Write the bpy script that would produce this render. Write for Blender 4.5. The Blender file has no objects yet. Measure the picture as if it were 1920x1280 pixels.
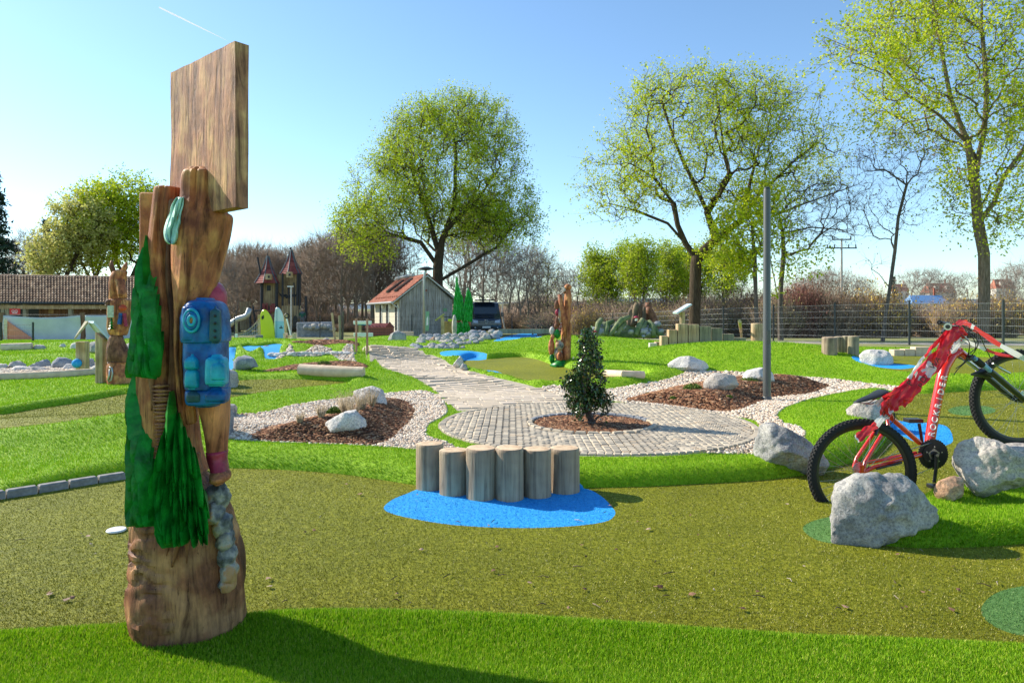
import bpy, bmesh, math, random
import numpy as np
from mathutils import Vector, Matrix, noise
from mathutils.geometry import delaunay_2d_cdt

SC = bpy.context.scene
COL = SC.collection
# ---------------------------------------------------------------- camera
CAMH = 1.20; F = 1280.0; HZ = 585.0
cam_d = bpy.data.cameras.new('camera'); cam = bpy.data.objects.new('camera', cam_d)
COL.objects.link(cam); SC.camera = cam
cam.location = (0, 0, CAMH); cam.rotation_euler = (math.radians(90), 0, 0)
cam_d.sensor_width = 36.0; cam_d.lens = 24.0
cam_d.shift_y = -55.0/1920.0
cam_d.clip_start = 0.05; cam_d.clip_end = 12000
cam_d.dof.use_dof = True; cam_d.dof.focus_distance = 3.2; cam_d.dof.aperture_fstop = 16.0
# ---------------------------------------------------------------- sky and sun
SUN_EL = math.radians(34.0)
SH_DIR = math.radians(-25.0)                 # direction in which shadows fall, measured from +X
sun_vec = Vector((-math.cos(SH_DIR)*math.cos(SUN_EL), -math.sin(SH_DIR)*math.cos(SUN_EL), math.sin(SUN_EL)))
W = bpy.data.worlds.new('World'); SC.world = W; W.use_nodes = True
nt = W.node_tree; nt.nodes.clear()
sky = nt.nodes.new('ShaderNodeTexSky'); sky.sky_type = 'NISHITA'; sky.sun_disc = False
sky.sun_elevation = SUN_EL
sky.sun_rotation = math.atan2(sun_vec.x, sun_vec.y)
sky.altitude = 200; sky.air_density = 1.0; sky.dust_density = 0.25; sky.ozone_density = 3.2
bg = nt.nodes.new('ShaderNodeBackground'); bg.inputs['Strength'].default_value = 0.142
wo = nt.nodes.new('ShaderNodeOutputWorld')
tn = nt.nodes.new('ShaderNodeMix'); tn.data_type = 'RGBA'; tn.blend_type = 'MULTIPLY'; tn.inputs[0].default_value = 1; tn.inputs[7].default_value = (.91, .99, .98, 1)
nt.links.new(sky.outputs[0], tn.inputs[6]); nt.links.new(tn.outputs[2], bg.inputs[0]); nt.links.new(bg.outputs[0], wo.inputs[0])
sd = bpy.data.lights.new('sun', 'SUN'); sd.energy = 4.7; sd.angle = math.radians(0.5); sd.color = (1.0, 0.91, 0.76)
so = bpy.data.objects.new('sun', sd); COL.objects.link(so)
so.rotation_euler = (-sun_vec).to_track_quat('-Z', 'Y').to_euler()
so.location = sun_vec*40
SC.view_settings.view_transform = 'Standard'; SC.view_settings.look = 'None'
SC.view_settings.exposure = 0.74; SC.view_settings.gamma = 1.0
SC.view_settings.use_curve_mapping = False
SC.render.engine = 'CYCLES'
RND = random.Random(11)
NR = np.random.RandomState(5)

# ---------------------------------------------------------------- helpers
def P(u, v, Y):
    """world point seen at photo pixel (u, v) at distance Y"""
    return Vector(((u-960.0)/F*Y, Y, CAMH+(HZ-v)/F*Y))
def tag(o, label=None, cat=None, group=None, kind=None):
    if label: o['label'] = label
    if cat: o['category'] = cat
    if group: o['group'] = group
    if kind: o['kind'] = kind
    return o
def mesh_np(name, V, Fc, smooth=False, k=None):
    """V (n,3), Fc (m,k) -> mesh"""
    V = np.asarray(V, dtype=np.float32); Fc = np.asarray(Fc, dtype=np.int32)
    me = bpy.data.meshes.new(name); m, k = Fc.shape
    me.vertices.add(len(V)); me.vertices.foreach_set('co', V.ravel())
    me.loops.add(m*k); me.loops.foreach_set('vertex_index', Fc.ravel())
    me.polygons.add(m); me.polygons.foreach_set('loop_start', np.arange(0, m*k, k, dtype=np.int32))
    try: me.polygons.foreach_set('loop_total', np.full(m, k, dtype=np.int32))
    except Exception: pass
    if smooth: me.polygons.foreach_set('use_smooth', np.ones(m, dtype=bool))
    me.update(calc_edges=True)
    return me
def link(name, me, mats, parent=None, loc=None, **t):
    o = bpy.data.objects.new(name, me); COL.objects.link(o)
    if mats is not None:
        for m in (mats if isinstance(mats, (list, tuple)) else [mats]): me.materials.append(m)
    if parent is not None: o.parent = parent
    if loc is not None: o.location = loc
    tag(o, **t); return o
def empty(name, loc, label=None, cat=None, group=None, kind=None, rz=0):
    o = bpy.data.objects.new(name, None); COL.objects.link(o); o.location = loc
    o.rotation_euler = (0, 0, rz); o.empty_display_size = 0.1
    tag(o, label, cat, group, kind); return o
class MB:
    """collects simple solids, then links them as one mesh"""
    def __init__(s): s.v = []; s.f = []; s.mi = []; s.m = 0
    def add(s, vs, fs):
        b = len(s.v); s.v += [tuple(x) for x in vs]; s.f += [tuple(b+i for i in f) for f in fs]; s.mi += [s.m]*len(fs)
        return s
    def box(s, c, d, rz=0, M=None):
        hx, hy, hz = d[0]/2, d[1]/2, d[2]/2; c = Vector(c)
        vs = [Vector((x, y, z)) for x in (-hx, hx) for y in (-hy, hy) for z in (-hz, hz)]
        R = Matrix.Rotation(rz, 3, 'Z') if M is None else M
        return s.add([R@v+c for v in vs], [(0,1,3,2),(4,6,7,5),(0,4,5,1),(2,3,7,6),(0,2,6,4),(1,5,7,3)])
    def hexa(s, p):  # p: 4 bottom + 4 top, both counter-clockwise
        return s.add(p, [(3,2,1,0),(4,5,6,7),(0,1,5,4),(1,2,6,5),(2,3,7,6),(3,0,4,7)])
    def prism(s, pts, vec, cap=True):
        n = len(pts); vec = Vector(vec); a = [Vector(p) for p in pts]
        fs = [(i, (i+1) % n, n+(i+1) % n, n+i) for i in range(n)]
        if cap: fs += [tuple(range(n))[::-1], tuple(range(n, 2*n))]
        return s.add(a+[p+vec for p in a], fs)
    def tube(s, pts, r, n=8, cap=True, flat=1.0, up=None):
        pts = [Vector(p) for p in pts]; m = len(pts)
        rs = r if isinstance(r, (list, tuple)) else [r]*m
        vs = []; prev = None
        for i in range(m):
            t = (pts[min(i+1, m-1)]-pts[max(i-1, 0)])
            t = t.normalized() if t.length > 1e-9 else Vector((0, 0, 1))
            if prev is None:
                a = Vector(up) if up else (Vector((0, 0, 1)) if abs(t.z) < .9 else Vector((1, 0, 0)))
                x = (a - t*a.dot(t)).normalized()
            else:
                x = (prev - t*prev.dot(t)); x = x.normalized() if x.length > 1e-6 else prev
            prev = x; y = t.cross(x)
            for k in range(n):
                q = 2*math.pi*k/n
                vs.append(pts[i]+x*(math.cos(q)*rs[i])+y*(math.sin(q)*rs[i]*flat))
        fs = [(i*n+k, i*n+(k+1) % n, (i+1)*n+(k+1) % n, (i+1)*n+k) for i in range(m-1) for k in range(n)]
        if cap: fs += [tuple(range(n))[::-1], tuple(range((m-1)*n, m*n))]
        return s.add(vs, fs)
    def lathe(s, prof, n=24, c=(0,0,0), cap=True):
        vs = []; c = Vector(c)
        for r, z in prof:
            for k in range(n):
                q = 2*math.pi*k/n; vs.append(c+Vector((math.cos(q)*r, math.sin(q)*r, z)))
        m = len(prof)
        fs = [(i*n+k, i*n+(k+1) % n, (i+1)*n+(k+1) % n, (i+1)*n+k) for i in range(m-1) for k in range(n)]
        if cap: fs += [tuple(range(n))[::-1], tuple(range((m-1)*n, m*n))]
        return s.add(vs, fs)
    def ball(s, c, r, n=12, m=8, M=None):
        c = Vector(c); r = r if isinstance(r, (tuple, list)) else (r, r, r)
        vs = []; 
        for i in range(m+1):
            p = math.pi*i/m
            for k in range(n):
                q = 2*math.pi*k/n
                v = Vector((math.sin(p)*math.cos(q)*r[0], math.sin(p)*math.sin(q)*r[1], -math.cos(p)*r[2]))
                vs.append((M@v if M else v)+c)
        fs = [(i*n+k, i*n+(k+1) % n, (i+1)*n+(k+1) % n, (i+1)*n+k) for i in range(m) for k in range(n)]
        return s.add(vs, fs)
    def quad(s, a, b, c, d): return s.add([a, b, c, d], [(0, 1, 2, 3)])
    def mesh(s, name, smooth=False):
        me = bpy.data.meshes.new(name); me.from_pydata(s.v, [], s.f)
        if any(s.mi): me.polygons.foreach_set('material_index', s.mi)
        if smooth: me.polygons.foreach_set('use_smooth', [True]*len(s.f))
        me.update(); return me
    def build(s, name, mat, parent=None, smooth=False, bevel=0, seg=1, auto=None, **t):
        me = s.mesh(name, smooth)
        if bevel:
            bm = bmesh.new(); bm.from_mesh(me); bmesh.ops.remove_doubles(bm, verts=bm.verts, dist=1e-5)
            bmesh.ops.bevel(bm, geom=[e for e in bm.edges if len(e.link_faces) == 2 and e.calc_face_angle(0) > .5], offset=bevel, segments=seg, affect='EDGES', profile=.6)
            bm.to_mesh(me); bm.free(); me.update()
        if auto: smooth_angle(me, auto)
        return link(name, me, mat, parent, **t)
def smooth_angle(me, ang):
    me.polygons.foreach_set('use_smooth', [True]*len(me.polygons))
    bm = bmesh.new(); bm.from_mesh(me)
    for e in bm.edges: e.smooth = not (len(e.link_faces) == 2 and e.calc_face_angle(0) > ang)
    bm.to_mesh(me); bm.free(); me.update()
def to_local(o, base):
    """re-centre a top-level mesh on point base"""
    b = Vector(base); o.data.transform(Matrix.Translation(-b)); o.location = b
def reparent_local(root):
    """children were built in world coordinates; bring them under a root standing at its base"""
    M = Matrix.Translation(root.location) @ Matrix.Rotation(root.rotation_euler[2], 4, 'Z')
    Mi = M.inverted(); seen = set()
    for ch in list(root.children_recursive):
        if ch.data and ch.data.name not in seen and ch.matrix_basis == Matrix.Identity(4):
            ch.data.transform(Mi); seen.add(ch.data.name)
def copy_tree(o, parent=None):
    c = o.copy(); COL.objects.link(c); c.parent = parent
    for ch in list(o.children): copy_tree(ch, c)
    return c
def smooth_poly(pts, n=4, closed=True):
    out = []; m = len(pts); rng = range(m) if closed else range(m-1)
    g = (lambda i: pts[i % m]) if closed else (lambda i: pts[max(0, min(m-1, i))])
    for i in rng:
        p0, p1, p2, p3 = [np.array(g(j), float) for j in (i-1, i, i+1, i+2)]
        for k in range(n):
            t = k/n
            out.append(tuple(0.5*((2*p1)+(-p0+p2)*t+(2*p0-5*p1+4*p2-p3)*t*t+(-p0+3*p1-3*p2+p3)*t**3)))
    if not closed: out.append(tuple(pts[-1]))
    return out
def fbm(p, oct=3, s=1.0):
    v = 0; a = 1; q = Vector(p)*s
    for _ in range(oct): v += a*noise.noise(q); a *= .5; q = q*2.03
    return v

# ---------------------------------------------------------------- materials
def new_mat(name):
    m = bpy.data.materials.new(name); m.use_nodes = True
    n = m.node_tree; b = n.nodes['Principled BSDF']; return m, n, b
def N(nt, t, **kw):
    n = nt.nodes.new(t)
    for k, v in kw.items():
        if k in n.inputs: n.inputs[k].default_value = v
        else: setattr(n, k, v)
    return n
def ramp(nt, fac, stops, interp='LINEAR'):
    r = nt.nodes.new('ShaderNodeValToRGB'); r.color_ramp.interpolation = interp
    e = r.color_ramp.elements
    while len(e) < len(stops): e.new(0.5)
    for i, (p, c) in enumerate(stops): e[i].position = p; e[i].color = (*c, 1) if len(c) == 3 else c
    nt.links.new(fac, r.inputs[0]); return r.outputs[0]
def coords(nt, scale=(1, 1, 1), rot=(0, 0, 0), kind='Object'):
    tc = nt.nodes.new('ShaderNodeTexCoord'); mp = nt.nodes.new('ShaderNodeMapping')
    mp.inputs['Scale'].default_value = scale; mp.inputs['Rotation'].default_value = rot
    nt.links.new(tc.outputs[kind], mp.inputs[0]); return mp.outputs[0]
def bump(nt, b, h, strength=.3, dist=.01):
    n = nt.nodes.new('ShaderNodeBump'); n.inputs['Strength'].default_value = strength; n.inputs['Distance'].default_value = dist
    nt.links.new(h, n.inputs['Height']); nt.links.new(n.outputs[0], b.inputs['Normal'])
def mix(nt, a, b, fac, mode='MIX'):
    m = nt.nodes.new('ShaderNodeMix'); m.data_type = 'RGBA'; m.blend_type = mode
    for s, i in ((a, 6), (b, 7), (fac, 0)):
        if isinstance(s, (int, float)): m.inputs[i].default_value = s
        elif isinstance(s, tuple): m.inputs[i].default_value = (*s, 1)
        else: nt.links.new(s, m.inputs[i])
    return m.outputs[2]
def M_noise(name, stops, scale=8, detail=6, rough=.8, bs=.3, bd=.01, bscale=None, sc=(1,1,1), spec=.3, metal=0, kind='Object', rough_n=.6, isl=0):
    m, n, b = new_mat(name); c = coords(n, sc, kind=kind)
    t = N(n, 'ShaderNodeTexNoise', Scale=scale, Detail=detail, Roughness=rough_n); n.links.new(c, t.inputs[0])
    col = ramp(n, t.outputs[0], stops)
    if isl:
        g = n.nodes.new('ShaderNodeNewGeometry')
        h = n.nodes.new('ShaderNodeHueSaturation'); mr = N(n, 'ShaderNodeMapRange'); mr.inputs[3].default_value = 1-isl; mr.inputs[4].default_value = 1+isl
        n.links.new(g.outputs['Random Per Island'], mr.inputs[0]); n.links.new(mr.outputs[0], h.inputs['Value']); n.links.new(col, h.inputs['Color']); col = h.outputs[0]
    n.links.new(col, b.inputs['Base Color']); b.inputs['Roughness'].default_value = rough
    b.inputs['Specular IOR Level'].default_value = spec; b.inputs['Metallic'].default_value = metal
    if bs:
        t2 = N(n, 'ShaderNodeTexNoise', Scale=bscale or scale*3, Detail=6); n.links.new(c, t2.inputs[0]); bump(n, b, t2.outputs[0], bs, bd)
    return m
def M_flat(name, col, rough=.5, spec=.4, metal=0, var=.12, scale=6, bs=.05, coat=0):
    a = tuple(x*(1-var) for x in col); c = tuple(min(1, x*(1+var)) for x in col)
    m = M_noise(name, [(.3, a), (.7, c)], scale=scale, rough=rough, spec=spec, metal=metal, bs=bs, bd=.003)
    if coat: m.node_tree.nodes['Principled BSDF'].inputs['Coat Weight'].default_value = coat
    return m
def M_wood(name, cols, axis='Z', scale=1.0, rough=.75, bs=.5, coat=0, crack=.0):
    """grain running along axis"""
    m, n, b = new_mat(name)
    s = {'Z': (14, 14, .9), 'X': (.9, 14, 14), 'Y': (14, .9, 14)}[axis]; s = tuple(x*scale for x in s)
    c = coords(n, s)
    t = N(n, 'ShaderNodeTexNoise', Scale=1.6, Detail=8, Roughness=.65, Distortion=.6); n.links.new(c, t.inputs[0])
    c2 = coords(n, (scale*2.2,)*3); t2 = N(n, 'ShaderNodeTexNoise', Scale=1.3, Detail=4); n.links.new(c2, t2.inputs[0])
    base = ramp(n, t2.outputs[0], [(.3, cols[0]), (.5, cols[1]), (.7, cols[2])])
    gr = ramp(n, t.outputs[0], [(.35, (.32, .28, .26)), (.5, (.8, .8, .8)), (.68, (1.15, 1.12, 1.1))])
    col = mix(n, base, gr, .85, 'MULTIPLY')
    n.links.new(col, b.inputs['Base Color']); b.inputs['Roughness'].default_value = rough; b.inputs['Coat Weight'].default_value = coat
    b.inputs['Coat Roughness'].default_value = .3
    bump(n, b, t.outputs[0], bs, .012)
    return m
def M_isl(name, stops, rough=.85, spec=.2, trans=0, coat=0, obj=False):
    """colour picked per loose piece"""
    m, n, b = new_mat(name); 
    if obj: g = n.nodes.new('ShaderNodeObjectInfo'); o = g.outputs['Random']
    else: g = n.nodes.new('ShaderNodeNewGeometry'); o = g.outputs['Random Per Island']
    col = ramp(n, o, stops); n.links.new(col, b.inputs['Base Color'])
    b.inputs['Roughness'].default_value = rough; b.inputs['Specular IOR Level'].default_value = spec
    if trans:
        tr = n.nodes.new('ShaderNodeBsdfTranslucent'); n.links.new(col, tr.inputs[0])
        mx = n.nodes.new('ShaderNodeMixShader'); mx.inputs[0].default_value = trans
        n.links.new(b.outputs[0], mx.inputs[1]); n.links.new(tr.outputs[0], mx.inputs[2])
        n.links.new(mx.outputs[0], n.nodes['Material Output'].inputs[0])
    return m
# ---------------------------------------------------------------- terrain height
BY = [-30, 0, 4.4, 5.0, 5.6, 8, 12, 16, 20, 25, 30, 42, 60, 3000]
BZ = [.0, 0, 0.0, .06, .12, .14, .16, .22, .26, .16, .0, -.34, -.40, -.5]
MOUNDS = [  # x, y, sx, sy, h
    (4.4, 12.9, 3.0, 1.35, .46), (1.4, 18.6, 3.2, 1.7, .30), (7.8, 11.0, 2.4, .9, .16),
    (0, 1.62, 7, .52, .15), (-3.6, 6.0, 1.7, .50, .14), (2.8, 7.2, .5, .6, .05),
    (-6.5, 15.2, 4, .7, .20), (-9, 19, 5, 1.2, .22), (-3.2, 15.2, 1.9, .7, .15), (-3.4, 18.6, 1.5, .8, .07),
    (-3.0, 24, 2.5, 1.5, .1), (-2.3, 10.2, 1.7, .6, .13), (3.05, 3.65, .55, .35, .05), (-4.4, 25, 1.2, .8, .14),
]
def Hbase(X, Y):
    X = np.asarray(X, float); Y = np.asarray(Y, float)
    z = np.interp(Y, BY, BZ)
    for (x, y, sx, sy, h) in MOUNDS: z = z + h*np.exp(-((X-x)/sx)**2-((Y-y)/sy)**2)
    # far rise at the left behind the castle wood and at the right
    z = z + np.clip((Y-90)/900, 0, 1)*18*np.exp(-((X-120)/260)**2)
    return z
def hit(u, v, fn=None):
    fn = fn or Hbase
    Y = 6.0; 
    for _ in range(60):
        z = float(fn((u-960)/F*Y, Y)); Yn = (CAMH-z)*F/max(v-HZ, 1.5); Y = Y*.5+min(Yn, 600)*.5
    return ((u-960)/F*Y, Y)
def poly(px, n=4, fn=None): return np.array([hit(u, v, fn) for u, v in smooth_poly(px, n)])
LANE_A = poly([(-260,948),(0,938),(130,915),(253,896),(340,888),(430,885),(520,887),(620,892),(700,900),(780,911),(870,922),(960,928),(1040,924),(1100,917),(1200,914),(1300,908),(1400,902),(1500,893),(1560,880),(1622,864),(1655,842),(1668,815),(1668,790),(1655,770),(1670,757),(1750,752),(1850,748),(1960,745),(2150,748),(2250,800),(2150,860),(2000,875),(1900,885),(1800,905),(1745,930),(1700,965),(1650,1000),(1640,1018),(1700,1026),(1780,1026),(1860,1024),(1960,1018),(2200,1020),(2350,1130),(2200,1240),(1920,1245),(1700,1236),(1500,1227),(1300,1210),(1100,1192),(900,1178),(700,1172),(550,1175),(455,1183),(350,1192),(250,1200),(100,1208),(0,1214),(-300,1222)], 4, lambda x, y: 0)
LANE_2 = poly([(-200,845),(-60,829),(8,815),(100,806),(175,795),(254,785),(350,769),(444,755),(489,746),(557,738),(626,731),(658,721),(620,715),(580,713),(512,713),(444,716),(350,725),(252,738),(150,755),(75,766),(8,779),(-100,790)], 4)
LANE_3 = poly([(885,670),(913,673),(940,670),(970,669),(996,671),(1015,676),(1030,682),(1052,686),(1071,692),(1127,698),(1180,699),(1210,703),(1208,712),(1127,720),(1052,723),(996,721),(959,712),(906,699),(879,691),(866,679)], 4)
LANE_4 = poly([(1620,668),(1700,664),(1800,668),(1900,672),(1990,690),(1900,704),(1800,705),(1700,700),(1640,690)], 3)
LANE_5 = poly([(-120,694),(-40,685),(30,686),(70,690),(40,695),(-40,700)], 3)
BLUE_A = poly([(720,953),(735,940),(762,928),(792,917),(850,916),(930,914),(1010,914),(1092,917),(1125,930),(1147,950),(1153,965),(1130,979),(1050,987),(950,988),(850,983),(770,972),(728,962)], 4, lambda x, y: 0)
BLUE_3 = poly([(827,664),(858,662),(885,667),(913,672),(900,675),(885,675),(851,675.5),(829,670)], 3)
BLUE_S = poly([(897,694.5),(927,696),(942,703.5),(913,702)], 4)
STREAM = poly([(385,672),(415,657),(445,652),(477,646),(527,645),(526,655),(514,664),(500,663),(488,656),(455,656),(440,661),(436,668),(438,678),(437,694),(412,706),(385,704)], 3)
BLUE_R = poly([(1655,788),(1690,797),(1740,800),(1775,806),(1787,828),(1772,838),(1735,838),(1700,825),(1672,808)], 4, lambda x, y: .02)
BLUE_M = poly([(1600,672),(1650,682),(1705,686),(1718,690),(1690,695),(1640,690),(1605,682)], 3)
BLUE_V = poly([(925,640),(960,628),(1010,622),(1022,626),(1015,632),(985,634),(955,638)], 3)
GREEN_1 = poly([(1505,990),(1530,974),(1580,966),(1622,978),(1618,1005),(1580,1020),(1530,1012)], 4, lambda x, y: 0)
GREEN_2 = poly([(1840,1140),(1870,1112),(1930,1098),(2010,1098),(2090,1115),(2120,1150),(2080,1185),(2000,1200),(1910,1190),(1855,1168)], 4, lambda x, y: 0)
GREEN_3 = poly([(1778,771),(1800,765),(1840,764),(1865,769),(1860,777),(1820,781),(1788,778)], 4, lambda x, y: .06)
GRAV_1 = poly([(425,781),(477,776),(512,771),(557,760),(603,753.5),(638,749),(690,742),(729,738),(764,735),(798,734),(821,743),(835,760),(837,775),(823,786),(805,797),(798,810),(803,820),(819,825),(840,831),(853,839),(875,847),(860,852),(784,846),(713,841),(626,837.5),(557,834.5),(477,829),(438,825),(415,822)], 3)
MULCH_1 = poly([(470,820),(500,829),(560,832),(626,835.5),(695,837),(722,830),(738,820),(752,806),(771,786),(777,768),(758,752),(725,747),(695,752),(672,760),(649,766),(603,779),(569,790),(512,799),(484,808)], 3)
GRAV_2 = poly([(1015,728),(1060,727),(1131,732.5),(1196,723),(1244,716),(1276,706),(1290,697.5),(1330,696.7),(1387,699),(1459,704),(1560,712),(1660,723),(1722,731),(1690,733),(1637,732),(1578,737.5),(1536,746),(1497,757),(1467,768),(1457,781),(1474,795),(1502,802),(1510,815),(1500,835),(1460,850),(1430,853),(1354,859),(1315,862),(1219,864),(1083,862),(960,858),(860,850),(905,842),(1000,851),(1100,853),(1200,854),(1268,850.5),(1330,844),(1380,834),(1414,818),(1424,800),(1408,786),(1340,775),(1316,771),(1244,764),(1143,752),(1081,748),(1040,738)], 3)
MULCH_2 = poly([(1172,751),(1220,737),(1268,728),(1330,718),(1385,712),(1459,711),(1507,713.5),(1555,723),(1543,730),(1507,740),(1455,745),(1428,754),(1407,761),(1375,770),(1340,770),(1268,762),(1205,754.5)], 3)
MULCH_3 = poly([(549,647),(570,642),(600,639),(642,639),(672,646),(664,652),(630,653),(598,652),(565,650)], 3)
GRAV_3 = poly([(508,668),(530,662),(554,659),(620,658.5),(653,660),(668,663),(655,666),(598,671),(550,673),(521,672)], 3)
MULCH_4 = poly([(494,701.5),(532,691),(587,682.5),(653,680),(682,686),(686,693),(640,695),(558,697),(523,700)], 3)
GRAV_5 = poly([(-160,705),(-60,698),(0,693),(60,690),(130,686),(190,683),(240,690),(200,697),(150,699),(80,703),(0,707),(-80,712)], 3)
CC = np.array([0.80, 6.53]); CR = 1.50
CIRC = np.array([CC+CR*np.array([math.cos(a), math.sin(a)]) for a in np.linspace(0, 2*math.pi, 72, endpoint=False)])
BEDC = np.array([0.76, 6.50]); BEDR = .55
BED = np.array([BEDC+BEDR*np.array([math.cos(a), math.sin(a)]) for a in np.linspace(0, 2*math.pi, 40, endpoint=False)])
_L = smooth_poly([(678,655),(691,661),(703,671),(712,685),(729,694),(752,702),(776,709),(813,731),(838,752),(850,764),(858,772)], 4, False)
_R = smooth_poly([(1090,756),(1064,742),(1023,732),(975,721.5),(930,711),(884,699),(848,687),(832,676),(815,668),(797,661),(780,655),(772,651)], 4, False)
PATH_L = np.array([hit(u, v) for u, v in _L]); PATH_R = np.array([hit(u, v) for u, v in _R])
PATH = np.vstack([PATH_L, PATH_R])
def pip(poly_, X, Y):
    x1, y1 = poly_[:, 0], poly_[:, 1]; x2, y2 = np.roll(x1, -1), np.roll(y1, -1)
    ins = np.zeros(X.shape, bool)
    for a, b, c, d in zip(x1, y1, x2, y2):
        cond = ((b > Y) != (d > Y))
        if b != d: ins ^= cond & (X < (c-a)*(Y-b)/(d-b)+a)
    return ins
def pdist(poly_, X, Y):
    D = np.full(X.shape, 1e9)
    for (a, b), (c, d) in zip(poly_, np.roll(poly_, -1, 0)):
        ex, ey = c-a, d-b; L = ex*ex+ey*ey+1e-12
        t = np.clip(((X-a)*ex+(Y-b)*ey)/L, 0, 1)
        D = np.minimum(D, (X-a-t*ex)**2+(Y-b-t*ey)**2)
    return np.sqrt(D)
BANKS = [(LANE_A, .11, .30), (LANE_2, .10, .35), (LANE_3, .12, .5), (LANE_4, .05, .4), (STREAM, .08, .5)]
SOFT = [MULCH_1, MULCH_2]
def H(X, Y):
    X = np.asarray(X, float); Y = np.asarray(Y, float); sh = X.shape
    X = X.ravel(); Y = Y.ravel(); z = Hbase(X, Y)
    near = (Y < 40) & (Y > 0)
    flat = np.zeros(X.shape)
    add = np.zeros(X.shape); inA = pip(LANE_A, X, Y) & near
    for pl, h, w in BANKS:
        ins = pip(pl, X, Y); d = pdist(pl, X, Y)
        b = h*(1-np.exp(-d/.045))*(.35+.65*np.exp(-(d/w)**2))*np.exp(-(d/2.5)**2)
        add = np.maximum(add, np.where(ins, 0, b))
        if pl is LANE_A:    # the lane lies low and level; its banks climb from it
            k = np.where(ins, 0.0, np.clip(d/.35, 0, 1)); k = k*k*(3-2*k)
            g = np.interp(Y, [4.9, 6.0, 9], [0.0, .03, .10])
            nearb = Y < 4.9
            z = np.where(Y < 40, g*(1-k)+z*k, z)
    # beds and paving are level: no bank on them
    for pl in (GRAV_1, GRAV_2, PATH, CIRC):
        d = pdist(pl, X, Y); ins = pip(pl, X, Y)
        add = add*np.where(ins, .25*np.exp(-(d/.12)**2), 1-np.exp(-(d/.10)**2)*.75)
    z = z+add*near
    for pl in SOFT:
        d = pdist(pl, X, Y); ins = pip(pl, X, Y)
        z = z+np.where(ins, .13*(1-np.exp(-(d/.28)**2)), 0)
    d = np.hypot(X-CC[0], Y-CC[1]); k = np.clip((CR+.15-d)/.15, 0, 1); z = z*(1-k)+.135*k
    z = z+near*.006*np.sin(X*2.3+np.cos(Y*1.7)*2)*np.sin(Y*2.9+X)
    return z.reshape(sh)
def hz(x, y): return float(H(np.array([x]), np.array([y]))[0])
def ground_px(u, v):
    Y = np.concatenate([np.linspace(1.6, 12, 900), np.linspace(12.02, 80, 1600)]); X = (u-960)/F*Y
    zr = CAMH-(v-HZ)/F*Y; z = H(X, Y); i = np.argmax(z >= zr)
    if not (z >= zr).any(): i = len(Y)-1
    return Vector((X[i], Y[i], z[i]))
REG = [  # name, polygon; later ones win
    ('lane_a', LANE_A), ('lane_2', LANE_2), ('lane_3', LANE_3), ('lane_4', LANE_4), ('lane_5', LANE_5),
    ('gravel1', GRAV_1), ('gravel2', GRAV_2), ('gravel3', GRAV_3), ('gravel5', GRAV_5),
    ('mulch1', MULCH_1), ('mulch2', MULCH_2), ('mulch3', MULCH_3), ('mulch4', MULCH_4),
    ('path', PATH), ('circle', CIRC), ('bed', BED),
    ('blueA', BLUE_A), ('blue3', BLUE_3), ('blueS', BLUE_S), ('stream', STREAM), ('blueR', BLUE_R), ('blueM', BLUE_M), ('blueV', BLUE_V),
    ('green1', GREEN_1), ('green2', GREEN_2), ('green3', GREEN_3)]
MEADOW_Y = 28.0
FIELD = np.array([(-400, 29.5), (-9, 29.5), (1, 29.5), (3.2, 24.5), (7, 19.6), (12, 17.8), (18, 16.6), (40, 14), (400, 10), (3000, 10), (3000, 3000), (-3000, 3000), (-3000, 29.5)])
WALK = np.array([(6.5, 24.3), (8, 21.4), (11, 20.0), (18, 18.6), (40, 16), (40, 17.6), (18, 20.4), (11.5, 21.9), (9, 23.4), (8, 25.5)])
REG = [('field', FIELD), ('walk', WALK)] + REG
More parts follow.
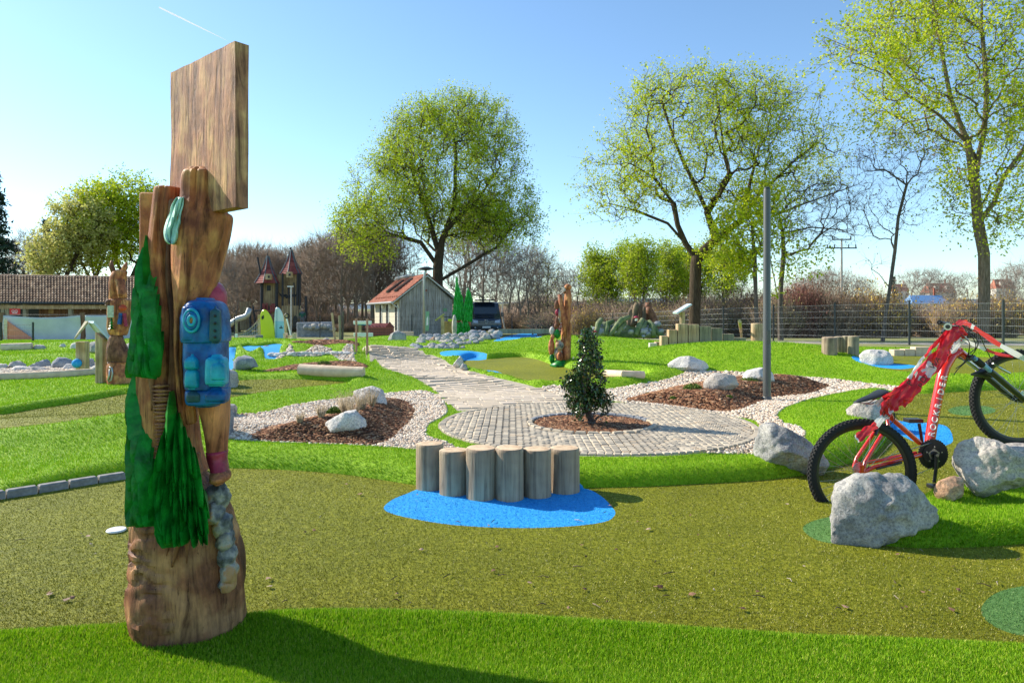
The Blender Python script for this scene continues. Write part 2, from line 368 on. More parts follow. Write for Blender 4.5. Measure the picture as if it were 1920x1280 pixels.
def build_terrain():
    pts = []; edges = []
    for nm, pl in REG:
        b = len(pts); n = len(pl); pts += [(float(a), float(c)) for a, c in pl]; edges += [(b+i, b+(i+1) % n) for i in range(n)]
    ncon = len(pts)
    allp = [pl for nm, pl in REG if nm not in ('field',)]
    xs = []; ys = []
    Y = 1.0
    while Y < 46:
        st = max(.016*Y, .03); n = int(max(.86*Y+.6, 2)/st)
        x = (np.arange(-n, n+1)+NR.uniform(-.1, .1))*st; xs.append(x+NR.uniform(-.2, .2, len(x))*st); ys.append(Y+NR.uniform(-.2, .2, len(x))*st); Y += st
    for Y in list(np.geomspace(47, 2900, 60)):
        x = np.linspace(-1.0, 1.0, 60)*Y; xs.append(x); ys.append(np.full(60, Y)+NR.uniform(-.3, .3, 60))
    for Y in np.linspace(-12, .8, 9): x = np.linspace(-25, 25, 20); xs.append(x); ys.append(np.full(20, Y))
    xs = np.concatenate(xs); ys = np.concatenate(ys)
    dm = np.full(xs.shape, 1e9); sel = ys < 30
    for pl in allp: 
        dm[sel] = np.minimum(dm[sel], pdist(pl, xs[sel], ys[sel]))
    keep = dm > np.maximum(.006*np.abs(ys), .012)
    xs = xs[keep]; ys = ys[keep]
    # rows following lane edges so the banks are well shaped
    ex = []
    for pl, h, w in BANKS:
        c = np.roll(pl, -1, 0)-np.roll(pl, 1, 0); L = np.hypot(c[:, 0], c[:, 1])[:, None]+1e-9
        nrm = np.stack([c[:, 1], -c[:, 0]], 1)/L
        area = np.sum(pl[:, 0]*np.roll(pl[:, 1], -1)-np.roll(pl[:, 0], -1)*pl[:, 1])
        if area < 0: nrm = -nrm
        for o in (.02, .05, .1, .17):
            q = pl+nrm*o; ex.append(q)
    ex = np.vstack(ex); dm = np.full(len(ex), 1e9)
    for pl in allp: dm = np.minimum(dm, pdist(pl, ex[:, 0], ex[:, 1]))
    ex = ex[dm > .015]
    P2 = pts+[(float(a), float(b)) for a, b in zip(xs, ys)]+[(float(a), float(b)) for a, b in ex]+[(-3000., -15.), (3000., -15.), (3200., 3200.), (-3200., 3200.)]
    v, e, f, _, _, _ = delaunay_2d_cdt([Vector(p) for p in P2], edges, [], 0, 1e-4, False)
    V = np.array([(p.x, p.y) for p in v]); T = np.array([t for t in f if len(t) == 3])
    a = V[T[:, 1]]-V[T[:, 0]]; b = V[T[:, 2]]-V[T[:, 0]]; cr = a[:, 0]*b[:, 1]-a[:, 1]*b[:, 0]
    T[cr < 0] = T[cr < 0][:, ::-1]
    Z = H(V[:, 0], V[:, 1]); C = V[T].mean(1)
    rid = np.zeros(len(T), int)
    for i, (nm, pl) in enumerate(REG): rid[pip(pl, C[:, 0], C[:, 1])] = i+1
    return np.column_stack([V, Z]), T, rid, C
TV, TT, TR, TC = build_terrain()
RIDX = {nm: i+1 for i, (nm, _) in enumerate(REG)}; RIDX['turf'] = 0
def region_mesh(name, ids):
    m = np.isin(TR, [RIDX[i] for i in ids]); T = TT[m]; u, inv = np.unique(T.ravel(), return_inverse=True)
    return mesh_np(name, TV[u], inv.reshape(-1, 3), smooth=True)

# --- ground materials
def turf_mat(name, stops, scale, patch, fine=900, bd=.012, rough=.75, sheen=0):
    m, n, b = new_mat(name); c = coords(n)
    t1 = N(n, 'ShaderNodeTexNoise', Scale=scale, Detail=5, Roughness=.7); n.links.new(c, t1.inputs[0])
    t2 = N(n, 'ShaderNodeTexNoise', Scale=fine, Detail=2); n.links.new(c, t2.inputs[0])
    t3 = N(n, 'ShaderNodeTexNoise', Scale=45, Detail=6, Roughness=.75); n.links.new(c, t3.inputs[0])
    col = ramp(n, t3.outputs[0], stops)
    col = mix(n, col, ramp(n, t1.outputs[0], patch), 1.0, 'MULTIPLY')
    n.links.new(col, b.inputs['Base Color']); b.inputs['Roughness'].default_value = rough; b.inputs['Specular IOR Level'].default_value = .25
    bump(n, b, t3.outputs[0], .55, bd); return m
G_STOPS = [(.30, (.12, .24, .003)), (.5, (.23, .43, .006)), (.72, (.36, .55, .02))]
M_turf = turf_mat('green_turf', G_STOPS, 1.1, [(.35, (.75, .8, .7)), (.65, (1.15, 1.08, 1.1))])
M_olive = turf_mat('olive_turf', [(.28, (.06, .07, .002)), (.5, (.175, .19, .004)), (.7, (.34, .33, .025))], 1.3, [(.35, (.8, .82, .7)), (.65, (1.1, 1.08, 1.15))], bd=.008)
M_field = M_noise('field_grass', [(.3, (.09, .12, .03)), (.5, (.2, .21, .07)), (.72, (.34, .30, .13))], scale=.9, detail=10, bs=.6, bd=.05, rough=.9)
M_dark_turf = turf_mat('putting_turf', [(.3, (.04, .12, .02)), (.5, (.09, .20, .045)), (.7, (.15, .28, .08))], 1.3, [(.35, (.9, .9, .9)), (.65, (1.05, 1.05, 1.1))], bd=.006)
M_blue = turf_mat('blue_turf', [(.3, (.01, .20, .52)), (.5, (.02, .32, .74)), (.72, (.07, .45, .86))], 1.3, [(.35, (.92, .92, .94)), (.65, (1.05, 1.05, 1.02))], bd=.006)
M_soil = M_noise('bed_soil', [(.3, (.06, .035, .025)), (.7, (.16, .10, .07))], scale=30, bs=.8, rough=.95)
M_grit = M_noise('bed_grit', [(.3, (.25, .2, .16)), (.7, (.5, .43, .36))], scale=60, bs=.8, rough=.95)
M_sand = M_noise('joint_sand', [(.3, (.36, .31, .23)), (.7, (.52, .45, .35))], scale=90, bs=.6, rough=.95)
M_walk = M_noise('walk_gravel', [(.3, (.34, .29, .24)), (.7, (.52, .46, .39))], scale=14, bs=.4, rough=.95)
link('turf_ground', region_mesh('turf_ground', ['turf']), M_turf, kind='structure')
link('meadow', region_mesh('meadow', ['field']), M_field, kind='structure')
link('gravel_walk', region_mesh('gravel_walk', ['walk']), M_walk, kind='structure')
link('olive_lane', region_mesh('olive_lane', ['lane_a']), M_olive, kind='structure')
for k in ('lane_2', 'lane_3', 'lane_4', 'lane_5'): link('olive_lane', region_mesh('olive_lane', [k]), M_olive, kind='structure')
for k in ('blueA', 'blue3', 'blueS', 'stream', 'blueR', 'blueM', 'blueV'): link('blue_water_turf', region_mesh('blue_water_turf', [k]), M_blue, kind='structure')
for k in ('green1', 'green2', 'green3'): link('putting_spot', region_mesh('putting_spot', [k]), M_dark_turf, kind='structure')
for k in ('gravel1', 'gravel2', 'gravel3', 'gravel5'): link('gravel_bed', region_mesh('gravel_bed', [k]), M_grit, kind='structure')
for k in ('mulch1', 'mulch2', 'mulch3', 'mulch4', 'bed'): link('planting_bed', region_mesh('planting_bed', [k]), M_soil, kind='structure')
path_o = link('paved_path', region_mesh('paved_path', ['path']), M_sand, kind='structure')
circ_o = link('cobbled_circle', region_mesh('cobbled_circle', ['circle']), M_sand, kind='structure')

# --- scattering on terrain
def scatter(ids, dens, ymax=1e9, ymin=0):
    """dens(X, Y) per m2 -> sample points, normals"""
    m = np.isin(TR, [RIDX[i] for i in ids]) & (TC[:, 1] < ymax) & (TC[:, 1] > ymin) & (np.abs(TC[:, 0]) < TC[:, 1]*.80+.25)
    T = TT[m]; A = TV[T[:, 0]]; B = TV[T[:, 1]]; Cc = TV[T[:, 2]]
    n = np.cross(B-A, Cc-A); L = np.linalg.norm(n, axis=1); ar = L/2; n = n/(L[:, None]+1e-12)
    c = (A+B+Cc)/3; lam = ar*dens(c[:, 0], c[:, 1]); cnt = NR.poisson(np.maximum(lam, 0))
    idx = np.repeat(np.arange(len(T)), cnt); k = len(idx)
    r1 = np.sqrt(NR.rand(k)); r2 = NR.rand(k)
    p = A[idx]*(1-r1)[:, None]+B[idx]*(r1*(1-r2))[:, None]+Cc[idx]*(r1*r2)[:, None]
    return p, n[idx]
def blades(p, n, w, h, lean=.5, two=False):
    k = len(p); a = NR.rand(k)*2*np.pi; d = np.stack([np.cos(a), np.sin(a), np.zeros(k)], 1)
    b = NR.rand(k)*2*np.pi; l = np.stack([np.cos(b), np.sin(b), np.zeros(k)], 1)*(NR.rand(k)*lean*h)[:, None]
    up = (n*.6+np.array([0, 0, .4])); hh = (h*(.6+.6*NR.rand(k)))[:, None]; ww = (w/2)[:, None]
    z0 = p-np.array([0, 0, .002])
    if not two:
        V = np.stack([z0-d*ww, z0+d*ww, p+up*hh+l], 1).reshape(-1, 3); Fc = np.arange(3*k).reshape(-1, 3); return V, Fc
    V = np.stack([z0-d*ww, z0+d*ww, p+up*hh*.55+l*.3+d*ww*.8, p+up*hh+l, p+up*hh*.55+l*.3-d*ww*.8], 1).reshape(-1, 3)
    b0 = np.arange(k)*5; Fc = np.concatenate([np.stack([b0, b0+1, b0+2], 1), np.stack([b0, b0+2, b0+4], 1), np.stack([b0+4, b0+2, b0+3], 1)])
    return V, Fc
M_blade = M_isl('turf_blade', [(.0, (.08, .20, .003)), (.35, (.18, .38, .004)), (.75, (.30, .50, .010)), (.93, (.44, .56, .04)), (1, (.52, .52, .12))], rough=.6, spec=.25, trans=.3)
M_fibre = M_isl('olive_fibre', [(.0, (.06, .07, .002)), (.45, (.17, .185, .005)), (.85, (.29, .285, .012)), (.95, (.50, .44, .08)), (1, (.78, .68, .28))], rough=.5, spec=.45, trans=.15)
M_bfib = M_isl('blue_fibre', [(.0, (.01, .2, .52)), (.6, (.02, .33, .74)), (1, (.09, .5, .9))], rough=.55, spec=.3, trans=.1)
M_dfib = M_isl('putting_fibre', [(.0, (.04, .11, .02)), (.6, (.09, .20, .045)), (1, (.2, .33, .1))], rough=.55, spec=.3, trans=.1)
def px(Y): return Y/683.0
p, n = scatter(['turf'], lambda X, Y: .9/px(Y)**2, 3.6, 1.7)
V, Fc = blades(p, n, 0.0032+0*p[:, 1], .019+0*p[:, 1], .6, True)
link('turf_blades', mesh_np('turf_blades', V, Fc), M_blade, kind='stuff', label='bright green artificial turf pile in the near bank', cat='turf')
p, n = scatter(['turf'], lambda X, Y: .62/px(Y)**2, 27, 3.6)
V, Fc = blades(p, n, np.maximum(.004, px(p[:, 1])*.62), np.clip(px(p[:, 1])*1.5, .018, .030), .55)
link('turf_blades', mesh_np('turf_blades', V, Fc), M_blade, kind='stuff', label='bright green artificial turf pile on the banks between the lanes', cat='turf')
p, n = scatter(['lane_a', 'lane_2'], lambda X, Y: .5/px(Y)**2, 10, 2)
V, Fc = blades(p, n, np.maximum(.0032, px(p[:, 1])*.6), np.maximum(.008, px(p[:, 1])*.9), 1.2)
link('olive_fibres', mesh_np('olive_fibres', V, Fc), M_fibre, kind='stuff', label='curly olive turf fibres on the putting lanes', cat='turf')
for ids, mt, nm, lb in ((['blueA', 'blueR'], M_bfib, 'blue_fibres', 'short blue turf fibres in the water patches'), (['green1', 'green2', 'green3'], M_dfib, 'putting_fibres', 'short dark green turf fibres in the round putting spots')):
    p, n = scatter(ids, lambda X, Y: .3/px(Y)**2, 9, 2)
    V, Fc = blades(p, n, np.maximum(.004, px(p[:, 1])*.8), np.maximum(.006, px(p[:, 1])*.8), 1.6)
    link(nm, mesh_np(nm, V, Fc), mt, kind='stuff', label=lb, cat='turf')
def pebbles(p, n, s, base, flat=.6):
    """instances of small solids merged into one array mesh"""
    BV, BF = base; k = len(p); sc = s[:, None, None]*(.7+.6*NR.rand(k, 1, 3)); sc[:, :, 2] *= flat
    a = NR.rand(k)*2*np.pi; tx = (NR.rand(k)-.5)*1.0
    ca, sa = np.cos(a), np.sin(a); V = BV[None]*sc
    y = V[:, :, 1]*np.cos(tx)[:, None]-V[:, :, 2]*np.sin(tx)[:, None]; z = V[:, :, 1]*np.sin(tx)[:, None]+V[:, :, 2]*np.cos(tx)[:, None]; x = V[:, :, 0]
    X = x*ca[:, None]-y*sa[:, None]; Yy = x*sa[:, None]+y*ca[:, None]
    V = np.stack([X, Yy, z], 2)+p[:, None, :]; V[:, :, 2] += (s*.25)[:, None]
    Fc = (BF[None]+(np.arange(k)*len(BV))[:, None, None]).reshape(-1, BF.shape[1]); return V.reshape(-1, 3), Fc
def ico(sub=1):
    bm = bmesh.new(); bmesh.ops.create_icosphere(bm, subdivisions=sub, radius=1); V = np.array([v.co[:] for v in bm.verts]); Fc = np.array([[v.index for v in f.verts] for f in bm.faces]); bm.free(); return V, Fc
ICO = ico(1)
CHIP = (np.array([(-1, -.35, -.12), (1, -.3, -.12), (.9, .4, -.12), (-.8, .3, -.1), (-.9, -.3, .12), (1.05, -.25, .16), (.8, .35, .12), (-.85, .28, .14)]), np.array([(0,3,2,1),(4,5,6,7),(0,1,5,4),(1,2,6,5),(2,3,7,6),(3,0,4,7)]))
M_pebble = M_isl('pebble', [(.0, (.36, .26, .18)), (.3, (.60, .47, .34)), (.6, (.76, .63, .48)), (.85, (.84, .76, .62)), (.95, (.46, .42, .36)), (1, (.62, .36, .22))], rough=.8, spec=.3)
M_chip = M_isl('bark_chip', [(.0, (.055, .025, .015)), (.35, (.16, .07, .038)), (.7, (.30, .14, .07)), (.92, (.44, .25, .13)), (1, (.6, .42, .27))], rough=.85)
p, n = scatter(['gravel1', 'gravel2', 'gravel3', 'gravel5'], lambda X, Y: np.minimum(2300, 95000/np.maximum(Y, 1)**2), 22)
V, Fc = pebbles(p, n, np.maximum(.015, p[:, 1]*.0024), ICO)
link('gravel', mesh_np('gravel', V, Fc), M_pebble, kind='stuff', label='loose cream and pinkish gravel filling the beds', cat='gravel')
p, n = scatter(['mulch1', 'mulch2', 'mulch3', 'mulch4', 'bed'], lambda X, Y: np.minimum(3600, 150000/np.maximum(Y, 1)**2), 26)
V, Fc = pebbles(p, n, np.maximum(.020, p[:, 1]*.0032), CHIP, 1.0)
link('bark_mulch', mesh_np('bark_mulch', V, Fc), M_chip, kind='stuff', label='brown bark chips mounded in the planting beds', cat='mulch')
print('terrain tris', len(TT))
# ---------------------------------------------------------------- trees
def grow(limbs, att, bf=.3, curve=.22, seed=0):
    """limbs: list of polylines (first point of each later limb lies on an earlier one); att (n,3) points the twigs reach"""
    rs = np.random.RandomState(seed); pos = []; par = []; pl = []
    for L in limbs:
        L = [np.array(p, float) for p in L]
        if not pos: pos.append(L[0]); par.append(-1); pl.append(0.); cur = 0
        else: d = np.linalg.norm(np.array(pos)-L[0], axis=1); cur = int(np.argmin(d))
        for p in L[1:]:
            n = max(1, int(np.linalg.norm(p-pos[cur])/.8)); a = pos[cur].copy()
            for k in range(1, n+1):
                q = a+(p-a)*k/n+rs.normal(0, .03, 3); pos.append(q); par.append(cur); pl.append(pl[cur]+np.linalg.norm(q-pos[cur])); cur = len(pos)-1
    nlimb = len(pos); n = len(att); cap = nlimb+3*n+5
    Pn = np.zeros((cap, 3)); Pn[:nlimb] = pos; PL = np.zeros(cap); PL[:nlimb] = pl; par = par+[0]*(cap-nlimb); cnt = nlimb
    base_skip = max(1, int(nlimb*.0)); D = np.linalg.norm(att[:, None]-Pn[None, :nlimb], axis=2)
    pen = np.zeros(nlimb); pen[:2] = 3.
    C = D+bf*PL[None, :nlimb]+pen[None]; bi = C.argmin(1); bc = C.min(1); alive = np.ones(n, bool)
    tips = []
    for _ in range(n):
        i = int(np.argmin(np.where(alive, bc, 1e9))); alive[i] = False; b = int(bi[i]); a = att[i]
        p0 = Pn[b]; pp = par[b]; L = np.linalg.norm(a-p0)
        dirp = (p0-Pn[pp]) if pp >= 0 else np.array([0, 0, 1.]); dirp = dirp/(np.linalg.norm(dirp)+1e-9)
        mid = (p0+a)/2+dirp*L*curve+rs.normal(0, .05, 3)*L; new = []
        for q in (mid, a):
            Pn[cnt] = q; par[cnt] = b; PL[cnt] = PL[b]+np.linalg.norm(q-Pn[b]); b = cnt; new.append(cnt); cnt += 1
        tips.append(b); rem = np.where(alive)[0]
        for k in new:
            c = np.linalg.norm(att[rem]-Pn[k], axis=1)+bf*PL[k]; m = c < bc[rem]; bc[rem[m]] = c[m]; bi[rem[m]] = k
    return Pn[:cnt], np.array(par[:cnt]), np.array(tips), nlimb
def radii(par, r0, e=2.3):
    n = len(par); s = np.zeros(n); ch = np.zeros(n, int)
    for i in range(n-1, -1, -1):
        if s[i] == 0: s[i] = r0**e
        if par[i] >= 0: s[par[i]] += s[i]
    return s**(1/e)
def wood_mesh(name, Pn, par, r, thick=.04, rmin=0):
    mb = MB(); n = len(par); kids = [[] for _ in range(n)]
    for i in range(n):
        if par[i] >= 0: kids[par[i]].append(i)
    main = [max(k, key=lambda j: r[j]) if k else -1 for k in kids]
    starts = [i for i in range(n) if (par[i] < 0 or main[par[i]] != i) and r[i] > thick]
    for s in starts:
        ch = [s]; 
        while main[ch[-1]] >= 0 and r[main[ch[-1]]] > thick*.8: ch.append(main[ch[-1]])
        pts = [Pn[j] for j in ch]; rr = [float(r[j]) for j in ch]
        if par[s] >= 0: pts = [Pn[par[s]]]+pts; rr = [rr[0]]+rr
        else: rr[0] *= 1.25
        if len(pts) < 2: continue
        mb.tube(pts, rr, 9 if rr[0] > .12 else 6, cap=False)
    thin = np.array([i for i in range(n) if par[i] >= 0 and r[i] <= thick]); V = []; Fc = []
    if len(thin):
        a = Pn[par[thin]]; b = Pn[thin]; d = b-a; d /= np.linalg.norm(d, axis=1)[:, None]+1e-9
        u = np.cross(d, [0.3, .5, .8]); u /= np.linalg.norm(u, axis=1)[:, None]+1e-9; w = np.cross(d, u)
        ra = np.minimum(r[par[thin]], r[thin]*1.3)[:, None]; rb = r[thin][:, None]; ra = np.maximum(ra, rmin); rb = np.maximum(rb, rmin*.8); vs = []
        for q, rr in ((a, ra), (b, rb)):
            for k in range(3):
                t = 2*math.pi*k/3; vs.append(q+(u*math.cos(t)+w*math.sin(t))*rr)
        V = np.stack(vs, 1).reshape(-1, 3); m = len(thin); o = (np.arange(m)*6)[:, None, None]
        Fc = (np.array([(0,1,4,3),(1,2,5,4),(2,0,3,5)])[None]+o).reshape(-1, 4)
    thick_me = mb.mesh(name, True) if mb.v else None
    return thick_me, (mesh_np(name, V, Fc) if len(thin) else None)
def tip_twigs(Pn, par, tips, k, L, rs, up=.35):
    """k fine shoots from each tip: end points"""
    d = Pn[tips]-Pn[par[tips]]; d /= np.linalg.norm(d, axis=1)[:, None]+1e-9
    d = np.repeat(d, k, 0)+rs.normal(0, .55, (len(tips)*k, 3))+np.array([0, 0, up]); d /= np.linalg.norm(d, axis=1)[:, None]
    a = np.repeat(Pn[tips], k, 0); return a, a+d*(L*(.5+rs.rand(len(a))))[:, None]
def ribbons(a, b, w):
    """thin three-sided twigs"""
    d = b-a; d /= np.linalg.norm(d, axis=1)[:, None]+1e-9; u = np.cross(d, [.3, .9, .2]); u /= np.linalg.norm(u, axis=1)[:, None]+1e-9; v = np.cross(d, u)
    V = np.stack([a+u*w, a-u*w*.5+v*w*.87, a-u*w*.5-v*w*.87, b], 1).reshape(-1, 3); o = (np.arange(len(a))*4)[:, None, None]
    return V, (np.array([(0,1,3),(1,2,3),(2,0,3)])[None]+o).reshape(-1, 3)
def leaves(c, size, rs, n=1, spread=0., aspect=.6, quad=True):
    c = np.repeat(c, n, 0)+rs.normal(0, 1, (len(c)*n, 3))*spread; k = len(c)
    a = rs.normal(0, 1, (k, 3)); a /= np.linalg.norm(a, axis=1)[:, None]; b = np.cross(a, rs.normal(0, 1, (k, 3))); b /= np.linalg.norm(b, axis=1)[:, None]+1e-9
    s = (size*(.6+.8*rs.rand(k)))[:, None]
    V = np.stack([c-a*s*.5, c+b*s*aspect*.5, c+a*s*.5, c-b*s*aspect*.5], 1).reshape(-1, 3)
    o = np.arange(k)[:, None]*4; return V, np.arange(4)[None]+o
def bark(name, dark, light, sc=3):
    m, n, b = new_mat(name); c = coords(n, (sc*3, sc*3, sc*.5)); t = N(n, 'ShaderNodeTexNoise', Scale=2.5, Detail=8, Roughness=.7); n.links.new(c, t.inputs[0])
    n.links.new(ramp(n, t.outputs[0], [(.32, dark), (.68, light)]), b.inputs['Base Color']); b.inputs['Roughness'].default_value = .95; b.inputs['Specular IOR Level'].default_value = .1
    bump(n, b, t.outputs[0], 1.0, .04); return m
M_bark = bark('oak_bark', (.028, .02, .014), (.12, .09, .06)); M_bark_l = bark('pale_bark', (.10, .075, .05), (.30, .23, .17))
M_bark_g = bark('grey_bark', (.06, .05, .045), (.2, .17, .15)); M_bark_w = bark('birch_bark', (.25, .22, .2), (.6, .56, .5))
M_leaf_s = M_isl('spring_leaf', [(.0, (.26, .36, .008)), (.4, (.45, .56, .012)), (.8, (.62, .68, .03)), (1, (.70, .68, .10))], rough=.6, trans=.5)
M_leaf_t3 = M_isl('linden_leaf', [(.0, (.20, .31, .01)), (.4, (.36, .48, .015)), (.8, (.50, .60, .03)), (1, (.62, .66, .08))], rough=.6, trans=.5)
M_leaf_y = M_isl('willow_leaf', [(.0, (.36, .38, .08)), (.5, (.52, .52, .14)), (1, (.66, .62, .26))], rough=.6, trans=.5)
M_leaf_h = M_isl('holly_leaf', [(.0, (.012, .03, .006)), (.5, (.035, .085, .015)), (.85, (.08, .16, .03)), (1, (.16, .07, .03))], rough=.22, spec=.6)
M_leaf_b = M_isl('brown_leaf', [(.0, (.10, .05, .025)), (.5, (.22, .12, .06)), (1, (.36, .22, .12))], rough=.8)
M_needle = M_isl('spruce_needle', [(.0, (.012, .03, .022)), (.6, (.03, .06, .04)), (1, (.06, .10, .06))], rough=.7)
def ell(cs, n, rs, shell=.55):
    """n points in a union of ellipsoids, denser towards the outside"""
    out = []; vol = np.array([c[3]*c[4]*c[5] for c in cs])**.8; vol /= vol.sum()
    for c, f in zip(cs, vol):
        k = max(3, int(n*f)); d = rs.normal(0, 1, (k, 3)); d /= np.linalg.norm(d, axis=1)[:, None]; r = rs.rand(k)**(1/3.)
        r = np.where(rs.rand(k) < shell, .72+.28*rs.rand(k), r); out.append(np.array(c[:3])+d*r[:, None]*np.array(c[3:]))
    out = np.vstack(out); sc = np.ptp(out[:, 2])*.11+.05; k_ = np.array([noise.noise(Vector(p)/sc) for p in out]); return out[k_ > (-.20 if n > 2000 else -.16)] if shell < .56 and len(out) > 240 else out
def pe(u, v, ru, rv, Y, dy=0, rd=None):
    c = P(u, v, Y+dy); s = Y/F; return (c.x, c.y, c.z, ru*s, (rd if rd else ru)*s, rv*s)
def make_tree(name, base, limbs, att, r0, leaf=None, leaf_n=4, leaf_size=.12, spread=.25, bark_m=None, label=None, cat='tree', group=None, bf=.3, seed=1, tw=3, twL=.5, thick=.05, rmin=0, up=.35, e=2.02, limb_leaf=0, droop=None, tww=.006):
    rs = np.random.RandomState(seed)
    Pn, par, tips, nl = grow(limbs, att, bf, seed=seed); r = radii(par, r0, e)
    root = empty(name, base, label, cat, group)
    tk, th = wood_mesh('trunk', Pn, par, r, thick, rmin)
    if tk: link('trunk', tk, bark_m or M_bark, root)
    V = []; a, b = tip_twigs(Pn, par, tips, tw, twL, rs, up); V1, F1 = ribbons(a, b, tww)
    if th: link('branches', th, bark_m or M_bark, root, kind='stuff')
    link('twigs', mesh_np('twigs', V1, F1), bark_m or M_bark, root, kind='stuff')
    if leaf:
        pk = rs.rand(len(a)) < .72; c = np.vstack([a[pk]+(b-a)[pk]*t for t in ((.55, .95) if leaf_n > 2 else (.9,))])
        if limb_leaf:
            k = rs.choice(np.arange(max(3, nl//4), len(Pn)), limb_leaf); c = np.vstack([c, Pn[k]+rs.normal(0, .18, (limb_leaf, 3))])
        V2, F2 = leaves(c, leaf_size, rs, (8 if leaf_n == 5 else 6 if leaf_size > .12 else 5) if leaf_n > 2 else 1, spread*.42); link('crown', mesh_np('crown', V2, F2), leaf, root, kind='stuff')
    reparent_local(root); return root
def PL(Y, *uv): return [tuple(P(u, v, Y+(q[0] if q else 0))) for (u, v, *q) in uv]

# big spring-green tree behind the hut
Y = 50; rs = np.random.RandomState(3)
cs = [pe(845, 320, 135, 130, Y), pe(900, 250, 75, 65, Y, 2), pe(790, 260, 60, 60, Y, -2), pe(735, 360, 82, 66, Y), pe(670, 430, 42, 45, Y), pe(700, 420, 70, 45, Y, -2), pe(930, 390, 75, 60, Y, 1), pe(960, 430, 55, 35, Y, -2), pe(880, 420, 110, 50, Y, 3), pe(690, 470, 50, 20, Y, -3), pe(860, 210, 50, 30, Y, 0), pe(770, 300, 40, 60, Y, 4)]
make_tree('linden_tree', P(822, 628, Y), [PL(Y, (824, 628), (822, 560), (820, 500), (828, 450)), PL(Y, (820, 500), (790, 455), (740, 440, -1), (690, 445, -2)), PL(Y, (821, 540), (870, 500), (930, 465, 1), (990, 450, 1)), PL(Y, (828, 450), (850, 390), (855, 300), (850, 240)), PL(Y, (824, 470), (800, 400), (775, 330), (770, 280)), PL(Y, (840, 430), (900, 370), (940, 310, 2)), PL(Y, (815, 480), (760, 420, 3), (720, 380, 3))],
    ell(cs, 2900, rs), .0105, M_leaf_t3, 5, .125, .42, M_bark, 'tall broad tree in fresh green leaf rising behind the wooden hut', seed=3, tw=4, twL=1.0, e=1.92, thick=.09, bf=.25, rmin=.012, tww=.012)
# wide tree right of centre
Y = 26; rs = np.random.RandomState(4)
cs = [pe(1300, 270, 150, 130, Y), pe(1170, 330, 75, 75, Y, -1), pe(1150, 385, 55, 30, Y), pe(1240, 180, 60, 50, Y, 1), pe(1380, 210, 90, 70, Y), pe(1470, 240, 90, 80, Y, -1), pe(1530, 300, 60, 60, Y, 1), pe(1330, 170, 60, 40, Y, -1), pe(1440, 360, 80, 50, Y, 1), pe(1200, 230, 50, 60, Y, 2)]
make_tree('oak_tree', P(1303, 645, Y), [PL(Y, (1303, 650), (1302, 560), (1306, 500), (1308, 485)), PL(Y, (1308, 490), (1285, 455), (1270, 425), (1262, 380), (1225, 330, -.5), (1180, 310, -1)), PL(Y, (1308, 490), (1345, 445), (1390, 415), (1430, 360), (1490, 300), (1530, 270)), PL(Y, (1335, 455), (1325, 400), (1300, 340), (1265, 260), (1240, 190)), PL(Y, (1325, 400), (1365, 330), (1350, 240), (1340, 170)), PL(Y, (1285, 455), (1250, 420), (1190, 395), (1140, 380)), PL(Y, (1400, 400), (1420, 300, 1), (1440, 210, 1)), PL(Y, (1300, 340), (1220, 290), (1180, 220))],
    ell(cs, 1500, rs, .45), .0080, M_leaf_s, 3, .078, .17, M_bark, 'wide dark-limbed tree with sparse young leaves behind the block row', seed=4, e=1.88, tw=4, twL=.7, thick=.05, bf=.2, rmin=.006, tww=.006, limb_leaf=2500)
# tall tree at the right edge
Y = 22; rs = np.random.RandomState(6)
cs = [pe(1800, 120, 190, 170, Y), pe(1650, 120, 110, 60, Y, -1), pe(1590, 70, 60, 25, Y, 0), pe(1700, 30, 120, 90, Y, 1), pe(1900, 300, 120, 130, Y, -1), pe(1840, 380, 70, 70, Y, 0), pe(1690, 220, 90, 40, Y, 1), pe(2000, 150, 150, 200, Y), pe(1860, -80, 200, 120, Y), pe(1900, 410, 60, 40, Y, -1.5)]
make_tree('poplar_tree', P(1845, 655, Y), [PL(Y, (1845, 660), (1844, 560), (1841, 480), (1838, 420)), PL(Y, (1838, 425), (1830, 350), (1815, 270), (1760, 215), (1700, 180), (1640, 115), (1545, 72)), PL(Y, (1840, 430), (1862, 380), (1885, 330), (1920, 280), (1960, 200)), PL(Y, (1830, 350), (1845, 250), (1850, 120), (1840, 0)), PL(Y, (1815, 270), (1780, 180), (1760, 60), (1740, -60)), PL(Y, (1862, 380), (1900, 370, -1), (1950, 340, -1)), PL(Y, (1760, 215), (1700, 230, 1), (1650, 200, 1))],
    ell(cs, 1900, rs, .3), .0070, M_leaf_s, 4, .088, .20, M_bark_l, 'tall tree at the right edge, thick with yellow-green young leaves', seed=6, tw=4, twL=.7, thick=.05, bf=.22, rmin=.005, tww=.005, limb_leaf=2500)
